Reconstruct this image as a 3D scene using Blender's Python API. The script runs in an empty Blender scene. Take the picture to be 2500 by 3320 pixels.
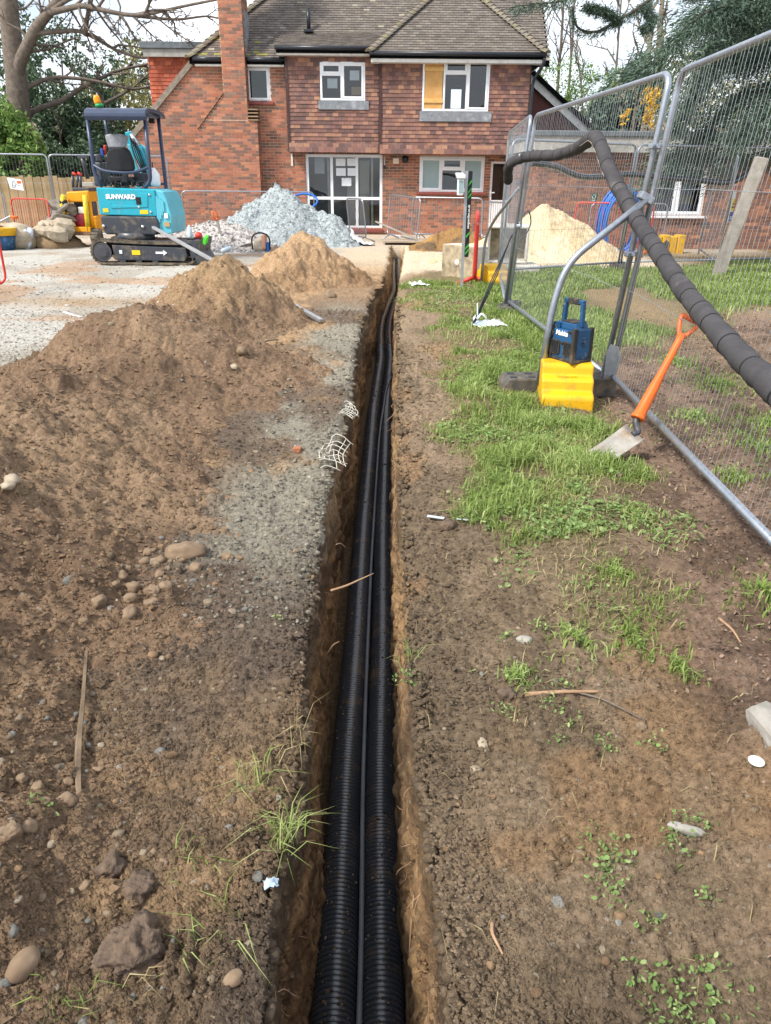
import bpy, math, random
import numpy as np
from mathutils import Vector, Matrix, Euler

R = math.radians
random.seed(7)
rng = np.random.default_rng(11)
scene = bpy.context.scene
col = scene.collection

# ------------------------------------------------------------------ camera
PITCH, ROLL, FPX, CAM_H = R(24.04), R(0.5), 2416.0, 1.5
cd = bpy.data.cameras.new('camera')
cam = bpy.data.objects.new('camera', cd)
col.objects.link(cam)
cd.sensor_fit = 'VERTICAL'
cd.sensor_height = 24.0
cd.lens = 24.0 * FPX / 3320.0
cd.clip_start = 0.05
cd.clip_end = 1500
cam.matrix_world = Matrix.Translation((0, 0, CAM_H)) @ Matrix.Rotation(R(90) - PITCH, 4, 'X') @ Matrix.Rotation(ROLL, 4, 'Z')
scene.camera = cam

# ------------------------------------------------------------------ world: bright sky with broken white cloud
SUN_EL, SUN_AZ = R(47), R(-124)         # azimuth from +Y towards +X: the sun stands to the left, slightly behind the camera
w = bpy.data.worlds.new('World')
scene.world = w
w.use_nodes = True
nt = w.node_tree
nt.nodes.clear()
N = nt.nodes.new
out = N('ShaderNodeOutputWorld')
bg = N('ShaderNodeBackground')
sky = N('ShaderNodeTexSky')
sky.sky_type = 'NISHITA'
sky.sun_disc = False
sky.sun_elevation = SUN_EL
sky.sun_rotation = SUN_AZ
sky.air_density = 1.0
sky.dust_density = 1.5
tc = N('ShaderNodeTexCoord')
mp = N('ShaderNodeMapping')
mp.inputs['Scale'].default_value = (1.6, 1.6, 3.6)
n1 = N('ShaderNodeTexNoise')
n1.inputs['Scale'].default_value = 2.3
n1.inputs['Detail'].default_value = 9
n1.inputs['Roughness'].default_value = 0.6
rp = N('ShaderNodeValToRGB')
rp.color_ramp.elements[0].position = 0.32
rp.color_ramp.elements[1].position = 0.56
mx = N('ShaderNodeMix')
mx.data_type = 'RGBA'
mx.inputs['B'].default_value = (9.3, 9.7, 10.4, 1)
sc_ = N('ShaderNodeMath'); sc_.operation = 'MULTIPLY'; sc_.inputs[1].default_value = 0.92
nt.links.new(tc.outputs['Generated'], mp.inputs['Vector'])
nt.links.new(mp.outputs['Vector'], n1.inputs['Vector'])
nt.links.new(n1.outputs['Fac'], rp.inputs['Fac'])
nt.links.new(rp.outputs['Color'], sc_.inputs[0])
nt.links.new(sc_.outputs[0], mx.inputs['Factor'])
nt.links.new(sky.outputs['Color'], mx.inputs['A'])
nt.links.new(mx.outputs['Result'], bg.inputs['Color'])
bg.inputs['Strength'].default_value = 0.097
nt.links.new(bg.outputs['Background'], out.inputs['Surface'])

# ------------------------------------------------------------------ sun: soft, through thin cloud
sd = bpy.data.lights.new('sun', 'SUN')
sd.energy = 3.2
sd.angle = R(10)
sd.color = (1.0, 0.95, 0.87)
sun = bpy.data.objects.new('sun', sd)
col.objects.link(sun)
sdir = Vector((math.sin(SUN_AZ) * math.cos(SUN_EL), math.cos(SUN_AZ) * math.cos(SUN_EL), math.sin(SUN_EL)))
sun.rotation_euler = (-sdir).to_track_quat('-Z', 'Y').to_euler()

vs = scene.view_settings
vs.view_transform = 'Standard'
vs.look = 'None'
vs.exposure = 0.85
vs.gamma = 1.0
vs.use_curve_mapping = False
scene.render.engine = 'CYCLES'
scene.cycles.use_denoising = True
scene.cycles.max_bounces = 6
scene.cycles.diffuse_bounces = 3
scene.cycles.glossy_bounces = 3
scene.cycles.transmission_bounces = 4
scene.cycles.transparent_max_bounces = 8
scene.cycles.sample_clamp_indirect = 6.0

# ------------------------------------------------------------------ survey helpers: where a sight line meets the ground or a wall plane
_c, _s = math.cos(PITCH), math.sin(PITCH)
_cr, _sr = math.cos(ROLL), math.sin(ROLL)
def ray(px, py):
    u, v = px - 1250.0, 1660.0 - py
    u, v = u * _cr - v * _sr, u * _sr + v * _cr
    return Vector((u, FPX * _c + v * _s, -FPX * _s + v * _c))
def at(px, py, Y):
    d = ray(px, py)
    return d * (Y / d.y) + Vector((0, 0, CAM_H))
def G(px, py, z=0.0):
    d = ray(px, py)
    return d * ((z - CAM_H) / d.z) + Vector((0, 0, CAM_H))
def rect(px0, py0, px1, py1, Y):
    a, b, c, d = at(px0, py0, Y), at(px1, py0, Y), at(px0, py1, Y), at(px1, py1, Y)
    return ((a.x + c.x) / 2, (b.x + d.x) / 2, (c.z + d.z) / 2, (a.z + b.z) / 2)   # x0 x1 z0 z1

# ------------------------------------------------------------------ colours and materials
def C(h):
    h = h.lstrip('#')
    o = []
    for i in (0, 2, 4):
        v = int(h[i:i + 2], 16) / 255.0
        o.append(v / 12.92 if v <= 0.04045 else ((v + 0.055) / 1.055) ** 2.4)
    return tuple(o)

MATS = {}
def mat(name, c1, c2=None, rough=0.7, metal=0.0, scale=14.0, bump=0.15, bscale=90.0, spec=0.35, attr=False, dirt=None, dirt_amt=0.0, dirt_scale=5.0, trans=0.0, coat=0.0, bdist=0.004, contrast=(0.35, 0.65)):
    """procedural paint: two tones mixed by noise, optional per-piece tone attribute, optional dirt, fine relief"""
    m = bpy.data.materials.new(name)
    m.use_nodes = True
    t = m.node_tree
    b = t.nodes['Principled BSDF']
    L = t.links.new
    tcn = t.nodes.new('ShaderNodeTexCoord')
    co = tcn.outputs['Object']
    c1 = C(c1) if isinstance(c1, str) else c1
    c2 = c1 if c2 is None else (C(c2) if isinstance(c2, str) else c2)
    n = t.nodes.new('ShaderNodeTexNoise')
    n.inputs['Scale'].default_value = scale
    n.inputs['Detail'].default_value = 7
    n.inputs['Roughness'].default_value = 0.62
    L(co, n.inputs['Vector'])
    r = t.nodes.new('ShaderNodeMapRange')
    r.inputs['From Min'].default_value = contrast[0]
    r.inputs['From Max'].default_value = contrast[1]
    L(n.outputs['Fac'], r.inputs['Value'])
    mixn = t.nodes.new('ShaderNodeMix')
    mixn.data_type = 'RGBA'
    mixn.inputs['A'].default_value = (*c1, 1)
    mixn.inputs['B'].default_value = (*c2, 1)
    L(r.outputs['Result'], mixn.inputs['Factor'])
    cur = mixn.outputs['Result']
    if attr:
        a = t.nodes.new('ShaderNodeVertexColor')
        a.layer_name = 'tone'
        mul = t.nodes.new('ShaderNodeMix')
        mul.data_type = 'RGBA'
        mul.blend_type = 'MULTIPLY'
        mul.inputs['Factor'].default_value = 1.0
        L(cur, mul.inputs['A'])
        L(a.outputs['Color'], mul.inputs['B'])
        cur = mul.outputs['Result']
    if dirt:
        d = t.nodes.new('ShaderNodeTexNoise')
        d.inputs['Scale'].default_value = dirt_scale
        d.inputs['Detail'].default_value = 9
        d.inputs['Roughness'].default_value = 0.7
        L(co, d.inputs['Vector'])
        dr = t.nodes.new('ShaderNodeMapRange')
        dr.inputs['From Min'].default_value = 0.62 - 0.25 * dirt_amt
        dr.inputs['From Max'].default_value = 0.74
        dr.inputs['To Max'].default_value = 0.85
        L(d.outputs['Fac'], dr.inputs['Value'])
        dm = t.nodes.new('ShaderNodeMix')
        dm.data_type = 'RGBA'
        dm.inputs['B'].default_value = (*C(dirt), 1)
        L(dr.outputs['Result'], dm.inputs['Factor'])
        L(cur, dm.inputs['A'])
        cur = dm.outputs['Result']
    L(cur, b.inputs['Base Color'])
    b.inputs['Roughness'].default_value = rough
    b.inputs['Metallic'].default_value = metal
    b.inputs['Specular IOR Level'].default_value = spec
    if trans:
        b.inputs['Transmission Weight'].default_value = trans
    if coat:
        b.inputs['Coat Weight'].default_value = coat
    if bump:
        n2 = t.nodes.new('ShaderNodeTexNoise')
        n2.inputs['Scale'].default_value = bscale
        n2.inputs['Detail'].default_value = 5
        L(co, n2.inputs['Vector'])
        bp = t.nodes.new('ShaderNodeBump')
        bp.inputs['Strength'].default_value = bump
        bp.inputs['Distance'].default_value = bdist
        L(n2.outputs['Fac'], bp.inputs['Height'])
        L(bp.outputs['Normal'], b.inputs['Normal'])
    MATS[name] = m
    return m

def leafmat(name, c1, c2, c3, rough=0.55, transl=0.35):
    """foliage: tone varies leaf by leaf (attribute) and light passes through the blade"""
    m = bpy.data.materials.new(name)
    m.use_nodes = True
    t = m.node_tree
    L = t.links.new
    b = t.nodes['Principled BSDF']
    a = t.nodes.new('ShaderNodeVertexColor')
    a.layer_name = 'tone'
    sp = t.nodes.new('ShaderNodeSeparateColor')
    L(a.outputs['Color'], sp.inputs['Color'])
    rp_ = t.nodes.new('ShaderNodeValToRGB')
    e = rp_.color_ramp.elements
    e[0].color = (*C(c1), 1)
    e[1].color = (*C(c3), 1)
    k = rp_.color_ramp.elements.new(0.5)
    k.color = (*C(c2), 1)
    L(sp.outputs['Red'], rp_.inputs['Fac'])
    L(rp_.outputs['Color'], b.inputs['Base Color'])
    b.inputs['Roughness'].default_value = rough
    b.inputs['Specular IOR Level'].default_value = 0.25
    tr = t.nodes.new('ShaderNodeBsdfTranslucent')
    L(rp_.outputs['Color'], tr.inputs['Color'])
    ms = t.nodes.new('ShaderNodeMixShader')
    ms.inputs['Fac'].default_value = transl
    L(b.outputs['BSDF'], ms.inputs[1])
    L(tr.outputs['BSDF'], ms.inputs[2])
    L(ms.outputs['Shader'], t.nodes['Material Output'].inputs['Surface'])
    MATS[name] = m
    return m

# ------------------------------------------------------------------ objects and meshes
def props(o, label=None, cat=None, group=None, kind=None):
    if label: o['label'] = label
    if cat: o['category'] = cat
    if group: o['group'] = group
    if kind: o['kind'] = kind
    return o
def thing(name, label, cat, loc=(0, 0, 0), rotz=0.0, group=None):
    o = bpy.data.objects.new(name, None)
    col.objects.link(o)
    o.empty_display_size = 0.1
    o.location = loc
    o.rotation_euler = (0, 0, rotz)
    return props(o, label, cat, group)
def parent_to(o, p, world=False):
    o.parent = p
    if world:
        mw = Matrix.Translation(p.location) @ p.rotation_euler.to_matrix().to_4x4()
        o.matrix_parent_inverse = mw.inverted()
    return o
def children_of(o):
    return [x for x in bpy.data.objects if x.parent is o]
def copy_tree(o, parent=None):
    c = o.copy()
    col.objects.link(c)
    c.parent = parent
    for ch in children_of(o):
        copy_tree(ch, c)
    return c

def cr(pts, n=8):
    """Catmull-Rom path through points"""
    P = [Vector(p) for p in pts]
    P = [P[0] * 2 - P[1]] + P + [P[-1] * 2 - P[-2]]
    o = []
    for i in range(1, len(P) - 2):
        a, b, c, d = P[i - 1:i + 3]
        for k in range(n):
            t = k / n
            o.append(0.5 * ((2 * b) + (c - a) * t + (2 * a - 5 * b + 4 * c - d) * t * t + (3 * b - a - 3 * c + d) * t ** 3))
    o.append(P[-2])
    return o
def fillet(pts, r=0.1, n=5):
    """polyline with rounded corners"""
    P = [Vector(p) for p in pts]
    o = [P[0]]
    for i in range(1, len(P) - 1):
        a, b, c = P[i - 1], P[i], P[i + 1]
        d1, d2 = (a - b), (c - b)
        q = min(r, d1.length * 0.49, d2.length * 0.49)
        s, e = b + d1.normalized() * q, b + d2.normalized() * q
        for k in range(n + 1):
            t = k / n
            o.append(s * (1 - t) ** 2 + b * 2 * t * (1 - t) + e * t * t)
    o.append(P[-1])
    return o

class MB:
    def __init__(s):
        s.v, s.f, s.t, s.sm = [], [], [], []
    def add(s, vs_, fs, tone=(1, 1, 1), smooth=False):
        o = len(s.v)
        s.v += [tuple(p) for p in vs_]
        for f in fs:
            s.f.append([i + o for i in f])
            s.t.append(tone)
            s.sm.append(smooth)
        return s
    def box(s, x0, x1, y0, y1, z0, z1, tone=(1, 1, 1), M=None, back=True):
        vs_ = [Vector(p) for p in ((x0, y0, z0), (x1, y0, z0), (x1, y1, z0), (x0, y1, z0), (x0, y0, z1), (x1, y0, z1), (x1, y1, z1), (x0, y1, z1))]
        if M is not None:
            vs_ = [M @ p for p in vs_]
        fs = [(0, 1, 5, 4), (1, 2, 6, 5), (3, 0, 4, 7), (4, 5, 6, 7), (3, 2, 1, 0)]
        if back:
            fs.append((2, 3, 7, 6))
        return s.add(vs_, fs, tone)
    def cbox(s, c, d, rot=(0, 0, 0), tone=(1, 1, 1)):
        M = Matrix.Translation(c) @ Euler(rot).to_matrix().to_4x4()
        return s.box(-d[0] / 2, d[0] / 2, -d[1] / 2, d[1] / 2, -d[2] / 2, d[2] / 2, tone, M)
    def beam(s, a, b, w_, h_, up=(0, 0, 1), tone=(1, 1, 1)):
        a, b = Vector(a), Vector(b)
        d = b - a
        y = d.normalized()
        x = y.cross(Vector(up))
        if x.length < 1e-4:
            x = y.cross(Vector((1, 0, 0)))
        x.normalize()
        z = x.cross(y)
        M = Matrix((x, y, z)).transposed().to_4x4()
        M.translation = a
        return s.box(-w_ / 2, w_ / 2, 0, d.length, -h_ / 2, h_ / 2, tone, M)
    def tube(s, pts, r, seg=8, caps=True, tone=(1, 1, 1), smooth=True):
        P = [Vector(p) for p in pts]
        n = len(P)
        rr = r if isinstance(r, (list, tuple)) else [r] * n
        T = []
        for i in range(n):
            d = P[min(i + 1, n - 1)] - P[max(i - 1, 0)]
            T.append(d.normalized() if d.length > 1e-9 else Vector((0, 0, 1)))
        up = Vector((0, 0, 1)) if abs(T[0].z) < 0.9 else Vector((1, 0, 0))
        nrm = T[0].cross(up).normalized()
        vs_, fs = [], []
        for i in range(n):
            nrm = (nrm - T[i] * nrm.dot(T[i]))
            nrm = nrm.normalized() if nrm.length > 1e-6 else T[i].orthogonal().normalized()
            bn = T[i].cross(nrm)
            for k in range(seg):
                a = 2 * math.pi * k / seg
                vs_.append(P[i] + (nrm * math.cos(a) + bn * math.sin(a)) * rr[i])
        for i in range(n - 1):
            for k in range(seg):
                k2 = (k + 1) % seg
                fs.append((i * seg + k, i * seg + k2, (i + 1) * seg + k2, (i + 1) * seg + k))
        s.add(vs_, fs, tone, smooth)
        if caps:
            o = len(s.v) - len(vs_)
            s.f.append([o + k for k in range(seg)][::-1]); s.t.append(tone); s.sm.append(False)
            s.f.append([o + (n - 1) * seg + k for k in range(seg)]); s.t.append(tone); s.sm.append(False)
        return s
    def prism(s, poly, y0, y1, tone=(1, 1, 1), M=None, axis='y'):
        """polygon in x,z extruded along y (or any axis order)"""
        n = len(poly)
        def mk(p, y):
            v = {'y': (p[0], y, p[1]), 'x': (y, p[0], p[1]), 'z': (p[0], p[1], y)}[axis]
            return (M @ Vector(v)) if M is not None else Vector(v)
        vs_ = [mk(p, y0) for p in poly] + [mk(p, y1) for p in poly]
        fs = [tuple(range(n)), tuple(range(2 * n - 1, n - 1, -1))]
        fs += [(i, i + n, (i + 1) % n + n, (i + 1) % n) for i in range(n)]
        return s.add(vs_, fs, tone)
    def lathe(s, prof, seg=16, M=None, tone=(1, 1, 1), smooth=True):
        vs_, fs = [], []
        for r_, z in prof:
            for k in range(seg):
                a = 2 * math.pi * k / seg
                p = Vector((r_ * math.cos(a), r_ * math.sin(a), z))
                vs_.append(M @ p if M is not None else p)
        for i in range(len(prof) - 1):
            for k in range(seg):
                k2 = (k + 1) % seg
                fs.append((i * seg + k, i * seg + k2, (i + 1) * seg + k2, (i + 1) * seg + k))
        s.add(vs_, fs, tone, smooth)
        o = len(s.v) - len(vs_)
        s.f.append([o + k for k in range(seg)][::-1]); s.t.append(tone); s.sm.append(False)
        s.f.append([o + (len(prof) - 1) * seg + k for k in range(seg)]); s.t.append(tone); s.sm.append(False)
        return s
    def mesh(s, name, m=None):
        me = bpy.data.meshes.new(name)
        me.from_pydata(s.v, [], s.f)
        if any(t != (1, 1, 1) for t in s.t):
            ca = me.color_attributes.new('tone', 'FLOAT_COLOR', 'CORNER')
            arr = []
            for f, t in zip(s.f, s.t):
                arr += [t[0], t[1], t[2], 1.0] * len(f)
            ca.data.foreach_set('color', arr)
        me.polygons.foreach_set('use_smooth', s.sm)
        if m is not None:
            me.materials.append(m)
        me.update()
        return me
    def build(s, name, m, parent=None, world=False, bevel=0.0, seg=2, label=None, cat=None, group=None, kind=None, fixn=False):
        me = s.mesh(name, m)
        o = bpy.data.objects.new(name, me)
        col.objects.link(o)
        if fixn:
            import bmesh
            bm = bmesh.new(); bm.from_mesh(me)
            bmesh.ops.recalc_face_normals(bm, faces=bm.faces)
            bm.to_mesh(me); bm.free()
        if bevel:
            md = o.modifiers.new('edges', 'BEVEL')
            md.width = bevel
            md.segments = seg
            md.limit_method = 'ANGLE'
            md.angle_limit = R(35)
        if parent is not None:
            parent_to(o, parent, world)
        return props(o, label, cat, group, kind)

def np_mesh(name, V, F, m, tone=None, smooth=True, attrs=None):
    """big mesh from numpy arrays; tone is per vertex (n,3)"""
    me = bpy.data.meshes.new(name)
    F = np.asarray(F, dtype=np.int32)
    k = F.shape[1]
    me.vertices.add(len(V))
    me.vertices.foreach_set('co', np.asarray(V, dtype=np.float32).ravel())
    me.loops.add(F.size)
    me.loops.foreach_set('vertex_index', F.ravel())
    me.polygons.add(len(F))
    me.polygons.foreach_set('loop_start', np.arange(0, F.size, k, dtype=np.int32))
    me.polygons.foreach_set('use_smooth', np.full(len(F), smooth, dtype=bool))
    if tone is not None:
        ca = me.color_attributes.new('tone', 'FLOAT_COLOR', 'POINT')
        t4 = np.ones((len(V), 4), dtype=np.float32)
        t4[:, :3] = tone
        ca.data.foreach_set('color', t4.ravel())
    me.update(calc_edges=True)
    me.validate()
    me.materials.append(m)
    o = bpy.data.objects.new(name, me)
    col.objects.link(o)
    return o

def text_mesh(name, body, size, m, parent, M, shear=0.0, extrude=0.002, align='CENTER', bold=0.0):
    cu = bpy.data.curves.new(name, 'FONT')
    cu.body = body
    cu.size = size
    cu.shear = shear
    cu.extrude = extrude
    cu.offset = bold
    cu.align_x = align
    cu.align_y = 'CENTER'
    cu.resolution_u = 3
    tmp = bpy.data.objects.new(name, cu)
    col.objects.link(tmp)
    dg = bpy.context.evaluated_depsgraph_get()
    me = bpy.data.meshes.new_from_object(tmp.evaluated_get(dg))
    bpy.data.objects.remove(tmp)
    bpy.data.curves.remove(cu)
    me.transform(M)
    me.materials.clear()
    me.materials.append(m)
    o = bpy.data.objects.new(name, me)
    col.objects.link(o)
    if parent is not None:
        o.parent = parent
    return o

# ------------------------------------------------------------------ numpy noise
def hsh(ix, iy, s):
    h = (ix.astype(np.int64) * 374761393 + iy.astype(np.int64) * 668265263 + s * 144269504) & 0xffffffff
    h = ((h ^ (h >> 13)) * 1274126177) & 0xffffffff
    h = ((h ^ (h >> 15)) * 2246822519) & 0xffffffff
    return ((h ^ (h >> 16)) & 0xffffff) / float(0xffffff)
def vn(x, y, s=0):
    ix, iy = np.floor(x), np.floor(y)
    fx, fy = x - ix, y - iy
    ux, uy = fx * fx * fx * (fx * (fx * 6 - 15) + 10), fy * fy * fy * (fy * (fy * 6 - 15) + 10)
    a, b = hsh(ix, iy, s), hsh(ix + 1, iy, s)
    c, d = hsh(ix, iy + 1, s), hsh(ix + 1, iy + 1, s)
    return ((a * (1 - ux) + b * ux) * (1 - uy) + (c * (1 - ux) + d * ux) * uy) * 2 - 1
def fbm(x, y, o=4, s=0, g=0.5):
    t = np.zeros_like(x, dtype=np.float64)
    a, f = 1.0, 1.0
    for i in range(o):
        t += a * vn(x * f + 17.3 * i, y * f - 9.1 * i, s + i * 7)
        a *= g
        f *= 2.03
    return t
def clods(x, y, cell, s=0, dens=0.8):
    """crumbs: half-buried rounded lumps of random size, height in metres"""
    X, Y = x / cell, y / cell
    ix, iy = np.floor(X), np.floor(Y)
    h = np.zeros_like(x, dtype=np.float64)
    for dx in (-1, 0, 1):
        for dy in (-1, 0, 1):
            cx, cy = ix + dx, iy + dy
            px = cx + 0.15 + 0.7 * hsh(cx, cy, s)
            py = cy + 0.15 + 0.7 * hsh(cx, cy, s + 1)
            k = hsh(cx, cy, s + 2)
            r = np.where(k < dens, 0.2 + 0.5 * hsh(cx, cy, s + 3) ** 2, 1e-3)
            q = 1 - ((X - px) ** 2 + (Y - py) ** 2) / (r * r)
            h = np.maximum(h, np.sqrt(np.maximum(q, 0)) * r * cell * 0.75)
    return h
def sstep(a, b, x):
    t = np.clip((x - a) / (b - a), 0, 1)
    return t * t * (3 - 2 * t)
def inpoly(x, y, poly):
    r = np.zeros(x.shape, dtype=bool)
    n = len(poly)
    for i in range(n):
        x0, y0 = poly[i]; x1, y1 = poly[(i + 1) % n]
        c = ((y0 > y) != (y1 > y))
        with np.errstate(divide='ignore', invalid='ignore'):
            xi = (x1 - x0) * (y - y0) / (y1 - y0 + 1e-12) + x0
        r ^= c & (x < xi)
    return r
def polydist(x, y, poly):
    """signed distance: positive inside"""
    d = np.full(x.shape, 1e9)
    n = len(poly)
    for i in range(n):
        x0, y0 = poly[i]; x1, y1 = poly[(i + 1) % n]
        ex, ey = x1 - x0, y1 - y0
        t = np.clip(((x - x0) * ex + (y - y0) * ey) / (ex * ex + ey * ey + 1e-12), 0, 1)
        d = np.minimum(d, np.hypot(x - x0 - t * ex, y - y0 - t * ey))
    return np.where(inpoly(x, y, poly), d, -d)
# ================================================================== GROUND, TRENCH, HEAPS
def soilmat(name, stone=0.5, bump=1.0, speck=(0.75, 0.72, 0.66), rough=0.95, scale=1.0):
    m = bpy.data.materials.new(name)
    m.use_nodes = True
    t = m.node_tree
    L = t.links.new
    b = t.nodes['Principled BSDF']
    g = t.nodes.new('ShaderNodeNewGeometry')
    a = t.nodes.new('ShaderNodeVertexColor'); a.layer_name = 'tone'
    n = t.nodes.new('ShaderNodeTexNoise')
    n.inputs['Scale'].default_value = 38 * scale; n.inputs['Detail'].default_value = 8; n.inputs['Roughness'].default_value = 0.68
    L(g.outputs['Position'], n.inputs['Vector'])
    r = t.nodes.new('ShaderNodeMapRange')
    r.inputs['From Min'].default_value = 0.28; r.inputs['From Max'].default_value = 0.72
    r.inputs['To Min'].default_value = 0.46; r.inputs['To Max'].default_value = 1.5
    L(n.outputs['Fac'], r.inputs['Value'])
    mu = t.nodes.new('ShaderNodeVectorMath'); mu.operation = 'SCALE'
    L(a.outputs['Color'], mu.inputs[0]); L(r.outputs['Result'], mu.inputs['Scale'])
    # small pale chips pressed into the soil
    vo = t.nodes.new('ShaderNodeTexVoronoi'); vo.inputs['Scale'].default_value = 75 * scale
    L(g.outputs['Position'], vo.inputs['Vector'])
    sp = t.nodes.new('ShaderNodeSeparateColor'); L(vo.outputs['Color'], sp.inputs['Color'])
    gt = t.nodes.new('ShaderNodeMath'); gt.operation = 'GREATER_THAN'; gt.inputs[1].default_value = 1 - 0.05 * stone
    L(sp.outputs['Red'], gt.inputs[0])
    lt = t.nodes.new('ShaderNodeMath'); lt.operation = 'LESS_THAN'; lt.inputs[1].default_value = 0.42
    L(vo.outputs['Distance'], lt.inputs[0])
    an = t.nodes.new('ShaderNodeMath'); an.operation = 'MULTIPLY'
    L(gt.outputs[0], an.inputs[0]); L(lt.outputs[0], an.inputs[1])
    am = t.nodes.new('ShaderNodeMath'); am.operation = 'MULTIPLY'; am.inputs[1].default_value = 0.55
    L(an.outputs[0], am.inputs[0])
    mx_ = t.nodes.new('ShaderNodeMix'); mx_.data_type = 'RGBA'
    mx_.inputs['B'].default_value = (speck[0] * .55, speck[1] * .52, speck[2] * .47, 1)
    L(am.outputs[0], mx_.inputs['Factor']); L(mu.outputs['Vector'], mx_.inputs['A'])
    L(mx_.outputs['Result'], b.inputs['Base Color'])
    b.inputs['Roughness'].default_value = rough
    b.inputs['Specular IOR Level'].default_value = 0.15
    n2 = t.nodes.new('ShaderNodeTexNoise'); n2.inputs['Scale'].default_value = 95 * scale; n2.inputs['Detail'].default_value = 7; n2.inputs['Roughness'].default_value = 0.7
    L(g.outputs['Position'], n2.inputs['Vector'])
    n3 = t.nodes.new('ShaderNodeTexNoise'); n3.inputs['Scale'].default_value = 300 * scale; n3.inputs['Detail'].default_value = 4; n3.inputs['Roughness'].default_value = 0.75
    L(g.outputs['Position'], n3.inputs['Vector'])
    n3m = t.nodes.new('ShaderNodeMath'); n3m.operation = 'MULTIPLY_ADD'; n3m.inputs[1].default_value = 0.45
    L(n3.outputs['Fac'], n3m.inputs[0]); L(n2.outputs['Fac'], n3m.inputs[2])
    ad = t.nodes.new('ShaderNodeMath'); ad.operation = 'ADD'
    L(n3m.outputs[0], ad.inputs[0])
    am2 = t.nodes.new('ShaderNodeMath'); am2.operation = 'MULTIPLY'; am2.inputs[1].default_value = 0.5
    L(an.outputs[0], am2.inputs[0]); L(am2.outputs[0], ad.inputs[1])
    bp = t.nodes.new('ShaderNodeBump'); bp.inputs['Strength'].default_value = bump; bp.inputs['Distance'].default_value = 0.016 / scale
    L(ad.outputs[0], bp.inputs['Height']); L(bp.outputs['Normal'], b.inputs['Normal'])
    return m
SOIL = soilmat('soil')
GRAVELMAT = soilmat('crushed_stone', stone=3.0, bump=1.0, speck=(1.5, 1.55, 1.58), scale=0.55)
SANDMAT = soilmat('building_sand', stone=0.3, bump=0.45, scale=0.9)

TY = np.array([-6, .9, 1.23, 1.6, 2.29, 3.2, 4.6, 6.1, 8.7, 11, 13, 16, 19.5, 30])
TL = np.array([-.22, -.235, -.25, -.245, -.28, -.305, -.30, -.293, -.30, -.21, -.10, .03, .06, .06])
TR = np.array([.15, .14, .13, .10, .096, .08, .085, .10, .125, .14, .20, .32, .42, .42])
END_Y = 19.7
def rimL(y): return np.interp(y, TY, TL) + fbm(y * 2.6, y * 0 + 3.1, 3, 5) * .020 + vn(y * 11, y * 0, 8) * .012 + vn(y * 27, y * 0, 12) * .007
def rimR(y): return np.interp(y, TY, TR) + fbm(y * 2.3, y * 0 + 7.7, 3, 6) * .010 + vn(y * 13, y * 0, 9) * .006
def floor_z(y): return np.interp(y, [-6, 11, 19.7], [-.75, -.74, -.40])

def polyG(pts): return [(G(*p).x, G(*p).y) for p in pts]
TURF = polyG([(1300, 958), (1330, 900), (1420, 885), (1640, 880), (2700, 840), (2900, 1000), (2400, 1010), (2150, 1120), (1990, 1180), (1900, 1290), (1950, 1400), (2010, 1560), (2060, 1700), (2130, 1800), (2050, 1960), (1830, 1960), (1730, 1850), (1640, 1720), (1570, 1620), (1545, 1500), (1530, 1400), (1500, 1300), (1480, 1200), (1420, 1100), (1430, 1035)])
def turf_mask(x, y):
    return sstep(-.22, .26, polydist(x, y, TURF) + fbm(x * 2.1, y * 2.1, 3, 41) * .18)

def ground_h(x, y, fine=True):
    tl, tr = np.interp(y, TY, TL), np.interp(y, TY, TR)
    near = 1 - sstep(14, 20, y)
    left = x < (tl + tr) / 2
    h = fbm(x * .33, y * .33, 2, 1) * .018 * near + fbm(x * 1.9, y * 1.9, 3, 2) * .014 * near
    yard = sstep(2.2, 3.2, tl - x) * (y > 4)
    # worn strip beside the cut lies a little lower than the turf
    turf = np.where(left, 0, sstep(-.03, .05, polydist(x, y, TURF) + fbm(x * 3, y * 3, 2, 44) * .05))
    h += turf * .035 * (y < 14)
    # low bank of dumped clay at the near right
    h += .10 * np.exp(-(((x - 1.25) / .38) ** 2 + ((y - 1.25) / .5) ** 2))
    h += .03 * np.exp(-(((x + .55) / .25) ** 2 + ((y - 1.35) / .2) ** 2))
    if fine:
        k = np.where(yard > .5, .35, 1.0) * np.where(turf > .5, .45, 1.0)
        rough = .45 + .55 * sstep(-.25, .35, fbm(x * 1.1, y * 1.1, 2, 77))
        h += (fbm(x * 8, y * 8, 4, 3) * .0095 + fbm(x * 45, y * 45, 2, 4) * .0022) * k * near
        tread = np.zeros_like(h); soft = np.zeros_like(h)
        # tread marks pressed by the machine
        for cx, cy, rx, ry, ang in ((.30, 1.72, .15, .17, .15), (.58, 1.90, .13, .2, -.2), (.30, 1.46, .10, .09, .1), (-.42, 1.02, .06, .09, 1.45), (.72, 1.42, .12, .14, -.3), (-.75, 2.35, .14, .12, .3), (-.95, 4.2, .25, .3, .5), (-.7, 5.3, .25, .35, .2), (.42, 2.5, .12, .25, .1)):
            g = np.exp(-((((x - cx) / rx) ** 2 + ((y - cy) / ry) ** 2) ** 2) * .8)
            tread += g * .017 * np.sin((y * math.cos(ang) + x * math.sin(ang)) * 2 * math.pi / .036) * (.55 + .45 * vn(x * 11, y * 11, 66))
            soft = np.maximum(soft, g)
        h += tread + (clods(x, y, .075, 21, .35) * .75 + clods(x, y, .034, 31, .6) * .95 + clods(x, y, .016, 35, .8) * 1.0) * k * (rough + .15) * near * np.where(y < 12, 1, .6) * (1 - .25 * soft)
    return h

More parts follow.
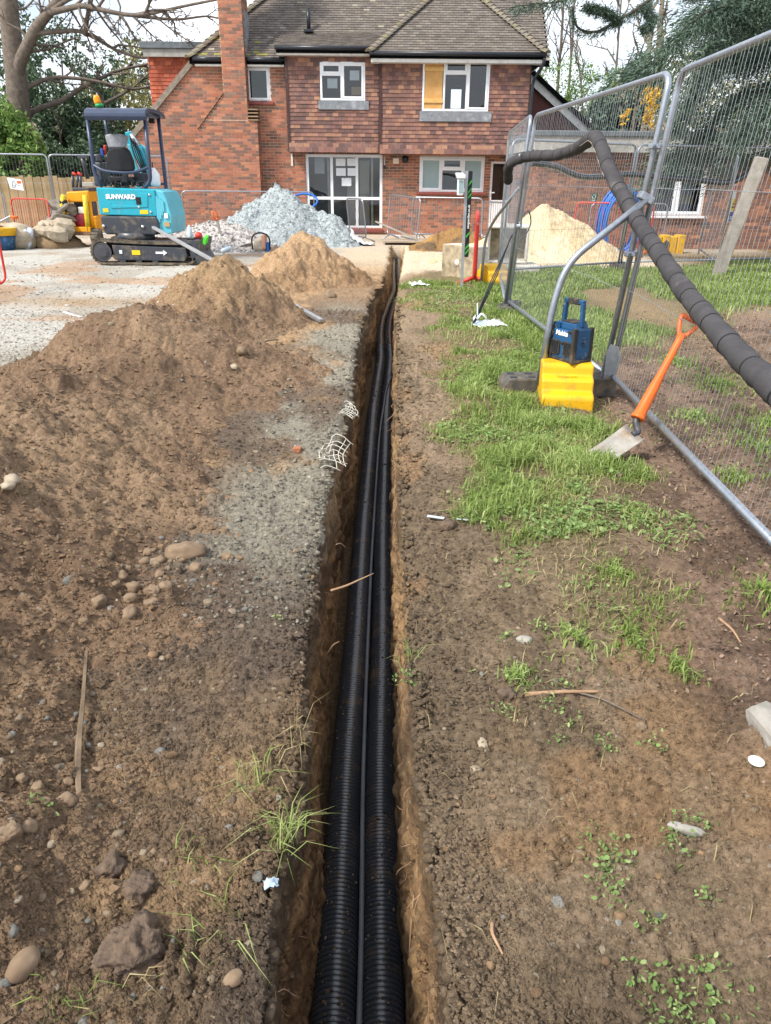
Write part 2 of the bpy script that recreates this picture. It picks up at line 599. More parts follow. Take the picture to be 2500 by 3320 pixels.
cYARD, cYARD2 = C('#b6b2a9'), C('#a39c90')
cORANGE, cSPOIL, cDARK, cGREY = C('#a98c6b'), C('#857059'), C('#6d5f52'), C('#8f897b')
cLITTER, cTURFSOIL, cSAND = C('#86705f'), C('#776b50'), C('#c9b89f')
def mixc(a, b, t): return a * (1 - t[:, None]) + np.asarray(b)[None, :] * t[:, None]
def ground_col(x, y):
    n = len(x)
    tl, tr = np.interp(y, TY, TL), np.interp(y, TY, TR)
    left = (x < (tl + tr) / 2)
    d = np.where(left, tl - x, x - tr)
    nz = fbm(x * 1.5, y * 1.1, 4, 51)
    nf = fbm(x * 5, y * 5, 3, 52)
    # left bank
    c = np.tile(np.asarray(cDARK), (n, 1))
    c = mixc(c, cSPOIL, sstep(-.1, .5, nz + .25) * .8)
    c = mixc(c, cORANGE, sstep(.2, .6, nz + .45 * nf) * np.where(y < 2.6, .6, .95))
    gm = sstep(-.25, .15, fbm(x * 1.7 + 4, y * .9, 3, 53) + .15 * nf) * sstep(2.2, 3.2, y) * (1 - sstep(9.2, 10.5, y)) * (1 - sstep(.38, .7, d))
    c = mixc(c, cGREY, gm * .95)
    c = mixc(c, cORANGE, sstep(9, 11, y) * .55)
    c = mixc(c, cSAND, sstep(13, 16.5, y) * .8)
    ym = sstep(1.7, 2.5, d + .3 * nz) * sstep(4, 5, y)
    ym = np.maximum(ym, sstep(12.8, 14.2, y) * sstep(.7, 1.4, d))
    yc = mixc(np.tile(np.asarray(cYARD), (n, 1)), cYARD2, sstep(-.2, .5, fbm(x * 1.1, y * 1.1, 5, 55)))
    # brown smears dragged over the hardcore
    yc = mixc(yc, C('#ab8664'), sstep(.35, .75, fbm(x * .7 + 2, y * .9, 4, 56)) * .6)
    yc = mixc(yc, C('#a08a6f'), np.exp(-(((x + 4.0) / 1.3) ** 2 + ((y - 10.1) / .45) ** 2)) * .9)
    cl = c * (1 - ym[:, None]) + yc * ym[:, None]
    # right bank
    c = np.tile(np.asarray(C('#8d7a64')), (n, 1))
    c = mixc(c, C('#786855'), sstep(-.1, .5, fbm(x * 2.2, y * 1.6, 3, 57)))
    c = mixc(c, C('#92775a'), sstep(.25, .6, fbm(x * 2 + 9, y * 2, 3, 58)) * .8)
    lit = sstep(.75, 1.15, x + .18 * nz) * (1 - sstep(8.2, 10, y + .6 * nz))
    lc = mixc(np.tile(np.asarray(cLITTER), (n, 1)), C('#6b584a'), sstep(-.2, .4, nf))
    c = c * (1 - lit[:, None]) + lc * lit[:, None]
    c = mixc(c, C('#a98c69'), np.exp(-(((x - 1.28) / .36) ** 2 + ((y - 1.2) / .5) ** 2) ** 2) * .85)
    c = mixc(c, cTURFSOIL, turf_mask(x, y) * .85)
    c = mixc(c, C('#a08763'), np.exp(-(((x - 3.1) / .5) ** 2 + ((y - 9.5) / 2.2) ** 2)) * .8)
    c = mixc(c, cSAND, sstep(12.6, 14.5, y + .8 * nz - (x > 1.2) * 1.0))
    c = mixc(c, C('#8d7a5c'), sstep(5.2, 6.5, x) * sstep(13, 15, y) * (1 - sstep(40, 60, y)))
    cr_ = c
    o = np.where(left[:, None], cl, cr_)
    o = mixc(o, C('#bcae9b'), sstep(17.5, 19, y) * (np.abs(x) < 9) * .7)
    far = sstep(27, 34, y)
    o = mixc(o, C('#58613a'), far)
    return o

def seg_field(x, y, segs, k, r0=.12):
    h = np.full(x.shape, -9.0)
    acc = np.zeros(x.shape)
    for x0, y0, h0, x1, y1, h1 in segs:
        ex, ey = x1 - x0, y1 - y0
        q = ex * ex + ey * ey
        t = np.clip(((x - x0) * ex + (y - y0) * ey) / (q + 1e-9), 0, 1) if q > 1e-6 else np.zeros(x.shape)
        dd = np.hypot(x - x0 - t * ex, y - y0 - t * ey)
        v = h0 + (h1 - h0) * t - k * (np.sqrt(dd * dd + r0 * r0) - r0)
        acc += np.exp(np.clip(v * 34, -200, 200))
    return np.log(acc + 1e-80) / 34
HEAP_CORES = [([(-2.2, 4.8, .36, -1.9, 3.4, .34), (-1.9, 3.4, .34, -1.7, 2.2, .31), (-1.7, 2.2, .31, -1.4, 1.2, .26), (-2.8, 4.6, .33, -2.4, 1.0, .32), (-2.02, 6.2, .50, -1.85, 6.05, .46)], .42, .10), ([(-1.86, 8.55, .69, -2.0, 8.45, .62)], .72, .06)]
def build_ground():
    ys = [-5, -4, -3, -2, -1.4, -1, -.7, -.4, -.2, 0, .2, .35, .45, .52, .58]
    y = .62
    while y < 19.69:
        ys.append(y)
        y += max(.0065, .0052 * y)
    ys += [END_Y, END_Y + .015]
    n_tr = len(ys) - 1
    y = END_Y + .12
    while y < 900:
        ys.append(y)
        y += max(.12, .05 * (y - 18))
    ys = np.array(ys)
    nr = len(ys)
    NL, NW, NF = 260, 58, 9
    sL = np.linspace(0, 1, NL) ** 1.25
    outer = np.array([1.5, 4, 10, 25, 60, 150, 400, 900])
    E = .35 + .66 * np.abs(ys)
    depth_on = (np.arange(nr) < n_tr).astype(float)
    L_, R_ = rimL(ys), rimR(ys)
    Lw = np.where(depth_on > 0, L_, L_)
    dL = np.concatenate([E[:, None] * sL[None, :], E[:, None] + outer[None, :]], 1)
    ragged = .012
    XLs = L_[:, None] - dL
    XRs = R_[:, None] + dL
    Yg = np.repeat(ys[:, None], dL.shape[1], 1)
    def surf(X, side):
        z = ground_h(X.ravel(), Yg.ravel()).reshape(X.shape)
        nz = .6 + .6 * np.abs(fbm(Yg[:, :1] * 2.5, Yg[:, :1] * 0 + side, 3, 91))
        w_, dp = (.035, .05) if side < 0 else (.075, .085)
        lip = np.where(Yg < END_Y, 1, 0) * np.exp(-dL / (w_ * nz)) * dp * nz
        crumb = clods(X.ravel(), Yg.ravel(), .05, 95, .7).reshape(X.shape) * np.exp(-dL / .12) * .8 * (Yg < END_Y)
        return z - lip + crumb
    ZL, ZR = surf(XLs, -1), surf(XRs, 1)
    # shelf broken out of the left rim, where the lip has fallen in
    t = np.linspace(0, 1, NW + 2)[1:-1]
    fz = floor_z(ys)
    def wall(X0, Z0, sgn, taper, sd):
        Z = Z0[:, None] + (fz - Z0)[:, None] * t[None, :]
        Yw = np.repeat(ys[:, None], NW, 1)
        b = fbm(Yw * 5, Z * 3.2 + sd, 4, 101 + sd) * .010 + vn(Yw * 26, Z * 2.2, 103 + sd) * .009 + vn(Yw * 60, Z * 4, 104 + sd) * .006 + fbm(Yw * 9, Z * 14, 3, 106 + sd) * .009 + fbm(Yw * 40, Z * 30, 2, 108 + sd) * .005 - clods(Yw.ravel(), Z.ravel(), .06, 105 + sd, .5).reshape(Z.shape) * .5 - clods(Yw.ravel(), Z.ravel(), .024, 107 + sd, .6).reshape(Z.shape) * .5
        b *= np.sin(math.pi * np.clip(t * .9 + .08, 0, 1))[None, :]
        X = X0[:, None] + sgn * (taper * t[None, :] ** .8 - b)
        return X, Yw, Z
    XWl, Yw, ZWl = wall(L_, ZL[:, 0], 1, .045, 0)
    XWr, _, ZWr = wall(R_, ZR[:, 0], -1, .05, 50)
    tf = np.linspace(0, 1, NF)
    xa, xb = L_ + .045, R_ - .05
    XF = xa[:, None] + (xb - xa)[:, None] * tf[None, :]
    Yf = np.repeat(ys[:, None], NF, 1)
    ZF = fz[:, None] + clods(XF.ravel(), Yf.ravel(), .05, 120, .8).reshape(XF.shape) * .8
    off = depth_on < .5
    for Zx, z0, z1 in ((ZWl, ZL[:, 0], ZR[:, 0]), (ZWr, ZL[:, 0], ZR[:, 0]), (ZF, ZL[:, 0], ZR[:, 0])):
        Zx[off] = ((z0 + z1) / 2)[off][:, None]
    XWl[off] = (L_[:, None] + (R_ - L_)[:, None] * np.linspace(0, .3, NW)[None, :])[off]
    XWr[off] = (R_[:, None] - (R_ - L_)[:, None] * np.linspace(0, .3, NW)[None, :])[off]
    XF[off] = (L_[:, None] + (R_ - L_)[:, None] * np.linspace(.32, .68, NF)[None, :])[off]
    X = np.concatenate([XLs[:, ::-1], XWl, XF, XWr[:, ::-1], XRs], 1)
    Z = np.concatenate([ZL[:, ::-1], ZWl, ZF, ZWr[:, ::-1], ZR], 1)
    nc = X.shape[1]
    Y = np.repeat(ys[:, None], nc, 1)
    V = np.stack([X, Y, Z], 2).reshape(-1, 3)
    idx = np.arange(nr * nc).reshape(nr, nc)
    F = np.stack([idx[:-1, :-1], idx[:-1, 1:], idx[1:, 1:], idx[1:, :-1]], 2).reshape(-1, 4)
    colr = ground_col(V[:, 0], V[:, 1]).reshape(nr, nc, 3)
    # what the cut lays bare: dark topsoil over orange clay
    n0 = dL.shape[1]
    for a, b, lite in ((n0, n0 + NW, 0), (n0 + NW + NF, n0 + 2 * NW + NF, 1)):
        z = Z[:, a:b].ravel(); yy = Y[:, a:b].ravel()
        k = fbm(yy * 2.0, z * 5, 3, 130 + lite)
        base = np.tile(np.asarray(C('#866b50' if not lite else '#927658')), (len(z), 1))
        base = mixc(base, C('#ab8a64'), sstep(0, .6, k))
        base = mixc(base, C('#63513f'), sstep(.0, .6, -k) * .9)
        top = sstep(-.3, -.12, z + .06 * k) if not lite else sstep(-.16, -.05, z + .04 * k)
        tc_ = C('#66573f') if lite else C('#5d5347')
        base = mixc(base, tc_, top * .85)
        st = fbm(yy * 1.1, z * 16, 3, 140 + lite)
        base = mixc(base, C('#5c4c3d'), sstep(.15, .6, st) * .6)
        base = mixc(base, C('#b99c76'), sstep(.2, .7, -st) * .45)
        base[yy > 14] = np.asarray(C('#a98d68'))
        colr[:, a:b] = base.reshape(nr, NW, 3)
    a = n0 + NW
    colr[:, a:a + NF] = np.asarray(C('#6b5640'))
    colr[off] = ground_col(V[:, 0], V[:, 1]).reshape(nr, nc, 3)[off]
    # the blinded end of the cut: rammed grey clay
    er = n_tr
    # soil wholly buried under the long ridge is left out
    deep = np.zeros(len(V), dtype=bool)
    k = (V[:, 0] < -.9) & (V[:, 0] > -3.6) & (V[:, 1] > .3) & (V[:, 1] < 9.6)
    for sp_ in HEAP_CORES:
        deep[k] |= seg_field(V[k, 0], V[k, 1], *sp_) > .14
    F = F[~deep[F].all(1)]
    o = np_mesh('ground', V, F, SOIL, tone=colr.reshape(-1, 3))
    props(o, 'bare soil, hardcore yard and turf cut by a narrow straight trench', 'ground', kind='structure')
    return o
GROUND = build_ground()

# ------------------------------------------------------------------ heaps: a ridge of peaks at the angle of repose, covered in crumbs
HEAPS = []
def heap_h(spec, x, y):
    h = seg_field(x, y, spec['segs'], spec['k'], spec.get('r0', .12))
    s = spec.get('seed', 0)
    h = h + fbm(x * 1.6, y * 1.6, 3, 200 + s) * spec.get('lump', .05) + fbm(x * 6, y * 6, 3, 230 + s) * spec.get('mid', .016)
    h = np.log1p(np.exp(np.clip(h * 16, -40, 40))) / 16 - spec.get('sink', .03)
    g = spec.get('grain', 1.0)
    on = sstep(-.02, .05, h)
    h = h + (clods(x, y, .085 * g, 240 + s, spec.get('bigd', .35)) * .7 + clods(x, y, .042 * g, 250 + s, .6) * .85 + clods(x, y, .021 * g, 260 + s, .85) * 1.0 + np.abs(fbm(x * 26, y * 26, 3, 270 + s)) * .010) * on * spec.get('clod', 1.0)
    return h
def heap(name, label, segs, k, bbox, res, cols, m=SOIL, graded=False, cat='soil heap', **kw):
    spec = dict(segs=segs, k=k, bbox=bbox, **kw)
    x0, x1, y0, y1 = bbox
    if graded:
        ys = []; y = y0
        while y < y1:
            ys.append(y); y += max(res * .85, .0058 * y)
        ys = np.array(ys)
    else:
        ys = np.arange(y0, y1, res)
    xs = np.arange(x0, x1, res)
    X, Y = np.meshgrid(xs, ys)
    H = heap_h(spec, X.ravel(), Y.ravel())
    gz = ground_h(X.ravel(), Y.ravel(), fine=False)
    Z = gz + H
    nr, nc = X.shape
    idx = np.arange(nr * nc).reshape(nr, nc)
    F = np.stack([idx[:-1, :-1], idx[:-1, 1:], idx[1:, 1:], idx[1:, :-1]], 2).reshape(-1, 4)
    keep = (H > -.022)[F].any(1)
    F = F[keep]
    used = np.unique(F)
    remap = np.full(nr * nc, -1); remap[used] = np.arange(len(used))
    V = np.stack([X.ravel(), Y.ravel(), Z], 1)[used]
    xx, yy = V[:, 0], V[:, 1]
    c = np.tile(np.asarray(C(cols[0])), (len(V), 1))
    c = mixc(c, C(cols[1]), sstep(-.15, .45, fbm(xx * 2.3, yy * 2.3, 4, 300 + kw.get('seed', 0))))
    c = mixc(c, C(cols[2]), sstep(.25, .6, fbm(xx * 1.2 + 5, yy * 1.2, 4, 310 + kw.get('seed', 0))) * .8)
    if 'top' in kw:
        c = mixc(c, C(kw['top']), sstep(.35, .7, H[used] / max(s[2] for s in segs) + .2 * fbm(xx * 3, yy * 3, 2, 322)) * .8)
    o = np_mesh(name, V, remap[F], m, tone=c)
    props(o, label, cat)
    HEAPS.append(spec)
    return o
heap('spoil_heap', 'long brown spoil ridge filling the near left beside the trench',
     [(-2.04, 6.15, .56, -1.88, 6.05, .52), (-1.92, 6.0, .46, -1.62, 5.3, .28), (-2.2, 5.9, .24, -2.35, 5.3, .20), (-2.8, 4.9, .33, -2.2, 4.7, .36), (-2.2, 4.8, .36, -1.9, 3.4, .34), (-1.9, 3.4, .34, -1.7, 2.2, .31), (-1.7, 2.2, .31, -1.4, 1.2, .26), (-1.4, 1.2, .26, -1.3, .2, .25), (-2.8, 4.6, .33, -2.4, 1.0, .32)],
     .42, (-3.9, -.45, .25, 7.8), .0105, ('#88705a', '#77624f', '#967e65'), graded=True, seed=0, lump=.07, mid=.045, r0=.07, bigd=.3, sink=.035, clod=1.15)
heap('spoil_heap', 'conical brown spoil heap with a long grey pole lying over it',
     [(-1.86, 8.55, .69, -2.0, 8.45, .62), (-2.0, 8.4, .54, -2.45, 7.9, .30), (-1.86, 8.4, .60, -1.65, 7.7, .26), (-1.8, 8.55, .56, -1.6, 8.6, .42), (-2.1, 8.8, .5, -2.5, 9.2, .25)],
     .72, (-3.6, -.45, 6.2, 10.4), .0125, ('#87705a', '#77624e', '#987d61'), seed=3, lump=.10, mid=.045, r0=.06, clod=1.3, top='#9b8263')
heap('spoil_heap', 'sandy orange spoil heap in front of the grey stone pile',
     [(-1.38, 12.5, .71, -1.2, 12.35, .66), (-1.15, 12.4, .60, -.95, 12.4, .44), (-1.45, 12.0, .64, -1.6, 11.2, .30), (-1.5, 12.6, .5, -1.9, 12.6, .3), (-1.2, 12.1, .5, -1.05, 11.4, .2)],
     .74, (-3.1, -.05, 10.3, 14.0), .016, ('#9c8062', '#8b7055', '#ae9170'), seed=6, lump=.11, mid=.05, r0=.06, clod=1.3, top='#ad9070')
heap('gravel_heap', 'tall pale blue-grey crushed stone heap in front of the patio window',
     [(-2.85, 20.6, 1.34, -2.6, 20.5, 1.30), (-3.3, 20.7, 1.12, -2.9, 20.6, 1.25), (-2.4, 20.5, 1.05, -1.6, 20.3, .72), (-1.6, 20.3, .7, -1.0, 20.0, .34), (-2.2, 19.6, .42, -1.2, 19.5, .34)],
     .78, (-5.4, .1, 17.8, 22.4), .024, ('#abb3b5', '#a0a8aa', '#b6bec0'), m=GRAVELMAT, cat='gravel heap', seed=9, lump=.10, mid=.05, r0=.05, bigd=.6, grain=1.0, clod=1.3)
heap('stone_chipping_heap', 'low heap of white stone chippings behind the mini digger',
     [(-4.1, 18.6, .62, -3.8, 18.5, .58), (-4.3, 18.6, .5, -5.2, 18.7, .42), (-3.6, 18.3, .40, -2.9, 17.8, .16)],
     .55, (-7.0, -1.9, 16.4, 20.3), .022, ('#c9c3bf', '#b3adaa', '#d8d3ce'), m=GRAVELMAT, cat='gravel heap', seed=12, lump=.05, mid=.03, r0=.15, bigd=.6, clod=1.2)
heap('sand_heap', 'big pale building sand heap behind the wire fence panel',
     [(3.35, 17.1, 1.06, 3.6, 17.1, 1.0), (3.3, 17.0, .95, 2.5, 16.8, .62), (2.5, 16.8, .6, 1.6, 16.3, .26), (3.6, 17.1, .95, 4.1, 17.1, .55), (1.6, 16.3, .2, .9, 15.6, .06)],
     .68, (.35, 6.2, 14.2, 19.2), .022, ('#cbb794', '#c0aa86', '#d8c6a5'), m=SANDMAT, cat='sand heap', seed=15, lump=.05, mid=.03, r0=.06, bigd=.15, clod=.7)
heap('dirt_heap', 'small dark brown dirt heap by the board at the trench end',
     [(1.15, 18.7, .34, 1.5, 18.8, .42), (1.5, 18.8, .42, 1.95, 18.6, .40)],
     .62, (.5, 2.9, 17.4, 20.0), .022, ('#8f6f48', '#6d5a45', '#a98350'), seed=18, lump=.07, mid=.04, r0=.1)

def surf_z(x, y):
    x = np.atleast_1d(np.asarray(x, dtype=float)); y = np.atleast_1d(np.asarray(y, dtype=float))
    z = ground_h(x, y)
    g0 = ground_h(x, y, fine=False)
    for s in HEAPS:
        b = s['bbox']
        k = (x > b[0]) & (x < b[1]) & (y > b[2]) & (y < b[3])
        if k.any():
            z[k] = np.maximum(z[k], g0[k] + heap_h(s, x[k], y[k]))
    return z
def sz(x, y): return float(surf_z(x, y)[0])
# ================================================================== HOUSE
M_BRICK = mat('brick', (.92, .92, .92), (1.12, 1.1, 1.08), rough=.9, scale=30, bump=.35, bscale=120, attr=True, spec=.2)
M_MORTAR = mat('mortar', '#d0b397', '#bfa188', rough=.95, scale=25, bump=.3)
M_TILE = mat('clay_tile', (.85, .85, .85), (1.12, 1.1, 1.08), rough=.85, scale=22, bump=.3, bscale=100, attr=True, spec=.25)
M_ROOFTILE = mat('roof_tile', (.8, .8, .8), (1.15, 1.15, 1.12), rough=.9, scale=18, bump=.45, bscale=70, attr=True, spec=.2)
M_UPVC = mat('white_upvc', '#e9ebee', '#dfe2e6', rough=.32, scale=6, bump=0, spec=.45)
M_WHITEPAINT = mat('white_paint', '#dedcd6', '#cfccc4', rough=.55, scale=9, bump=.08, dirt='#8f8a7d', dirt_amt=.3)
M_BLACKPVC = mat('black_pvc', '#23262b', '#2d3036', rough=.35, bump=0)
M_LEAD = mat('lead', '#82868b', '#6f7479', rough=.6, scale=8, bump=.2, dirt='#b9bcc0', dirt_amt=.4)
M_FELT = mat('roof_felt', '#6d7377', '#575d61', rough=.9, scale=6, bump=.3)
M_SILL = mat('red_sill_tile', '#8d4a45', '#74403c', rough=.55, scale=12, bump=.1)
M_ROOM = mat('room_plaster', '#8d8b86', '#7b7a76', rough=.9, scale=2, bump=0)
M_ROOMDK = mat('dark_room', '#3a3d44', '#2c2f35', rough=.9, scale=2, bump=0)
M_DOOR = mat('white_door', '#d8d5cc', '#ccc8bd', rough=.5, scale=3, bump=0)
M_PAPER = mat('paper', '#e2e6e8', '#d7dcdf', rough=.8, scale=8, bump=.05)
M_PLY = mat('plywood', '#d2a569', '#b98a4e', rough=.75, scale=4, bump=.15, contrast=(.3, .7))
M_PINE = mat('pine_batten', '#d6b070', '#c59b5b', rough=.7, scale=9, bump=.15)
M_CARD = mat('cardboard', '#b59a6d', '#a88d60', rough=.85, bump=.05)
M_FROST = mat('frosted_glass', '#93a9a9', '#8ba1a3', rough=.28, scale=3, bump=0, spec=.5)
def glassmat():
    m = bpy.data.materials.new('window_glass'); m.use_nodes = True
    t = m.node_tree; L = t.links.new
    t.nodes.remove(t.nodes['Principled BSDF'])
    a = t.nodes.new('ShaderNodeBsdfTransparent'); a.inputs['Color'].default_value = (.80, .84, .84, 1)
    b = t.nodes.new('ShaderNodeBsdfGlossy'); b.inputs['Roughness'].default_value = .02; b.inputs['Color'].default_value = (.9, .93, .95, 1)
    f = t.nodes.new('ShaderNodeFresnel'); f.inputs['IOR'].default_value = 1.75
    x = t.nodes.new('ShaderNodeMixShader')
    L(f.outputs[0], x.inputs['Fac']); L(a.outputs[0], x.inputs[1]); L(b.outputs[0], x.inputs[2])
    L(x.outputs[0], t.nodes['Material Output'].inputs['Surface'])
    return m
M_GLASS = glassmat()

YB = 23.7            # brick face of the ground floor and the left wing
YM, YR = 23.38, 23.25  # tile-hung faces: middle bay, right bay
house = thing('house', 'red brick and tile-hung two-storey house with hipped roof and chimney', 'house', (-1.5, YB, 0))

BR_T = [C('#a56f5b'), C('#9b6552'), C('#866153'), C('#7a5e55'), C('#af785f'), C('#906758'), C('#735a51'), C('#a8715a'), C('#82685b'), C('#9e6855')]
WT_T = [C('#85635a'), C('#765a53'), C('#6b534f'), C('#93705f'), C('#815f56'), C('#9d7762'), C('#725751'), C('#8a665a'), C('#66514e'), C('#7b5f59')]
RT_T = [C('#6d6661'), C('#68615b'), C('#726b65'), C('#635c57'), C('#6b635d'), C('#756e66')]
def jit(c, k=.1):
    f = 1 + random.uniform(-k, k)
    return (c[0] * f, c[1] * f * (1 + random.uniform(-.02, .02)), c[2] * f * (1 + random.uniform(-.03, .03)))

def cut(iv, holes, z):
    for hx0, hx1, hz0, hz1 in holes:
        if hz0 < z < hz1:
            nv = []
            for a, b in iv:
                if hx1 <= a or hx0 >= b: nv.append((a, b))
                else:
                    if hx0 > a: nv.append((a, hx0))
                    if hx1 < b: nv.append((hx1, b))
            iv = nv
    return [(a, b) for a, b in iv if b - a > .025]
def courses(x0, x1, z0, z1, holes=(), clip=None, L=.225, H=.075, jx=.013, jz=.013):
    k = 0
    z = z0
    while z < z1 - .02:
        off = 0 if k % 2 == 0 else L / 2
        zt = min(z + H - jz, z1)
        lo, hi = (x0, x1) if clip is None else clip((z + zt) / 2)
        x = x0 - off
        while x < hi:
            for a, b in cut([(max(x, lo), min(x + L - jx, hi))], holes, (z + zt) / 2):
                yield (a, b, z, zt, abs(b - a - (L - jx)) < 1e-4 and zt - z > H - jz - 1e-4)
            x += L
        z += H
        k += 1

def piece_meshes(name, dims, tones, m, n=12, wedge=False):
    o = []
    dx, dy, dz = dims
    for i in range(n):
        b = MB()
        tn = jit(tones[i % len(tones)], .12)
        if not wedge:
            b.box(-dx / 2, dx / 2, 0, dy, -dz / 2, dz / 2, tn, back=False)
        else:
            tile_into(b, -dx / 2, dx / 2, -dz / 2, dz / 2, 0, tn)
        o.append(b.mesh(name, m))
    return o
def tile_into(b, x0, x1, z0, z1, y, tn):
    """hanging tile: foot stands proud, head tucks under the course above"""
    t = .013
    lo = random.uniform(-.003, .003)
    vs_ = [(x0, y - .012 + lo, z0), (x1, y - .012 + lo, z0), (x1, y + .008, z1 + .03), (x0, y + .008, z1 + .03), (x0, y - .012 + t, z0), (x1, y - .012 + t, z0), (x1, y + .008 + t, z1 + .03), (x0, y + .008 + t, z1 + .03)]
    b.add(vs_, [(0, 1, 2, 3), (4, 5, 1, 0), (1, 5, 6, 2), (4, 0, 3, 7)], tn)

BRICKS = piece_meshes('brick', (.212, .02, .062), BR_T, M_BRICK)
WTILES = piece_meshes('wall_tile', (.161, .012, .1), WT_T, M_TILE, wedge=True)
budget = {}
def put_pieces(name, rects, y, parent, pool, stuff, kind, limit, pick=None, tones=None, rot=None):
    """full pieces become single objects while the allowance lasts, cut ones join the rest"""
    for a, b, z0, z1, full in rects:
        key = (parent.name, name)
        if full and budget.get(key, 0) < limit and (pick is None or pick((a + b) / 2, (z0 + z1) / 2)):
            budget[key] = budget.get(key, 0) + 1
            o = bpy.data.objects.new(name, random.choice(pool))
            col.objects.link(o)
            o.location = (((a + b) / 2), y + random.uniform(-.0015, .0015), (z0 + z1) / 2)
            parent_to(o, parent, True)
        else:
            tn = jit(random.choice(tones), .12)
            if kind == 'brick':
                yy = y + random.uniform(-.0015, .0015)
                stuff.box(a, b, yy, yy + .02, z0, z1, tn, back=False)
            else:
                tile_into(stuff, a, b, z0, z1, y, tn)
def panel(mb, x0, x1, z0, z1, y, holes=(), depth=.1, tone=(1, 1, 1)):
    xs = sorted({x0, x1, *[min(max(h[0], x0), x1) for h in holes], *[min(max(h[1], x0), x1) for h in holes]})
    zs = sorted({z0, z1, *[min(max(h[2], z0), z1) for h in holes], *[min(max(h[3], z0), z1) for h in holes]})
    for i in range(len(xs) - 1):
        for j in range(len(zs) - 1):
            cx, cz = (xs[i] + xs[i + 1]) / 2, (zs[j] + zs[j + 1]) / 2
            if xs[i + 1] - xs[i] < 1e-4 or zs[j + 1] - zs[j] < 1e-4: continue
            if any(h[0] < cx < h[1] and h[2] < cz < h[3] for h in holes): continue
            mb.box(xs[i], xs[i + 1], y, y + depth, zs[j], zs[j + 1], tone)

# openings (x0 x1 z0 z1)
W_LEFT = rect(798, 215, 876, 330, YB)
W_MID = rect(1038, 200, 1184, 326, YM)
W_RIGHT = rect(1370, 187, 1587, 361, YR)
W_GROUND = rect(1360, 508, 1570, 622, YB)
PATIO = rect(994, 500, 1240, 741, YB)
BDOOR = rect(1586, 522, 1652, 745, YB)
LX0, LX1 = -7.55, at(938, 300, YB).x
va, vb = at(618, 208, YB), at(430, 445, YB)
EAVE_L = 4.45
def lclip(z):
    # raking verge of the left wing
    x = va.x + (va.z - z) * (vb.x - va.x) / (va.z - vb.z)
    return (max(LX0, min(x, va.x)) if z < va.z else va.x, LX1)
GX1 = 3.62
rest = MB(); mort = MB()
# --- left wing
put_pieces('brick', list(courses(LX0, LX1, -.1, EAVE_L, [W_LEFT], lclip)), YB, house, BRICKS, rest, 'brick', 150, lambda x, z: z > 1.6 and x < -4.2 or (x > -3.5 and z > 1.0), BR_T)
poly = [(LX0, -.12), (LX1, -.12), (LX1, EAVE_L), (va.x, EAVE_L), (va.x, va.z), (LX0, va.z - (va.x - LX0) * (va.z - vb.z) / (va.x - vb.x))]
# mortar bed behind the left wing with the window opening kept clear
xs = W_LEFT
mort.prism([(LX0, -.12), (xs[0], -.12), (xs[0], EAVE_L), (va.x, EAVE_L), (va.x, va.z), (LX0, poly[5][1])], YB + .008, YB + .2)
panel(mort, xs[0], LX1, -.12, EAVE_L, YB + .008, [W_LEFT], .19)
# --- chimney breast and stack
YC = 23.32
cl0, cl1 = at(652, 520, YC).x, at(841, 520, YC).x
cu0, cu1 = at(722, 260, YC).x, at(797, 260, YC).x
sl0, sl1 = at(650, 420, YC).z, at(726, 305, YC).z
sr = at(840, 388, YC).z
def cclip(z):
    lo = cl0 if z < sl0 else (cl0 + (z - sl0) * (cu0 - cl0) / (sl1 - sl0) if z < sl1 else cu0)
    return (lo, cl1 if z < sr else cu1)
CH_TOP = 8.6
put_pieces('brick', list(courses(cl0, cl1, -.1, sr, (), cclip)), YC, house, BRICKS, rest, 'brick', 300, lambda x, z: z > 1.2, BR_T)
put_pieces('brick', list(courses(cl0, cl1, sr, CH_TOP, (), cclip)), YC, house, BRICKS, rest, 'brick', 300, lambda x, z: z < 6.1, BR_T)
mort.prism([(cl0, -.12), (cl1, -.12), (cl1, sr), (cu1, sr), (cu1, CH_TOP), (cu0, CH_TOP), (cu0, sl1), (cl0, sl0)], YC + .008, YB + .02)
mort.box(cu0 + .005, cu1 - .005, YB, YB + .55, 4.0, CH_TOP)
# returns of breast and stack (right cheek)
for zz0, zz1, xx in ((-.1, sr, cl1), (sr, CH_TOP, cu1)):
    z = zz0; k = 0
    while z < zz1 - .02:
        y = YC + .012 + (0 if k % 2 else -.06)
        ymax = (YB if zz0 < 0 else (YB if z < 4.6 else YB + .55))
        while y < ymax:
            a, b = max(y, YC + .012), min(y + .1, ymax) if k % 2 == 0 and y < YC + .012 else min(y + .215, ymax)
            if b - a > .03:
                M = Matrix.Translation((xx, 0, 0))
                tn = jit(random.choice(BR_T), .12)
                rest.add([(xx + .008, a, z), (xx + .008, b, z), (xx + .008, b, z + .065), (xx + .008, a, z + .065)], [(0, 1, 2, 3)], tn)
            y = b + .01
        z += .075; k += 1
# --- ground floor of the bays
put_pieces('brick', list(courses(LX1 + .0, GX1, -.1, 2.28, [PATIO, W_GROUND, BDOOR])), YB, house, BRICKS, rest, 'brick', 300, lambda x, z: -.1 < x < 1.3, BR_T)
panel(mort, LX1, GX1 + .4, -.12, 2.3, YB + .008, [PATIO, W_GROUND, BDOOR], .19)
rest.build('brickwork', M_BRICK, house, True, kind='stuff')
mort.build('wall', M_MORTAR, house, True)
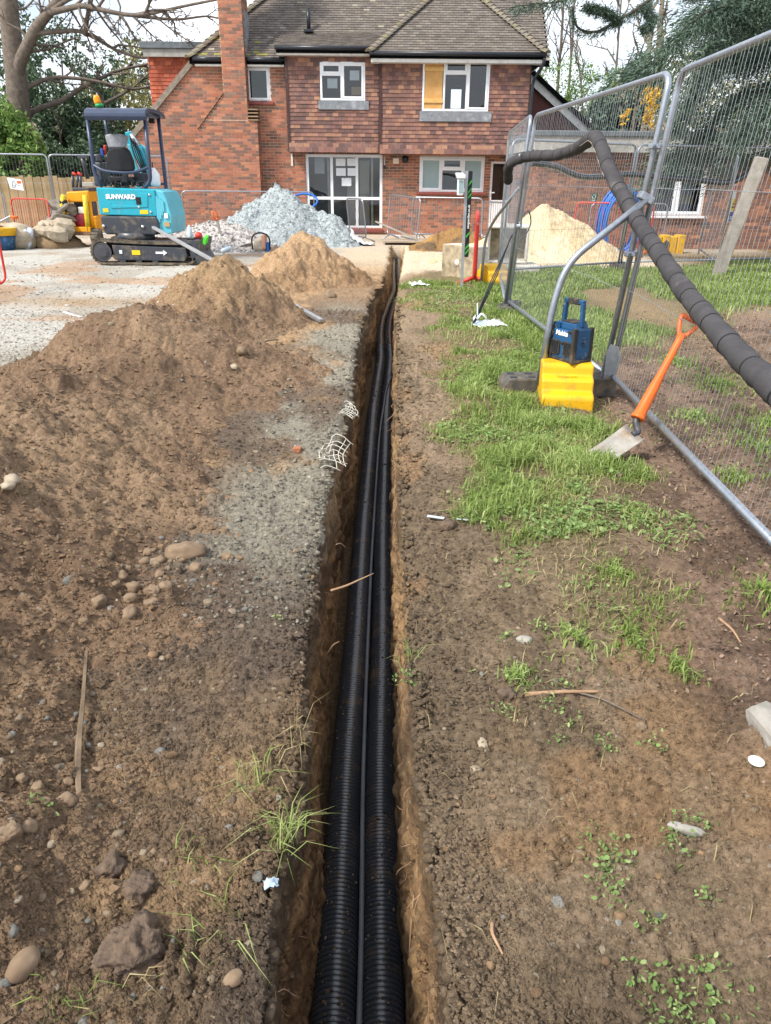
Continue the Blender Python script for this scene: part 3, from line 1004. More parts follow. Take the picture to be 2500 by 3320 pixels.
# --- tile hanging
rest = MB(); back = MB()
def tiled(x0, x1, z0, z1, y, hole, lim, pick):
    r = list(courses(x0, x1, z0, z1, [hole], None, .165, .1, .004, 0.0))
    # kicked-out foot: bottom two courses lean forward
    low = [q for q in r if q[2] < z0 + .15]; hi = [q for q in r if q[2] >= z0 + .15]
    put_pieces('wall_tile', hi, y, house, WTILES, rest, 'tile', lim, pick, WT_T)
    for q in low:
        k = (z0 + .2 - q[2]) * .35
        tile_into(rest, q[0], q[1], q[2], q[3], y - k, jit(random.choice(WT_T), .12))
MX0, MX1 = at(931, 300, YM).x, at(1228, 300, YM).x
RX0, RX1 = at(1232, 300, YR).x, at(1716, 300, YR).x
MZ0, RZ0 = at(1080, 494, YM).z, at(1400, 500, YR).z
EAVE_M, EAVE_R = at(1050, 165, YM).z, at(1450, 190, YR).z
tiled(MX0, MX1, MZ0, EAVE_M, YM, W_MID, 140, lambda x, z: z < 3.9)
tiled(RX0, RX1, RZ0, EAVE_R, YR, W_RIGHT, 300, lambda x, z: z < 3.9)
panel(back, MX0, MX1 - .02, MZ0 + .03, EAVE_M + .2, YM + .03, [W_MID], .28)
panel(back, RX0 + .02, RX1, RZ0 + .03, EAVE_R + .2, YR + .03, [W_RIGHT], .3)
for xx, y0, zz0, zz1 in ((RX0 - .012, YR, RZ0, EAVE_R), (RX1, YR, RZ0, EAVE_R), (MX0 - .02, YM, MZ0, EAVE_M)):
    z = zz0
    while z < zz1:      # dark corner tiles
        rest.box(xx - .012, xx + .06 if xx < 3 else xx + .022, y0 - .024, y0 + .3, z, z + .098, jit(C('#4b3a39'), .15))
        z += .1
rest.build('tile_hanging', M_TILE, house, True, kind='stuff')
back.build('bay_wall', M_TILE, house, True)
# --- rest of the shell: back and side walls, floors, with a window through to the trees behind
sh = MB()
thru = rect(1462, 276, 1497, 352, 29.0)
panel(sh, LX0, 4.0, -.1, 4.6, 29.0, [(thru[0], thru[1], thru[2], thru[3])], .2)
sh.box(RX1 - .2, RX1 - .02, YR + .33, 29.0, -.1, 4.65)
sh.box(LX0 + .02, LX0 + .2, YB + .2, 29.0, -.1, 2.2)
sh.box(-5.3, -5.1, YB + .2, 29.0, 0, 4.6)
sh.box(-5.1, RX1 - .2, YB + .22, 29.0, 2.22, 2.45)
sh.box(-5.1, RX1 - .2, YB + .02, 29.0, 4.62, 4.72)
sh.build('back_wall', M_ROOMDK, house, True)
rm = MB()
rm.box(-3.2, 3.5, 25.6, 25.75, -.05, 2.2)
rm.box(-3.2, 3.5, YB + .25, 25.6, -.06, .02)
rm.build('room', M_ROOM, house, True)

# --- windows
def window(name, r, y, mull=(), trans=(), fw=.055, depth=.07, parent=house, sash=(), panes=None, mats=None, sill=None):
    """outer frame; mull: x fractions, trans: (cell index, z fraction); every pane its own sub-part"""
    x0, x1, z0, z1 = r
    f = MB()
    f.box(x0, x1, y, y + depth, z1 - fw, z1); f.box(x0, x1, y, y + depth, z0, z0 + fw)
    f.box(x0, x0 + fw, y, y + depth, z0 + fw, z1 - fw); f.box(x1 - fw, x1, y, y + depth, z0 + fw, z1 - fw)
    xs_ = [x0 + fw] + [x0 + (x1 - x0) * m for m in mull] + [x1 - fw]
    cells = []
    for i in range(len(xs_) - 1):
        a = xs_[i] + (fw / 2 if i else 0); b = xs_[i + 1] - (fw / 2 if i < len(xs_) - 2 else 0)
        if i:
            f.box(xs_[i] - fw / 2, xs_[i] + fw / 2, y + .001, y + depth, z0 + fw, z1 - fw)
        tz = [t for ci, t in trans if ci == i]
        zs_ = [z0 + fw] + [z0 + (z1 - z0) * t for t in tz] + [z1 - fw]
        for j in range(len(zs_) - 1):
            c = zs_[j] + (fw / 2 if j else 0); d = zs_[j + 1] - (fw / 2 if j < len(zs_) - 2 else 0)
            if j:
                f.box(a, b, y + .002, y + depth, zs_[j] - fw / 2, zs_[j] + fw / 2)
            cells.append((a, b, c, d, i, j))
    w_ = f.build(name, M_UPVC, parent, True, bevel=.006)
    for a, b, c, d, i, j in cells:
        k = (i, j)
        if k in sash:
            q = MB(); s_ = .045
            yy = y - .012
            q.box(a - .01, b + .01, yy, yy + .05, d - s_, d + .01); q.box(a - .01, b + .01, yy, yy + .05, c - .01, c + s_)
            q.box(a - .01, a + s_, yy, yy + .05, c + s_, d - s_); q.box(b - s_, b + .01, yy, yy + .05, c + s_, d - s_)
            o = q.build('casement', M_UPVC, None, bevel=.005)
            o.parent = w_; o.matrix_parent_inverse = w_.matrix_parent_inverse.copy() if False else Matrix()
            a, b, c, d = a + s_, b - s_, c + s_, d - s_
        g = MB()
        g.add([(a - .002, y + .03, c - .002), (b + .002, y + .03, c - .002), (b + .002, y + .03, d + .002), (a - .002, y + .03, d + .002)], [(0, 1, 2, 3)])
        mm = (mats or {}).get(k, M_GLASS)
        if mm is None: continue
        o = g.build('pane', mm, None)
        o.parent = w_
    if sill:
        q = MB(); q.box(x0 - .08, x1 + .08, y - .11, y + .05, z0 - .075, z0 - .005)
        o = q.build('sill', sill, None, bevel=.008); o.parent = w_
    return w_
def sub(mb, name, m, par, bevel=0, **k):
    o = mb.build(name, m, None, bevel=bevel, **k)
    o.parent = par
    return o
def lead_apron(r, y, h, par):
    q = MB(); q.box(r[0] - .06, r[1] + .1, y - .035, y - .012, r[2] - h, r[2] - .004)
    sub(q, 'lead_apron', M_LEAD, par)
wl = window('window', W_LEFT, YB + .03, sash=((0, 0),), sill=M_SILL)
q = MB(); q.box(W_LEFT[0], W_LEFT[1], YB + .9, YB + .92, W_LEFT[2], W_LEFT[3]); sub(q, 'blind', M_ROOM, wl)
wm = window('window', W_MID, YM - .01, mull=(.475,), trans=((0, .67),), sash=((0, 1), (1, 0)))
lead_apron(W_MID, YM, .22, wm)
for pr in ((1061, 254, 1094, 286), (1134, 228, 1165, 260)):
    a = rect(*pr, YM); q = MB(); q.box(a[0], a[1], YM + .03, YM + .034, a[2], a[3]); sub(q, 'paper_sheet', M_PAPER, wm)
a = rect(1139, 280, 1170, 306, YM); q = MB(); q.box(a[0], a[1], YM + .12, YM + .4, a[2], a[3]); sub(q, 'cardboard_box', M_CARD, wm)
wr = window('window', W_RIGHT, YR - .01, mull=(.325, .665), trans=((1, .71),), sash=((1, 1), (2, 0)), mats={(0, 0): None})
lead_apron(W_RIGHT, YR, .25, wr)
a = (W_RIGHT[0] + .06, W_RIGHT[0] + (W_RIGHT[1] - W_RIGHT[0]) * .30, W_RIGHT[2] + .05, W_RIGHT[3] - .05)
q = MB(); q.box(a[0], a[1], YR + .0, YR + .018, a[2], a[3]); sub(q, 'plywood_sheet', M_PLY, wr)
for fz in (.17, .81):
    z = a[2] + (a[3] - a[2]) * fz; q = MB(); q.box(a[0] - .02, a[1] + .02, YR - .028, YR - .001, z - .05, z + .05); sub(q, 'batten', M_PINE, wr, .003)
wg = window('window', W_GROUND, YB + .0, mull=(.34, .66), trans=((1, .64),), sash=((1, 1), (0, 0), (2, 0)), sill=M_SILL, mats={(0, 0): M_FROST, (2, 0): M_FROST})
pt = window('patio_window', PATIO, YB + .03, mull=(.335, .665), trans=((0, .415), (1, .415), (2, .415)), fw=.08)
q = MB(); q.box(PATIO[0] - .02, PATIO[1] + .02, YB - .06, YB + .1, PATIO[2] - .09, PATIO[2] - .005); sub(q, 'sill', M_SILL, pt, .006)
for pr in ((1089, 514, 1120, 538), (1126, 514, 1157, 538), (1090, 545, 1121, 570), (1127, 545, 1158, 570), (1108, 577, 1139, 603)):
    a = rect(*pr, YB + .05); q = MB(); q.box(a[0], a[1], YB + .048, YB + .052, a[2], a[3]); sub(q, 'paper_sheet', M_PAPER, pt)
a = rect(1020, 512, 1052, 563, YB + .6); q = MB(); q.box(a[0], a[1], YB + .6, YB + .605, a[2], a[3]); sub(q, 'poster', M_PAPER, pt)
for pr, yy in (((1166, 520, 1198, 725), YB + .7), ((1126, 575, 1160, 722), YB + .9)):
    a = rect(*pr, yy); q = MB(); q.box(a[0], a[1], yy, yy + .05, .05, a[3]); sub(q, 'inner_door', M_DOOR, pt)
for px in (1063, 1203):
    a = rect(px, 508, px + 7, 735, YB + .4); q = MB(); q.box(a[0], a[1], YB + .4, YB + .45, .05, a[3]); sub(q, 'inner_post', M_DOOR, pt)
# back door with glazed top half
dr = window('back_door', BDOOR, YB + .03, trans=((0, .42),), fw=.07)
q = MB(); q.box(BDOOR[0] + .07, BDOOR[1] - .07, YB + .045, YB + .06, BDOOR[2] + .07, BDOOR[2] + (BDOOR[3] - BDOOR[2]) * .4); sub(q, 'door_panel', M_UPVC, dr)
q = MB(); q.box(BDOOR[0] + .03, BDOOR[0] + .15, YB - .03, YB - .01, BDOOR[2] + 1.0, BDOOR[2] + 1.03); q.box(BDOOR[0] + .03, BDOOR[0] + .05, YB - .02, YB + .03, BDOOR[2] + .95, BDOOR[2] + 1.08); sub(q, 'handle', M_UPVC, dr)

# --- small fixings on the wall
vx = at(1314, 517, YB)
q = MB(); Mv = Matrix.Translation((vx.x, YB - .05, vx.z)) @ Matrix.Rotation(R(90), 4, 'X')
q.lathe([(.10, -.05), (.10, -.02), (.075, 0), (.06, .005), (.04, .04), (.035, .06)], 20, Mv)
q.build('flue_terminal', M_BLACKPVC, house, True)
for px in (1247,):
    a = at(px, 505, YB); b = at(px, 536, YB); q = MB(); q.box(a.x - .012, a.x + .012, YB - .03, YB - .005, b.z, a.z); q.build('conduit', M_WHITEPAINT, house, True)
    q = MB(); q.cbox((a.x, YB - .03, b.z - .05), (.07, .06, .09)); q.build('wall_lamp', M_BLACKPVC, house, True, bevel=.01)
a = at(946, 496, YB); b = at(953, 538, YB); q = MB(); q.box(a.x - .02, a.x + .025, YB - .03, YB + .0, b.z, a.z); q.build('overflow_strip', M_WHITEPAINT, house, True)
q = MB(); a = at(933, 403, YB - .2); q.tube([(a.x - .02, YB - .1, a.z), (a.x - .02, YB + .1, a.z)], .016, 8); q.build('overflow_pipe', M_UPVC, house, True)
q = MB()
for px, py in ((1284, 518), (1284, 526)):
    a = at(px, py, YB); q.box(a.x - .085, a.x + .085, YB - .014, YB - .002, a.z - .035, a.z + .035, (.9, .75, .62))
q.build('air_brick', M_BRICK, house, True)

# --- shoulder tiles of the chimney breast
for k in range(4):
    t = k / 4
    a, b = at(800, 346, YC), at(845, 392, YC)
    z = a.z - (a.z - b.z) * t
    q = MB(); q.box(cu1 + .0, cl1 + .04 + .0 * k, YC - .03 - .03 * t, YB, z - .085, z - .05, jit(C('#8a7560'), .12)); 
    q.build('shoulder_tile', M_TILE, house, True, bevel=.004)
n = 11
for k in range(n):
    t = (k + .5) / n
    x = cl0 + (cu0 - cl0) * t; z = sl0 + (sl1 - sl0) * t
    q = MB(); ang = math.atan2(sl1 - sl0, cu0 - cl0)
    q.cbox((x - .02, YC + .13, z + .02), (.12, .32, .022), (0, -ang + .18, 0), jit(C('#8d6a52'), .15))
    q.build('creasing_tile', M_TILE, house, True)
# --- raking verge and the small tile-hung dormer on the left
L = (vb - va).length
q = MB(); ve = va + (vb - va) * 1.12
q.beam((va.x + .03, YB - .03, va.z + .03), (ve.x, YB - .03, ve.z + .03), .09, .14, tone=(1, 1, 1)); q.build('verge_board', mat('weathered_board', '#8d8174', '#6f665b', rough=.9, scale=10, bump=.3), house, True)
q = MB(); q.prism([(va.x + .02, va.z + .1), (ve.x, ve.z + .1), (ve.x, ve.z + .02), (va.x + .02, va.z + .02)], YB, 28.9); q.build('lean_to_roof', M_ROOFTILE, house, True)
dx0, dx1 = at(484, 250, 24.3).x, at(640, 250, 24.3).x
dz0, dz1 = 2.6, at(540, 188, 24.3).z
rest = MB()
for a, b, z0, z1, fl in courses(dx0, dx1, dz0, dz1, (), None, .165, .1, .004, 0):
    tile_into(rest, a, b, z0, z1, 24.3, jit(random.choice([C('#b5604a'), C('#a9563f'), C('#bd6b50'), C('#a25a45')]), .1))
rest.build('dormer_tile_hanging', M_TILE, house, True, kind='stuff')
q = MB(); q.box(dx0 + .01, dx1, 24.34, 28.8, dz0 - .3, dz1 + .02); q.build('dormer_wall', M_TILE, house, True)
fa, fb = rect(458, 158, 640, 188, 24.1)[0:2], rect(458, 156, 640, 188, 24.1)[2:4]
q = MB(); q.box(fa[0], dx1 + .3, 24.0, 28.9, dz1 + .19, dz1 + .36); q.build('flat_roof', M_FELT, house, True, bevel=.02)
q = MB(); q.box(fa[0] + .06, dx1 + .1, 24.06, 24.1, dz1 + .0, dz1 + .186); q.build('dormer_fascia', mat('grey_fascia', '#a09d97', '#85827c', rough=.8, scale=6, bump=.1), house, True)

# --- roofs: every slope carries lapped plain tiles
RTILES = piece_meshes('roof_tile', (.161, .012, .1), RT_T, M_ROOFTILE, wedge=True)
roofstuff = MB(); deck = MB()
def roof_slope(org, u, v, poly, lim, tones, moss=None, pick=None):
    """poly in (u,v) metres from org; u along the eave, v up the slope"""
    org, u, v = Vector(org), Vector(u).normalized(), Vector(v).normalized()
    n_ = u.cross(v).normalized()
    M = Matrix((u, -n_, v)).transposed().to_4x4()
    M.translation = org
    px_ = np.array([p[0] for p in poly]); pv_ = np.array([p[1] for p in poly])
    k = 0; vv = pv_.min()
    while vv < pv_.max():
        uu = px_.min() - (0 if k % 2 else .0825)
        while uu < px_.max():
            cu, cv = uu + .0825, vv + .05
            if inpoly(np.array([cu]), np.array([cv]), poly)[0]:
                key = (house.name, 'roof_tile')
                tn = jit(random.choice(tones), .12)
                if moss: tn = moss(cu, cv, tn)
                if budget.get(key, 0) < lim and (pick is None or pick(cu, cv)):
                    budget[key] = budget.get(key, 0) + 1
                    o = bpy.data.objects.new('roof_tile', random.choice(RTILES))
                    col.objects.link(o)
                    wm_ = M @ Matrix.Translation((cu, 0, cv))
                    o.parent = house
                    o.matrix_parent_inverse = Matrix.Translation(-house.location)
                    o.matrix_basis = wm_
                else:
                    t0 = MB(); tile_into(t0, cu - .0805, cu + .0805, cv - .05, cv + .05, 0, tn)
                    roofstuff.add([M @ Vector(p) for p in t0.v], t0.f, tn)
            uu += .165
        vv += .1; k += 1
    back_ = [M @ Vector((p[0], .035, p[1])) for p in poly]
    deck.add(back_ + [p - Vector((0, 0, .12)) for p in back_], [tuple(range(len(poly)))] + [(i, (i + 1) % len(poly), (i + 1) % len(poly) + len(poly), i + len(poly)) for i in range(len(poly))])
KP = .92                                   # rise over run
vdir = Vector((0, 1, KP)).normalized()
ls = math.hypot(1, KP)
# main front slope
eL = Vector((at(612, 185, 23.45).x, 23.45, EAVE_L + .03))
mainW = RX0 - eL.x + 2.6
HR = 3.6                                    # run to the ridge
def mossf(u, v, tn):
    k = max(0, 1 - v / 1.0) * (1 if u < 3.3 else 0) * (.55 + .45 * math.sin(u * 7.3 + v * 3))
    if random.random() < k * .55:
        return jit(C('#86814f'), .15)
    if random.random() < .02: return jit(C('#8f887a'), .1)
    return tn
roof_slope(eL, (1, 0, 0), vdir, [(0, 0), (mainW + 2, 0), (mainW + 2, HR * ls), (HR, HR * ls)], 150, RT_T, mossf, lambda u, v: 2.6 < u < 6.5 and .6 < v < 2.4)
roof_slope((eL.x, 23.45 + 2 * HR, eL.z), (0, -1, 0), Vector((1, 0, KP)), [(0, 0), (2 * HR, 0), (HR, HR * ls)], 0, RT_T)
q = MB()
q.add([Vector((eL.x + HR, 23.45 + HR, eL.z + HR * KP)), Vector((4.4, 23.45 + HR, eL.z + HR * KP)), Vector((4.4, 23.45 + 2 * HR, eL.z)), Vector((eL.x, 23.45 + 2 * HR, eL.z))], [(0, 1, 2, 3)])
q.build('rear_roof_slope', M_ROOFTILE, house, True)
# middle bay: shallower kick down to its own gutter
eMz = EAVE_M + .06
mk = Vector((0, 1, .42)).normalized()
eM0 = Vector((MX0 - .22, YM - .30, eMz))
lenm = 1.6
roof_slope(eM0, (1, 0, 0), mk, [(0, 0), (MX1 - MX0 + .3, 0), (MX1 - MX0 + .3, 1.35), (0, 1.35)], 0, RT_T)
# right bay: hipped
eRz = EAVE_R + .1
hx0, hx1 = RX0 - .28, RX1 + .33
hw = (hx1 - hx0) / 2
hy = YR - .33
roof_slope((hx0, hy, eRz), (1, 0, 0), vdir, [(0, 0), (hx1 - hx0, 0), (hw, hw * ls)], 300, RT_T, None, lambda u, v: v < 1.6)
roof_slope((hx1, hy, eRz), (0, 1, 0), Vector((-1, 0, KP)), [(0, 0), (6.2, 0), (6.2, hw * ls), (hw, hw * ls)], 0, RT_T)
roof_slope((hx0, hy + 6.2, eRz), (0, -1, 0), Vector((1, 0, KP)), [(0, 0), (6.2, 0), (6.2 - hw, hw * ls), (0, hw * ls)], 0, RT_T)
roofstuff.build('roof_tiling', M_ROOFTILE, house, True, kind='stuff')
deck.build('roof', M_ROOFTILE, house, True)
# bonnet hip tiles
def hips(p, q_, n):
    p, q_ = Vector(p), Vector(q_)
    d = (q_ - p)
    for k in range(n):
        c = p + d * ((k + .5) / n)
        b = MB()
        L_ = d.length / n * 1.35
        side = d.normalized().cross(Vector((0, 0, 1))).normalized()
        upv = side.cross(d.normalized())
        pts = []
        for e, lift in ((-L_ / 2, .055), (L_ / 2, .015)):
            for a in range(6):
                th = math.pi * a / 5
                pts.append(c + d.normalized() * e + side * math.cos(th) * .13 + upv * (math.sin(th) * .075 + lift - .03))
        b.add(pts, [(i, i + 1, i + 7, i + 6) for i in range(5)] + [(5, 4, 3, 2, 1, 0)], jit(C('#7a7268') if k % 4 else C('#79725f'), .12))
        b.build('hip_tile', M_ROOFTILE, house, True)
hips((hx0, hy, eRz), (hx0 + hw, hy + hw, eRz + hw * KP), 26)
hips((hx1, hy, eRz), (hx0 + hw, hy + hw, eRz + hw * KP), 26)
hips(eL, (eL.x + HR, 23.45 + HR, eL.z + HR * KP), 30)
q = MB(); q.box(cu1 - .01, cu1 + .03, YC + .2, YB + .5, 4.45, 5.6); q.build('chimney_flashing', M_LEAD, house, True)
# soil vent pipe on the roof
a = at(1001, 85, 24.25); q = MB(); q.tube([(a.x, 24.25, a.z - .1), (a.x, 24.25, a.z + .42)], .055, 10); q.box(a.x - .12, a.x + .12, 24.0, 24.3, a.z - .16, a.z - .1); q.build('vent_pipe', M_BLACKPVC, house, True)
# fascias, gutters, downpipe
def eave(x0, x1, y, z, name='fascia', drop=.16):
    q = MB(); q.box(x0 + .04, x1 - .04, y + .06, y + .085, z - drop - .03, z - .02); q.box(x0 + .04, x1 - .04, y + .085, y + .42, z - drop - .028, z - drop - .005)
    q.build(name, M_WHITEPAINT, house, True)
    q = MB(); q.tube([(x0, y + .0, z - .03), (x1, y + .0, z - .035)], .056, 10); q.build('gutter', M_BLACKPVC, house, True)
eave(eL.x + .1, cu0, eL.y - .02, eL.z)
eave(cu1, MX0 - .03, eL.y - .02, eL.z)
eave(MX0 - .25, RX0 - .2, eM0.y - .02, eM0.z)
eave(hx0, hx1, hy - .02, eRz, drop=.2)
q = MB(); q.box(hx0 + .04, hx0 + .07, hy + .1, YR + .1, eRz - .22, eRz - .03); q.box(hx1 - .07, hx1 - .04, hy + .1, 28, eRz - .22, eRz - .03); q.build('fascia_return', M_WHITEPAINT, house, True)
p0 = Vector((hx1 - .05, hy, eRz - .08))
q = MB(); q.tube(fillet([p0, p0 + Vector((0, .0, -.15)), Vector((RX1 + .07, YR - .05, eRz - .62)), Vector((RX1 + .05, YR - .05, 2.2)), Vector((RX1 + .05, YR - .03, .1))], .1), .042, 10)
q.build('downpipe', M_BLACKPVC, house, True)
q = MB(); a = at(1243, 193, YR); q.cbox((a.x, YR - .05, a.z), (.09, .06, .07)); q.build('alarm_lamp', mat('red_plastic', '#b8323a', '#a82a33', rough=.4, bump=0), house, True, bevel=.015)

# --- gable of the wing behind, with white bargeboard
YG = 25.6
ga, gb, gc = at(1730, 285, YG), at(1890, 435, YG), at(1716, 440, YG)
q = MB(); q.prism([(RX1 - .1, 1.9), (gb.x + .3, 1.9), (gb.x, gb.z), (RX1 - .1, ga.z + (ga.x - RX1) * .9)], YG, YG + 3); q.build('side_wing', mat('side_tile', '#6d463d', '#5a3a35', rough=.9, scale=20, bump=.5, bscale=40), house, True)
q = MB(); d = (gb - ga).normalized(); up_ = Vector((-d.z, 0, d.x)); up_ = up_ if up_.z > 0 else -up_
q.beam(ga - d * .6 + Vector((0, -.05, 0)), gb + d * .5 + Vector((0, -.05, 0)), .05, .2, up=(0, 1, 0)) if False else q.prism([((ga - d * .6).x, (ga - d * .6).z), ((gb + d * .4).x, (gb + d * .4).z), ((gb + d * .4 + up_ * .2).x, (gb + d * .4 + up_ * .2).z), ((ga - d * .6 + up_ * .2).x, (ga - d * .6 + up_ * .2).z)], YG - .12, YG - .07)
q.build('bargeboard', M_WHITEPAINT, house, True)
q = MB(); q.prism([((ga - d * .6 + up_ * .2).x, (ga - d * .6 + up_ * .2).z), ((gb + d * .5 + up_ * .2).x, (gb + d * .5 + up_ * .2).z), ((gb + d * .5 + up_ * .32).x, (gb + d * .5 + up_ * .32).z), ((ga - d * .6 + up_ * .32).x, (ga - d * .6 + up_ * .32).z)], YG - .2, YG + 3); q.build('wing_roof', M_ROOFTILE, house, True)

# ================================================================== FLAT-ROOFED ANNEX on the right
YA = 19.4
annex = thing('annex', 'low flat-roofed brick annex behind the fence on the right', 'building', (6.5, YA, 0))
AX0, AX1 = at(1737, 700, YA).x, 13.0
AT = at(2000, 492, YA).z
WA = rect(2108, 535, 2288, 700, YA)
AB_T = [C('#8f6552'), C('#7d5a4d'), C('#6d5048'), C('#a07058'), C('#86604f'), C('#73564b')]
ABR = piece_meshes('brick', (.212, .02, .062), AB_T, M_BRICK)
rest = MB(); mort = MB()
put_pieces('brick', list(courses(AX0, AX1, -.2, AT, [WA])), YA, annex, ABR, rest, 'brick', 300, lambda x, z: z > .35 and x < 9, AB_T)
# left return wall, running back to the house
z = -.2; k = 0
while z < AT - .02:
    y = YA - (.1125 if k % 2 else 0)
    while y < YB:
        a, b = max(y, YA + .02), min(y + .215, YB)
        if b - a > .03: rest.add([(AX0 - .008, b, z), (AX0 - .008, a, z), (AX0 - .008, a, z + .065), (AX0 - .008, b, z + .065)], [(0, 1, 2, 3)], jit(random.choice(AB_T), .12))
        y += .225
    z += .075; k += 1
rest.build('brickwork', M_BRICK, annex, True, kind='stuff')
panel(mort, AX0, AX1, -.25, AT, YA + .008, [WA], .2)
mort.box(AX0, AX0 + .2, YA + .21, YB + .05, -.25, AT)
mort.build('wall', M_MORTAR, annex, True)
q = MB(); q.box(AX0 - .25, AX1 + .3, YA - .3, YB + 3, AT + .30, AT + .42); q.build('flat_roof', M_FELT, annex, True, bevel=.02)
q = MB(); q.box(AX0 - .2, AX1 + .2, YA - .26, YA - .22, AT - .02, AT + .30); q.box(AX0 - .2, AX0 - .16, YA - .22, YB, AT - .02, AT + .30); q.build('fascia', mat('peeling_fascia', '#a5a39d', '#8b8984', rough=.85, scale=7, bump=.25, dirt='#d5d2cb', dirt_amt=.6, dirt_scale=3), annex, True)
q = MB(); q.box(AX0 - .2, AX1, YA - .22, YB, AT - .01, AT + .03); q.build('soffit', M_WHITEPAINT, annex, True)
wa = window('window', WA, YA + .03, mull=(.5,), sash=((0, 0), (1, 0)), parent=annex)
q = MB(); q.box(WA[0] - .06, WA[1] + .1, YA - .1, YA + .03, WA[2] - .05, WA[2] - .004); sub(q, 'sill', M_UPVC, wa, .006)
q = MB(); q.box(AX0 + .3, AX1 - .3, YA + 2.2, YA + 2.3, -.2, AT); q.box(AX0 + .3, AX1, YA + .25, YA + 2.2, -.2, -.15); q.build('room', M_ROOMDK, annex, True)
a = rect(2195, 600, 2250, 690, YA + .3); q = MB(); q.box(a[0], a[1], YA + .3, YA + .31, a[2] - .1, a[3]); sub(q, 'poster', mat('blue_poster', '#3c4a8d', '#343f7d', rough=.7, scale=3, bump=0), wa)
a = rect(2205, 632, 2245, 662, YA + .29); q = MB(); q.box(a[0], a[1], YA + .285, YA + .295, a[2], a[3]); sub(q, 'poster_band', mat('yellow_print', '#c9b83a', '#bcaa33', rough=.7, bump=0), wa)
for k in range(7):    # bars inside the panes
    x = WA[0] + .08 + (WA[1] - WA[0] - .16) * (k + .5) / 7
    q = MB(); q.tube([(x, YA + .16, WA[2] + .05), (x, YA + .16, WA[3] - .05)], .008, 6); sub(q, 'bar', M_BLACKPVC, wa)
a = rect(1916, 627, 1934, 656, YA)
sg = thing('wall_notice', 'small dark green notice on the annex wall above the sand', 'notice', ((a[0] + a[1]) / 2, YA - .01, a[2]))
q = MB(); q.box(a[0], a[1], YA - .016, YA - .006, a[2], a[3]); q.build('plate', mat('green_notice', '#2f5a4d', '#2a5146', rough=.5, bump=0), sg, True)
M_WHITEINK = mat('white_print', '#e6e8e6', rough=.6, bump=0)
q = MB(); cx, cz = (a[0] + a[1]) / 2, (a[2] + a[3]) / 2
q.tube([(cx - .04, YA - .019, cz + .03), (cx - .03, YA - .019, cz - .01), (cx + .03, YA - .019, cz - .01), (cx + .045, YA - .019, cz + .04)], .006, 5)
q.box(cx - .05, cx + .05, YA - .019, YA - .017, cz - .05, cz - .042); q.box(cx - .05, cx + .04, YA - .019, YA - .017, cz - .07, cz - .062); q.box(cx - .02, cx + .055, YA - .019, YA - .017, cz + .06, cz + .068)
q.build('pictogram', M_WHITEINK, sg, True)
# ================================================================== DUCTS IN THE TRENCH
M_DUCT = mat('black_duct', '#30343a', '#383c42', rough=.26, scale=9, bump=.1, spec=.85, dirt='#6d5742', dirt_amt=.3, dirt_scale=7)
M_CABLE = mat('grey_cable', '#6d7075', '#5c5f64', rough=.5, scale=6, bump=.05)
def duct(label, xs):
    """twin-wall duct: ribbed all along; ribs are modelled where they can be seen"""
    ys = np.array([p[1] for p in xs]); xx = np.array([p[0] for p in xs]); zz = np.array([p[2] for p in xs])
    r = .064
    per = .0165
    rows = []
    y = -1.2
    while y < 10.5:
        for f, dr in ((0, 0), (.16, .0), (.34, -.0065), (.50, -.0085), (.66, -.0065), (.84, .0)):
            rows.append((y + f * per, r + dr + (.0015 if f in (0, .16, .84) else 0)))
        y += per if y < 3.5 else per * 1.0
    while y < 19.9:
        rows.append((y, r))
        y += .05
    rows = np.array(rows)
    Y = rows[:, 0]; rad = rows[:, 1]
    def sm(v):
        # smooth interpolation through the survey points
        t = np.interp(Y, ys, v)
        k = 0.35
        acc = np.zeros_like(Y); wsum = 0
        for o in np.linspace(-k, k, 9):
            wgt = 1 - abs(o) / (k * 1.2)
            acc += wgt * np.interp(Y + o, ys, v); wsum += wgt
        return acc / wsum
    X, Z = sm(xx), sm(zz)
    dX = np.gradient(X, Y)
    n = 26
    a = np.linspace(0, 2 * np.pi, n, endpoint=False)
    nx = 1 / np.sqrt(1 + dX ** 2); ny = -dX * nx
    V = np.zeros((len(Y), n, 3))
    V[:, :, 0] = X[:, None] + rad[:, None] * np.cos(a)[None, :] * nx[:, None]
    V[:, :, 1] = Y[:, None] + rad[:, None] * np.cos(a)[None, :] * ny[:, None]
    V[:, :, 2] = Z[:, None] + rad[:, None] * np.sin(a)[None, :]
    idx = np.arange(len(Y) * n).reshape(len(Y), n)
    j = np.roll(np.arange(n), -1)
    F = np.stack([idx[:-1], idx[1:], idx[1:][:, j], idx[:-1][:, j]], 2).reshape(-1, 4)
    o = np_mesh('corrugated_duct', V.reshape(-1, 3), F, M_DUCT)
    props(o, label, 'pipe', 'black ducts lying side by side in the trench')
    return o
def zc(y): return float(floor_z(np.array([y]))[0]) + .068
PL = [(-.135, -2), (-.130, .8), (-.133, 1.32), (-.150, 2.3), (-.141, 3.2), (-.149, 4.6), (-.138, 6.0), (-.133, 7.28), (-.106, 8.47), (-.076, 9.79), (-.107, 11.3), (-.092, 12.3), (.0, 13.7), (.12, 15.05), (.115, 17.2), (.145, 20)]
PR = [(.005, -2), (.010, .8), (.004, 1.32), (-.012, 2.3), (-.003, 3.2), (-.012, 4.6), (-.002, 6.0), (.006, 7.28), (.03, 8.47), (.06, 9.79), (.03, 11.3), (.046, 12.3), (.138, 13.7), (.258, 15.05), (.25, 17.2), (.28, 20)]
duct('ribbed black plastic duct lying along the shaded wall of the trench', [(x, y, zc(y)) for x, y in PL])
duct('ribbed black plastic duct lying against the sunlit wall of the trench', [(x, y, zc(y)) for x, y in PR])
q = MB()
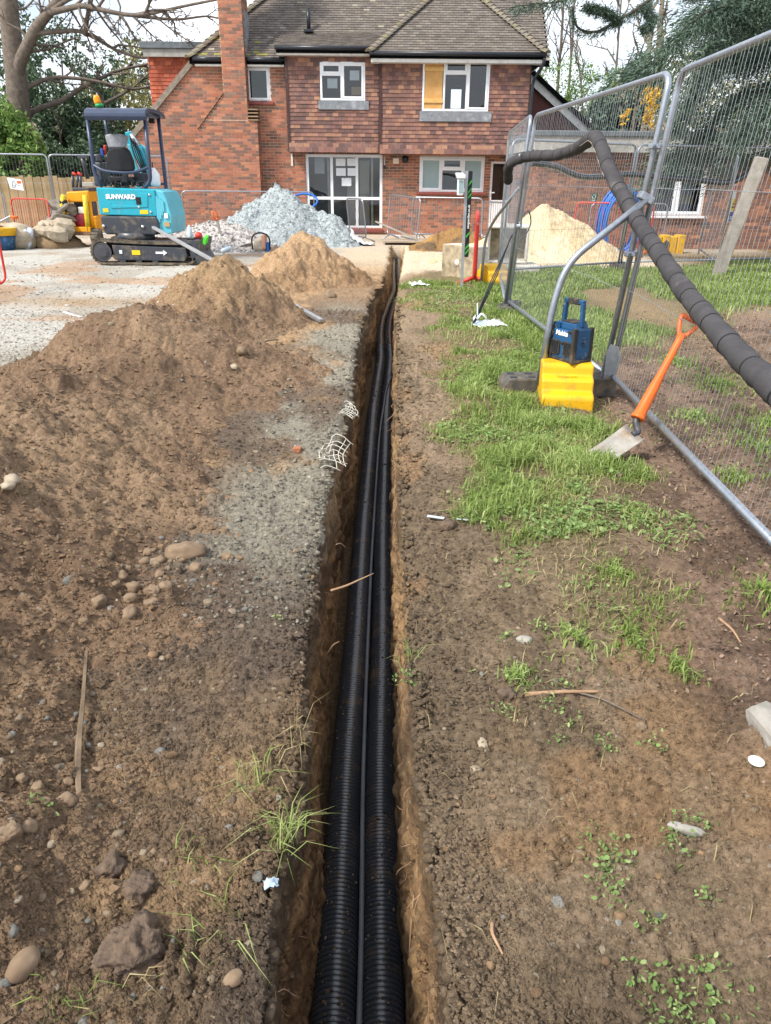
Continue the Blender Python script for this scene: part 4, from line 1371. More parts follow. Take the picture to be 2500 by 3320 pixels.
pts = [(-.066, -1, -.63), (-.060, 1.2, -.632), (-.079, 2.3, -.634), (-.084, 3.6, -.63), (-.080, 4.6, -.634), (-.06, 6.4, -.61), (-.03, 7.3, -.605), (.0, 8.0, -.595), (.07, 8.7, -.59), (.105, 9.3, -.60), (.11, 10.4, -.62), (.10, 11.5, -.63), (.12, 12.6, -.6)]
q.tube(cr(pts, 10), .0085, 10)
q.build('thin_cable', M_CABLE, label='thin grey cable lying in the groove between the two black ducts', cat='cable')

# ================================================================== STEEL FENCING
def galv(name, c1, c2):
    return mat(name, c1, c2, rough=.38, metal=.75, scale=26, bump=.12, bscale=160, spec=.5, contrast=(.25, .75))
M_GALV = galv('galvanised_steel', '#aab0b8', '#8d949d')
M_WIRE = mat('galvanised_wire', '#a9aeb3', '#8f9499', rough=.5, metal=.5, bump=0)
M_FOOT = mat('recycled_rubber', '#5b5854', '#46443f', rough=.95, scale=18, bump=.5, dirt='#8a7a64', dirt_amt=.5)
M_YELLOW = mat('yellow_plastic', '#deac17', '#d29f12', rough=.42, scale=4, bump=.05, spec=.4, dirt='#8d7440', dirt_amt=.35, dirt_scale=9)
def hpanel(label, a, b, lean=0.0, lean2=None, height=2.0, z0=.09, group='wire mesh fence panels', pitch=.055, wire=.0011, tuber=.019, horiz=(.33, .66), bottom=True, seg=10, z1=None):
    """mesh panel between two foot points, round-cornered tube frame, top leaning over by 'lean' (metres towards +x)"""
    A, B = Vector((a[0], a[1], z0)), Vector((b[0], b[1], z0 if z1 is None else z1))
    t = thing('wire_fence', label, 'wire fence', (A.x, A.y, 0), group=group)
    e = (B - A); Lg = e.length; e.normalize()
    lean2 = lean if lean2 is None else lean2
    def P(u, h):
        k = u / Lg
        l_ = lean + (lean2 - lean) * k
        return A + e * u + Vector((l_ * h / height, 0, h))
    f = MB()
    f.tube(fillet([P(0, -z0 + .02), P(0, height), P(Lg, height), P(Lg, -z0 + .02)], .13, 7), tuber, seg)
    f.tube([P(.02, .06), P(Lg - .02, .06)], tuber * .95, seg)
    f.build('frame', M_GALV, t, True)
    w_ = MB()
    nn = int((Lg - .06) / pitch)
    for i in range(nn + 1):
        u = .03 + (Lg - .06) * i / nn
        hh = height - .012
        if u < .13: hh = height - .13 + math.sqrt(max(0, .13 ** 2 - (.13 - u) ** 2))
        if u > Lg - .13: hh = height - .13 + math.sqrt(max(0, .13 ** 2 - (u - Lg + .13) ** 2))
        off = Vector((-.012, 0, 0))
        pts_ = [P(u, .06 + (hh - .06) * k / 6) + off + Vector((random.uniform(-1, 1) * .004, random.uniform(-1, 1) * .004, 0)) for k in range(7)]
        w_.tube(pts_, wire, 4, caps=False)
    for k, hz in enumerate(horiz):
        w_.tube([P(Lg * i / 12, height * hz) + Vector((-.014, 0, random.uniform(-.004, .004))) for i in range(13)], wire * 1.7, 5, caps=False)
    w_.build('wire_mesh', M_WIRE, t, True, kind='stuff')
    return t, P, Lg
def clamp(p, yaw, label, n_=1):
    t = thing('fence_coupler', label, 'coupler', p)
    q = MB()
    q.cbox((0, 0, 0), (.095, .05, .034), (0, 0, yaw)); q.build('clip', M_GALV, t, bevel=.006)
    q = MB(); q.tube([(-.0, -.045, 0), (0, .05, 0)], .007, 6); q.tube([(0, -.06, 0), (0, -.045, 0)], .013, 6, smooth=False); q.build('bolt', M_GALV, t)
    return t
J0, J1, J2 = (1.665, 5.66), (1.47, 9.30), (1.86, 12.75)
pn, Pn, Ln = hpanel('tall wire mesh fence panel closest to the camera, running out of frame', (1.70, 5.60), (1.545, 1.9), .20, .24, 2.06, .10, tuber=.021, seg=14)
pm, Pm, Lm = hpanel('wire mesh fence panel behind the yellow block and the radio', J0, J1, .19, .15, 2.06, .10, tuber=.021, seg=14)
pf, Pf, Lf = hpanel('wire mesh fence panel seen almost edge-on, joined to the braced post', (1.44, 9.36), (1.80, 12.7), .14, .03, 2.06, .10, tuber=.021)
p4_, P4, L4 = hpanel('wire mesh fence panel in front of the sand heap', (1.86, 12.8), (4.2, 14.25), .05, .05, 1.98, .10, wire=.0013, pitch=.075)
p5_, P5, L5 = hpanel('wire mesh fence panel in front of the annex window', (4.26, 14.3), (7.55, 15.3), .05, .05, 1.98, .10, wire=.0013, pitch=.075)
p6_, P6, L6 = hpanel('wire mesh fence panel carrying the site notice beside the leaning post', (6.15, 14.6), (6.95, 17.6), .03, .03, 1.9, .08, wire=.0013, pitch=.075)
clamp(Pn(0, .93) + Vector((-.05, .02, 0)), .3, 'bolted clip joining the two nearest fence panels low down')
clamp(Pn(0, 1.62) + Vector((-.05, .02, 0)), .3, 'bolted clip joining the two nearest fence panels high up')
clamp(Pm(Lm, .92) + Vector((-.01, -.02, 0)), 1.2, 'bolted clip on the far post of the middle fence panel')
clamp(Pf(.02, 1.38) + Vector((-.03, .02, 0)), 1.2, 'bolted clip high on the post where the panels turn')

def rubber_foot(label, loc, rz, L_=.70, W=.22, H=.13):
    t = thing('fence_weight', label, 'fence foot', loc, rz, 'rubber fence feet')
    q = MB()
    pr = [(-L_ / 2, 0), (L_ / 2, 0), (L_ / 2, H * .7), (L_ / 2 - .04, H), (-L_ / 2 + .04, H), (-L_ / 2, H * .7)]
    q.prism(pr, -W / 2, W / 2); q.build('block', M_FOOT, t, bevel=.012)
    for i in range(6):
        x = -L_ / 2 + .08 + (L_ - .16) * i / 5
        for sy in (-1, 1):
            q = MB(); q.cbox((x, sy * W * .24, H + .001), (.05, .045, .006)); q.build('socket', M_BLACKPVC, t)
    return t
rubber_foot('worn grey fence foot sticking out beside the yellow block', (1.30, 5.62, .0), R(4), .86, .24, .15)
rubber_foot('black plastic fence foot under the middle panel far post', (1.50, 9.42, .03), R(70), .6, .2, .10)
rubber_foot('black fence foot on the lawn below the fence joint', (4.22, 14.2, .02), R(100), .5, .2, .13)

def ballast(label, loc, rz, s=1.0, text=None):
    """stepped yellow plastic ballast block"""
    t = thing('ballast_block', label, 'ballast block', loc, rz, 'yellow ballast blocks')
    prof = [(-.09, .0), (-.09, .12), (-.07, .145), (.0, .165), (.01, .235), (.03, .26), (.085, .275), (.095, .345), (.12, .37), (.33, .37), (.355, .345), (.365, .275), (.42, .26), (.43, .235), (.44, .165), (.50, .145), (.52, .12), (.52, 0), (.41, 0), (.39, .05), (.04, .05), (.02, 0)]
    prof = [((x - .215) * s, z * s) for x, z in prof]
    q = MB()
    q.prism(prof, -.21 * s, .21 * s, axis='x')
    q.build('body', M_YELLOW, t, bevel=.022 * s, seg=3, fixn=True)
    if text:
        text_mesh('moulded_lettering', text, .035 * s, M_YELLOW, t, Matrix.Translation((0, -.160 * s, .269 * s)) @ Matrix.Rotation(R(15), 4, 'X'), extrude=.003)
    return t
ballast('yellow stepped ballast block with the blue radio standing on it', (1.30, 5.36, .0), R(-6), .86, 'STABILISER')
ballast('yellow stepped ballast block on the grass by the white sinks', (1.62, 11.95, .02), R(25), .85)
b3 = thing('ballast_block', 'yellow ballast block lying against the annex wall below the window', 'ballast block', (6.35, 18.2, -.02), R(4), 'yellow ballast blocks')
q = MB()
for k in range(5):
    q.box(-.44 + .178 * k, -.44 + .168 + .178 * k, -.13 + .012 * (k % 2), .13, 0, .42 - .03 * (k % 2))
q.build('body', M_YELLOW, b3, bevel=.02)
q = MB(); q.prism([(0, .1), (.07, .03), (.05, -.08), (-.05, -.08), (-.07, .03)], -.139, -.135, M=Matrix.Translation((.0, 0, .22))); q.build('moulded_badge', M_FOOT, b3)

# braces: bent tube from the fence post down to the block
def brace(label, pts, r=.021):
    q = MB(); q.tube(pts, r, 12)
    return q.build('fence_brace', M_GALV, label=label, cat='fence brace', group='tubular fence braces')
a1 = Pm(.25, 1.12) + Vector((-.05, 0, 0))
br = thing('fence_brace', 'bent steel brace from the fence down into the yellow block', 'fence brace', (1.12, 5.42, 0), group='tubular fence braces')
q = MB(); q.tube(fillet([(1.13, 5.44, .12), (1.175, 5.44, .68), (1.25, 5.46, .98), (1.79, 5.55, 1.40)], .22, 8), .024, 14); q.build('tube', M_GALV, br, True)
q = MB(); q.box(1.63, 1.70, 5.53, 5.545, .12, .36); q.prism([(1.61, .12), (1.72, .12), (1.75, .30), (1.72, .38), (1.66, .40), (1.62, .3)], 5.555, 5.562); q.build('foot_plate', M_GALV, br, True)
q = MB(); q.cbox((1.77, 5.57, 1.40), (.10, .09, .05), (0, .5, 0)); q.build('brace_clip', M_GALV, br, True, bevel=.006)
br2 = thing('fence_brace', 'bent steel brace from the far fence post by the white sinks', 'fence brace', (1.5, 11.4, 0), group='tubular fence braces')
q = MB(); q.tube(fillet([(1.42, 11.75, .03), (1.44, 11.7, .75), (1.52, 11.4, 1.0), (1.66, 10.3, 1.42)], .2, 7), .021, 10); q.build('tube', M_GALV, br2, True)

# ================================================================== LAGGED PIPE over the fence
M_LAG = mat('foam_lagging', '#4a484a', '#3c3b3d', rough=.9, scale=7, bump=.4, bscale=60, spec=.15, dirt='#6f6a66', dirt_amt=.2)
lag = thing('lagged_pipe', 'thick pipe in split grey foam lagging slung over the wire fence', 'pipe', (1.6, 6.2, 0))
path = [(1.40, 9.55, 1.50), (1.36, 9.25, 1.66), at(1690, 513, 9.1), at(1740, 505, 8.7), at(1800, 503, 8.2), at(1860, 486, 7.6), at(1905, 458, 7.05), at(1930, 445, 6.75), at(1950, 478, 6.5), at(1976, 550, 6.2), at(2034, 660, 5.75), at(2088, 748, 5.3), at(2156, 850, 4.75), at(2221, 945, 4.25), at(2340, 1088, 3.45), at(2440, 1195, 3.0), at(2520, 1270, 2.72), (1.50, 2.2, .62), (1.52, 1.5, .35), (1.50, .8, .09)]
path = [Vector(p) for p in path]
sp = cr(path, 12)
rad = []
for i in range(len(sp)):
    rad.append(.053 + .0025 * math.sin(i * .9) + .0018 * math.sin(i * 2.3))
q = MB(); q.tube(sp, rad, 20); q.build('lagging', M_LAG, lag, True)
tie_m = mat('black_tape', '#161616', '#1f1f20', rough=.5, bump=0)
acc = 0; last = sp[0]; nxt = .35
for i in range(1, len(sp) - 1):
    acc += (sp[i] - sp[i - 1]).length
    if acc > nxt:
        nxt = acc + random.uniform(.16, .34)
        d = (sp[i + 1] - sp[i - 1]).normalized() * .004
        q = MB(); q.tube([sp[i] - d * 1.2, sp[i] + d * 1.2], rad[i] + .0025, 20, caps=False); q.build('cable_tie', tie_m, lag, True)
# the lengthways slit and white print
sl = [sp[i] + Vector((-.048, -.01, -.028)) for i in range(70, 110)]
q = MB(); q.tube(sl, .004, 5); q.build('slit', mat('pale_foam_edge', '#8f8479', rough=.9, bump=0), lag, True)
q = MB(); a = sp[24]; q.cbox(a + Vector((-.01, -.05, .02)), (.05, .012, .045)); q.build('pipe_label', M_PAPER, lag, True)

# ribbed black hose strung along the further panels
q = MB()
hp = [at(1722, 528, 12.5), at(1800, 540, 12.9), at(1880, 572, 13.4), at(1970, 572, 13.9), at(2040, 565, 14.2), at(2140, 575, 14.5), at(2240, 582, 14.75), at(2350, 592, 15.05), at(2400, 578, 15.15), at(2440, 545, 15.2), at(2448, 520, 15.25)]
hs = cr(hp, 26)
q.tube(hs, [(.05 if i % 2 else .045) for i in range(len(hs))], 12)
q.build('corrugated_hose', M_DUCT, label='ribbed black hose sagging along the fence across the annex window', cat='hose')

# three black guy cables tied to a peg with white rag
gy = thing('guy_cables', 'black cables pulled tight from the fence to the grass', 'cable', (1.02, 8.6, 0))
for k in range(3):
    q = MB(); o_ = Vector((.03 * k - .03, .05 * k, .0))
    q.tube([Vector((.93, 8.25, .04)) + o_ * .4, Vector((1.25, 9.0, .48)) + o_, Vector((1.50, 9.5 + .1 * k, .93 - .03 * k))], .0075, 6); q.build('cable', M_BLACKPVC, gy, True)
q = MB(); q.tube(cr([(1.55, 9.7, .93), (1.66, 10.0, 1.06), (1.78, 10.2, 1.15), (1.83, 10.25, 1.0), (1.72, 10.0, .86), (1.56, 9.7, .80)], 8), .009, 6); q.build('loop', M_BLACKPVC, gy, True)
q = MB()
for k in range(3):
    a = random.uniform(0, 6.28)
    q.tube(cr([(1.0, 8.4, .10), (1.0 + .05 * math.cos(a), 8.4 + .04 * math.sin(a), .12 + .02 * k), (1.0 + .10 * math.cos(a + .4), 8.4 + .08 * math.sin(a + .4), .07 + .02 * k)], 4), [.008, .01, .011, .012, .012, .011, .01, .008, .005], 5)
q.tube([(1.0, 8.4, .1), (.99, 8.42, .27)], [.009, .006], 5)
q.build('knotted_rag', M_PAPER, label='white rag knotted round the black cables on the grass', cat='rag')
# ================================================================== RADIO ON THE YELLOW BLOCK
M_RBLUE = mat('radio_blue', '#1f4f78', '#1a4468', rough=.45, scale=5, bump=.08, spec=.4, dirt='#9a9590', dirt_amt=.18, dirt_scale=16)
M_RBLACK = mat('radio_rubber', '#34322f', '#2a2826', rough=.85, scale=9, bump=.2, dirt='#7d6f5d', dirt_amt=.5, dirt_scale=10)
rd = thing('radio', 'dusty blue jobsite radio with carry handle on the yellow block', 'radio', (1.32, 5.39, .316), R(-60))
W_, D_, H_ = .245, .16, .275
q = MB(); q.box(-W_ / 2, W_ / 2, -D_ / 2, D_ / 2, .015, H_ - .05); q.build('body', M_RBLUE, rd, bevel=.014)
q = MB(); q.prism([(-.108, H_ - .052), (.108, H_ - .052), (.085, H_), (-.085, H_)], -D_ / 2 + .02, D_ / 2 - .02); q.build('top_case', M_RBLUE, rd, bevel=.008)
q = MB(); q.box(-.055, .075, -.06, .06, H_ - .001, H_ + .008); q.build('battery_hatch', M_RBLACK, rd, bevel=.004)
for k in range(6):
    q = MB(); q.box(-.115 + .012 * k, -.108 + .012 * k, -D_ / 2 + .005, -D_ / 2 + .03, H_ - .045, H_ - .01); q.build('fin', M_RBLUE, rd)
for sx in (-1, 1):     # bumpers wrap the ends
    for sy in (-1, 1):
        q = MB()
        q.prism([(0, 0), (.03, 0), (.036, .045), (.024, .075), (.024, .16), (.036, .19), (.03, H_ - .03), (0, H_ - .03)], -.018, .018, M=Matrix.Translation((sx * (W_ / 2 + .006), sy * (D_ / 2 - .004), 0)) @ Matrix.Rotation(0 if sx < 0 else math.pi, 4, 'Z'))
        q.build('bumper', M_RBLACK, rd, bevel=.006)
q = MB(); q.box(-W_ / 2 - .008, W_ / 2 + .008, -D_ / 2 - .006, D_ / 2 + .006, 0, .024); q.build('base', M_RBLACK, rd, bevel=.006)
for sx in (-1, 1):     # carry handle
    q = MB(); q.beam((sx * .092, 0, H_ - .03), (sx * .084, 0, H_ + .135), .028, .032, up=(0, 1, 0)); q.build('handle_arm', M_RBLUE, rd, bevel=.006)
q = MB(); q.box(-.096, .096, -.016, .016, H_ + .125, H_ + .155); hb = q.build('handle_bar', M_RBLUE, rd, bevel=.007)
q = MB(); q.box(-.055, .055, -.019, .019, H_ + .119, H_ + .158); q.build('handle_grip', M_RBLACK, rd, bevel=.007)
yf = -D_ / 2
for sx in (-1, 1):
    q = MB(); q.prism([(-.045, -.06), (.045, -.06), (.055, -.045), (.055, .045), (.045, .06), (-.045, .06), (-.055, .045), (-.055, -.045)], yf - .012, yf + .004, M=Matrix.Translation((sx * .064, 0, .095)) @ Matrix.Diagonal((.85, 1, .85, 1))); sp_ = q.build('speaker', M_RBLACK, rd, bevel=.004)
    q = MB()
    for k in range(7):
        zz = .055 + .013 * k; q.box(sx * .064 - .032, sx * .064 + .032, yf - .0165, yf - .013, zz, zz + .007)
    q.build('speaker_grille', M_BLACKPVC, rd)
q = MB(); q.box(.05, .095, yf - .006, yf + .002, .205, .225); q.build('display', M_BLACKPVC, rd, bevel=.003)
for k in range(3):
    q = MB(); q.lathe([(.011, 0), (.011, .01), (.008, .013)], 12, Matrix.Translation((-.03 + .03 * k, yf + .001, .13)) @ Matrix.Rotation(R(90), 4, 'X')); q.build('knob', M_RBLACK, rd)
text_mesh('lettering', 'Makita', .046, M_WHITEINK, rd, Matrix.Translation((-.012, yf - .003, .196)) @ Matrix.Rotation(R(90), 4, 'X'), shear=.15, bold=.0012)
# end panel with recess
q = MB(); q.box(W_ / 2 + .0, W_ / 2 + .006, -.058, .058, .045, .235); q.build('end_panel', M_RBLUE, rd, bevel=.005)
q = MB(); q.box(W_ / 2 + .004, W_ / 2 + .009, -.02, .02, .12, .124); q.box(W_ / 2 + .004, W_ / 2 + .009, -.02, .0, .135, .15); q.box(W_ / 2 + .004, W_ / 2 + .009, -.012, .02, .165, .172); q.build('socket_cover', M_BLACKPVC, rd)

# ================================================================== SPADE leaning on the fence
M_ORANGE = mat('orange_handle', '#e2671f', '#d85d18', rough=.45, scale=7, bump=.05, spec=.4, dirt='#8a5f42', dirt_amt=.4, dirt_scale=8)
M_BLADE = mat('muddy_steel', '#a9a69f', '#8f8a82', rough=.5, metal=.35, scale=9, bump=.2, dirt='#8a6f52', dirt_amt=.5, dirt_scale=11)
M_DKSTEEL = mat('dark_steel', '#54565c', '#44464b', rough=.5, metal=.5, scale=12, bump=.2, dirt='#6d5d4d', dirt_amt=.3)
tip, sock, coll, gtop = at(1945, 1505, 3.95), at(2035, 1385, 4.12), at(2062, 1350, 4.18), at(2230, 1065, 4.42)
tip = G(1915, 1500, .02); 
ax = Vector((1.56, 4.45, 0))
spd = thing('spade', 'orange-handled spade leaning against the fence with its blade in the grass', 'spade', (tip.x, tip.y, 0))
s0 = Vector(tip); s1 = at(2058, 1405, 4.16)
dirb = (s1 - s0).normalized()
gt_ = at(2215, 1085, 4.40)
sid = dirb.cross(Vector((-.35, -.75, 1.0))).normalized()
nrm = sid.cross(dirb).normalized()
bl, bw = .33, .075
q = MB(); vs_ = []; nb = 9
for i in range(nb):
    u = i / (nb - 1)
    for k in range(7):
        s_ = (k / 6 - .5) * 2
        wdt = bw * (.86 + .14 * u)
        bow = .016 * (s_ * s_)
        round_ = -.012 * (s_ * s_) if i == 0 else 0
        vs_.append(s0 + dirb * (u * bl - round_) + sid * s_ * wdt + nrm * (bow - .01 * math.sin(u * 3.1)))
fs_ = [(i * 7 + k, i * 7 + k + 1, (i + 1) * 7 + k + 1, (i + 1) * 7 + k) for i in range(nb - 1) for k in range(6)]
q.add(vs_, fs_, smooth=True); o = q.build('blade', M_BLADE, spd, True)
md = o.modifiers.new('thickness', 'SOLIDIFY'); md.thickness = .004
pb = s0 + dirb * (bl - .02)
q = MB(); q.tube(cr([pb + nrm * .004, pb + dirb * .04 + nrm * .0, at(2062, 1365, 4.2), at(2078, 1345, 4.22)], 6), [.017, .018, .019, .0195, .0195, .0195, .02, .02, .02, .02, .02, .02, .02, .02, .02, .02, .02, .02, .02][:19], 12); q.build('socket', M_DKSTEEL, spd, True)
h0 = at(2066, 1358, 4.2); h1 = at(2212, 1085, 4.42)
hd = (h1 - h0)
q = MB(); q.tube([h0 + hd * t for t in (0, .015, .03, .05, .18, .36, .52, .72, .92, 1.0)], [.040, .042, .040, .036, .033, .030, .023, .0205, .021, .023], 14); q.build('shaft', M_ORANGE, spd, True)
gd = hd.normalized(); gs = gd.cross(Vector((.2, .9, -.1))).normalized()
g0 = h1 - gd * .03
q = MB()
for sgn in (-1, 1):
    q.tube(cr([g0, g0 + gd * .05 + gs * sgn * .03, g0 + gd * .11 + gs * sgn * .052, g0 + gd * .135 + gs * sgn * .05], 4), .0135, 10)
q.tube([g0 + gd * .135 - gs * .055, g0 + gd * .135 + gs * .055], .016, 10)
q.build('grip', M_ORANGE, spd, True)

# ================================================================== ALARM POST, BARRIERS, SINKS
M_ALU = mat('aluminium_post', '#b3b5b6', '#9b9d9f', rough=.4, metal=.6, scale=12, bump=.1)
M_BLKPANEL = mat('black_panel', '#17191b', '#1f2123', rough=.4, bump=0)
M_GREENP = mat('green_print', '#3fae3a', '#369c32', rough=.5, bump=0)
pp = G(1494, 938)
post = thing('alarm_post', 'slim post with black strip and white motion sensor on the turf', 'alarm post', (1.13, 11.55, 0))
q = MB(); q.box(1.085, 1.125, 11.53, 11.57, .03, 1.62); q.build('post', M_ALU, post, True)
q = MB(); q.box(1.127, 1.185, 11.52, 11.58, .47, 1.62); strip = q.build('strip', M_BLKPANEL, post, True, bevel=.004)
for zz in (.50, .57, .73, 1.25, 1.32, 1.42):
    q = MB(); q.prism([(1.132, zz), (1.180, zz + .06), (1.180, zz + .09), (1.132, zz + .03)], 11.514, 11.518); q.build('green_chevron', M_GREENP, post, True)
q = MB(); q.box(1.02, 1.24, 11.42, 11.68, .0, .035); q.build('base_plate', M_ALU, post, True, bevel=.004)
text_mesh('lettering', 'siteguardian.co.uk', .044, M_WHITEINK, None, Matrix.Translation((1.156, 11.512, 1.02)) @ Matrix.Rotation(R(90), 4, 'X') @ Matrix.Rotation(R(90), 4, 'Z'), bold=.0006).parent = post
bpy.data.objects[-1] if False else None
for o in bpy.data.objects:
    if o.parent is post and o.name.startswith('lettering'): o.matrix_parent_inverse = Matrix.Translation(-post.location)
q = MB(); q.box(.975, 1.065, 11.45, 11.55, 1.30, 1.54); q.build('sensor_body', M_UPVC, post, True, bevel=.02, seg=3)
q = MB(); q.prism([(.965, 1.52), (1.08, 1.52), (1.08, 1.57), (1.03, 1.595), (.935, 1.595)], 11.41, 11.56); q.build('sensor_hood', M_UPVC, post, True, bevel=.01)
q = MB(); q.box(.99, 1.05, 11.442, 11.452, 1.34, 1.49); q.build('sensor_window', M_FROST, post, True)

M_RED = mat('red_barrier_paint', '#c63a31', '#b8332b', rough=.45, scale=10, bump=.05, dirt='#d9d2c8', dirt_amt=.12, dirt_scale=10)
def barrier(label, a, b, z=0.0, tilt=0.0, m=None, height=1.0, n=None, group='galvanised crowd barriers', r=.017, legs=(.12, .88), bars=True, legdir=1, z1=None):
    """crowd barrier between two ground points: hooped frame, upright bars, V feet"""
    m = m or M_GALV
    A, B = Vector((a[0], a[1], z + .12)), Vector((b[0], b[1], (z if z1 is None else z1) + .12))
    t = thing('crowd_barrier', label, 'barrier', (A.x, A.y, z), group=group)
    e = B - A; Lg = e.length; e.normalize()
    nv = Vector((-e.y, e.x, 0)).normalized()
    upv = (Vector((0, 0, 1)) + nv * tilt).normalized()
    def P(u, h): return A + e * u + upv * h
    q = MB(); hh = height - .12
    q.tube(fillet([P(Lg * .5, 0), P(0, 0), P(0, hh), P(Lg, hh), P(Lg, 0), P(Lg * .5, 0)], .14, 6), r, 10); q.build('frame', m, t, True)
    if bars:
        k = n or max(6, int(Lg / .115))
        for i in range(1, k):
            u = Lg * i / k
            q = MB(); q.tube([P(u, .0), P(u, hh)], .0055, 5, caps=False); q.build('bar', m, t, True)
    for f in legs:
        u = Lg * f
        for s_ in (-1, 1):
            q = MB(); q.tube([P(u, .0), P(u + .06, -.11) + nv * s_ * .26], r * .9, 8); q.build('foot', m, t, True)
    return t
RB = dict(m=M_RED, group='red crowd barriers')
barrier('red crowd barrier seen end-on beside the alarm post', (1.315, 11.75), (1.50, 13.45), .02, 0, r=.032, **RB)
gb1 = at(1250, 765, 22.2)
barrier('galvanised barrier tipped sideways on the board at the trench end', (at(1255, 700, 21.2).x, 21.6), (at(1352, 720, 20.2).x, 20.2), .04, .1, height=1.1, z1=-.02)
barrier('galvanised barrier standing along the wall under the ground-floor window', (at(1338, 650, 22.0).x, 22.0), (at(1565, 660, 21.3).x, 21.3), .02, height=1.05)
barrier('galvanised barrier in front of the back door', (at(1567, 660, 21.2).x, 21.2), (at(1650, 670, 19.9).x, 19.9), .0, height=1.0)
barrier('narrow galvanised barrier standing crooked beside the grey stone heap', (at(1133, 740, 21.0).x, 21.4), (at(1190, 740, 21.0).x, 20.6), .0, -.12, height=1.05, n=15)
barrier('galvanised barrier behind the peak of the grey stone heap', (at(590, 640, 22.4).x, 22.4), (at(1018, 650, 22.6).x, 22.6), .02, height=1.15)
barrier('galvanised barrier along the brick wall right of the mini digger', (at(395, 640, 22.2).x, 22.2), (at(572, 640, 22.3).x, 22.3), .02, height=1.12)
barrier('red crowd barrier in front of the coiled blue pipe', (at(1872, 780, 17.2).x, 17.6), (at(2105, 790, 16.9).x, 16.9), -.02, height=1.1, **RB)
barrier('galvanised barrier behind the coiled blue pipe', (at(1905, 780, 18.4).x, 18.4), (at(2150, 780, 18.2).x, 18.2), -.05, height=1.1)
barrier('red crowd barrier standing before the wooden fence and rubble', (at(42, 690, 18.8).x, 18.8), (at(160, 690, 18.4).x, 18.4), .03, height=1.0, n=16, **RB)
barrier('galvanised barrier end at the left edge below the white notice', (at(-90, 700, 18.2).x, 17.6), (at(22, 700, 18.0).x, 18.0), .03, height=1.15)
barrier('red crowd barrier cut by the left edge, its foot splayed on the hardcore', (-6.05, 9.0), (-5.42, 11.0), .0, legs=(.62,), height=1.1, **RB)

M_SINK = mat('glazed_fireclay', '#d3d0c8', '#c2beb4', rough=.35, scale=6, bump=.05, dirt='#6d6350', dirt_amt=.35, dirt_scale=5)
M_SINKRAW = mat('stained_fireclay', '#b5a78c', '#8d8068', rough=.85, scale=9, bump=.25, dirt='#4e4538', dirt_amt=.6, dirt_scale=4)
def sink(label, loc, rot, dims):
    w_, d_, h_ = dims
    t = thing('butler_sink', label, 'sink', loc, 0, 'old white butler sinks')
    t.rotation_euler = rot
    th = .045
    q = MB()
    q.box(-w_ / 2, w_ / 2, -d_ / 2, d_ / 2, 0, th)
    q.build('bottom', M_SINKRAW, t, bevel=.012)
    for nm, b in (('side', (-w_ / 2, w_ / 2, -d_ / 2, -d_ / 2 + th)), ('side', (-w_ / 2, w_ / 2, d_ / 2 - th, d_ / 2)), ('side', (-w_ / 2, -w_ / 2 + th, -d_ / 2 + th, d_ / 2 - th)), ('side', (w_ / 2 - th, w_ / 2, -d_ / 2 + th, d_ / 2 - th))):
        q = MB(); q.box(*b, th - .002, h_); q.build(nm, M_SINK, t, bevel=.014)
    q = MB(); q.lathe([(.055, -.012), (.055, .004), (.03, .006)], 16, Matrix.Translation((0, 0, -.0)) @ Matrix.Rotation(math.pi, 4, 'X')); q.build('waste_ring', M_SINK, t)
    return t
# one upturned on its side, bottom to the trench; one standing on end showing its bowl
sink('butler sink lying on its side, stained underside towards the trench', (1.13, 12.75, .27), (R(90), 0, R(128)), (.74, .54, .34))
sink('butler sink tipped up to show its dirty bowl against the sand', (2.10, 13.9, .52), (R(96), 0, R(-6)), (.70, .62, .30))
q = MB(); q.box(1.72, 2.62, 13.35, 14.1, .0, .17); o = q.build('concrete_slab', mat('pale_slab', '#c6c2b8', '#b3aea3', rough=.85, scale=9, bump=.3), label='pale slab under the tipped-up butler sink', cat='slab', bevel=.02)

# leaning post, board, blue pipe coil
M_TIMBER = mat('weathered_timber', '#a39c92', '#857e75', rough=.85, scale=6, bump=.4, bscale=30)
q = MB(); a, b = Vector((5.62, 13.3, -.05)), at(2470, 510, 13.2); q.beam(a, b, .20, .20); q.build('leaning_post', M_TIMBER, bevel=.02, label='thick grey timber post leaning to one side on the lawn', cat='post')
q = MB(); bx = at(1240, 783, 20.0)
q.box(-.12, 1.15, 19.78, 20.75, .055, .095); q.build('board', mat('site_board', '#a59684', '#8f8170', rough=.8, scale=5, bump=.2), bevel=.004, label='brown board laid across the far end of the trench', cat='board')
q = MB(); q.beam(at(1218, 718, 20.6), at(1352, 775, 20.0), .05, .03); q.build('timber_batten', M_TIMBER, label='thin timber batten leaning on the tipped barrier', cat='batten')
M_BLUE = mat('blue_water_pipe', '#2f6fc4', '#275fae', rough=.4, scale=6, bump=.03)
cx = at(2020, 740, 17.3)
coil = thing('pipe_coil', 'upright coil of bright blue water pipe behind the fence', 'pipe coil', (cx.x, 17.5, 0))
for k in range(9):
    q = MB(); rr = .62 + .035 * (k % 4) + random.uniform(-.02, .02); ox, oy = random.uniform(-.04, .04), 17.25 + .07 * k
    q.tube([Vector((cx.x + ox + rr * .62 * math.cos(t), oy + .05 * math.sin(t * 2), .70 + rr * 1.0 * math.sin(t) * (.98))) for t in np.linspace(0, 2 * math.pi, 40)], .028, 8, caps=False); q.build('turn', M_BLUE, coil, True)
q = MB()
q.tube([Vector((at(988, 660, 22.0).x + .35 * math.cos(t), 22.0 + .1 * math.sin(t), .95 + .18 * math.sin(t))) for t in np.linspace(0, 2 * math.pi, 24)], .03, 8, caps=False)
q.build('blue_hose_loop', M_BLUE, label='loop of blue hose showing behind the grey stone heap', cat='hose')
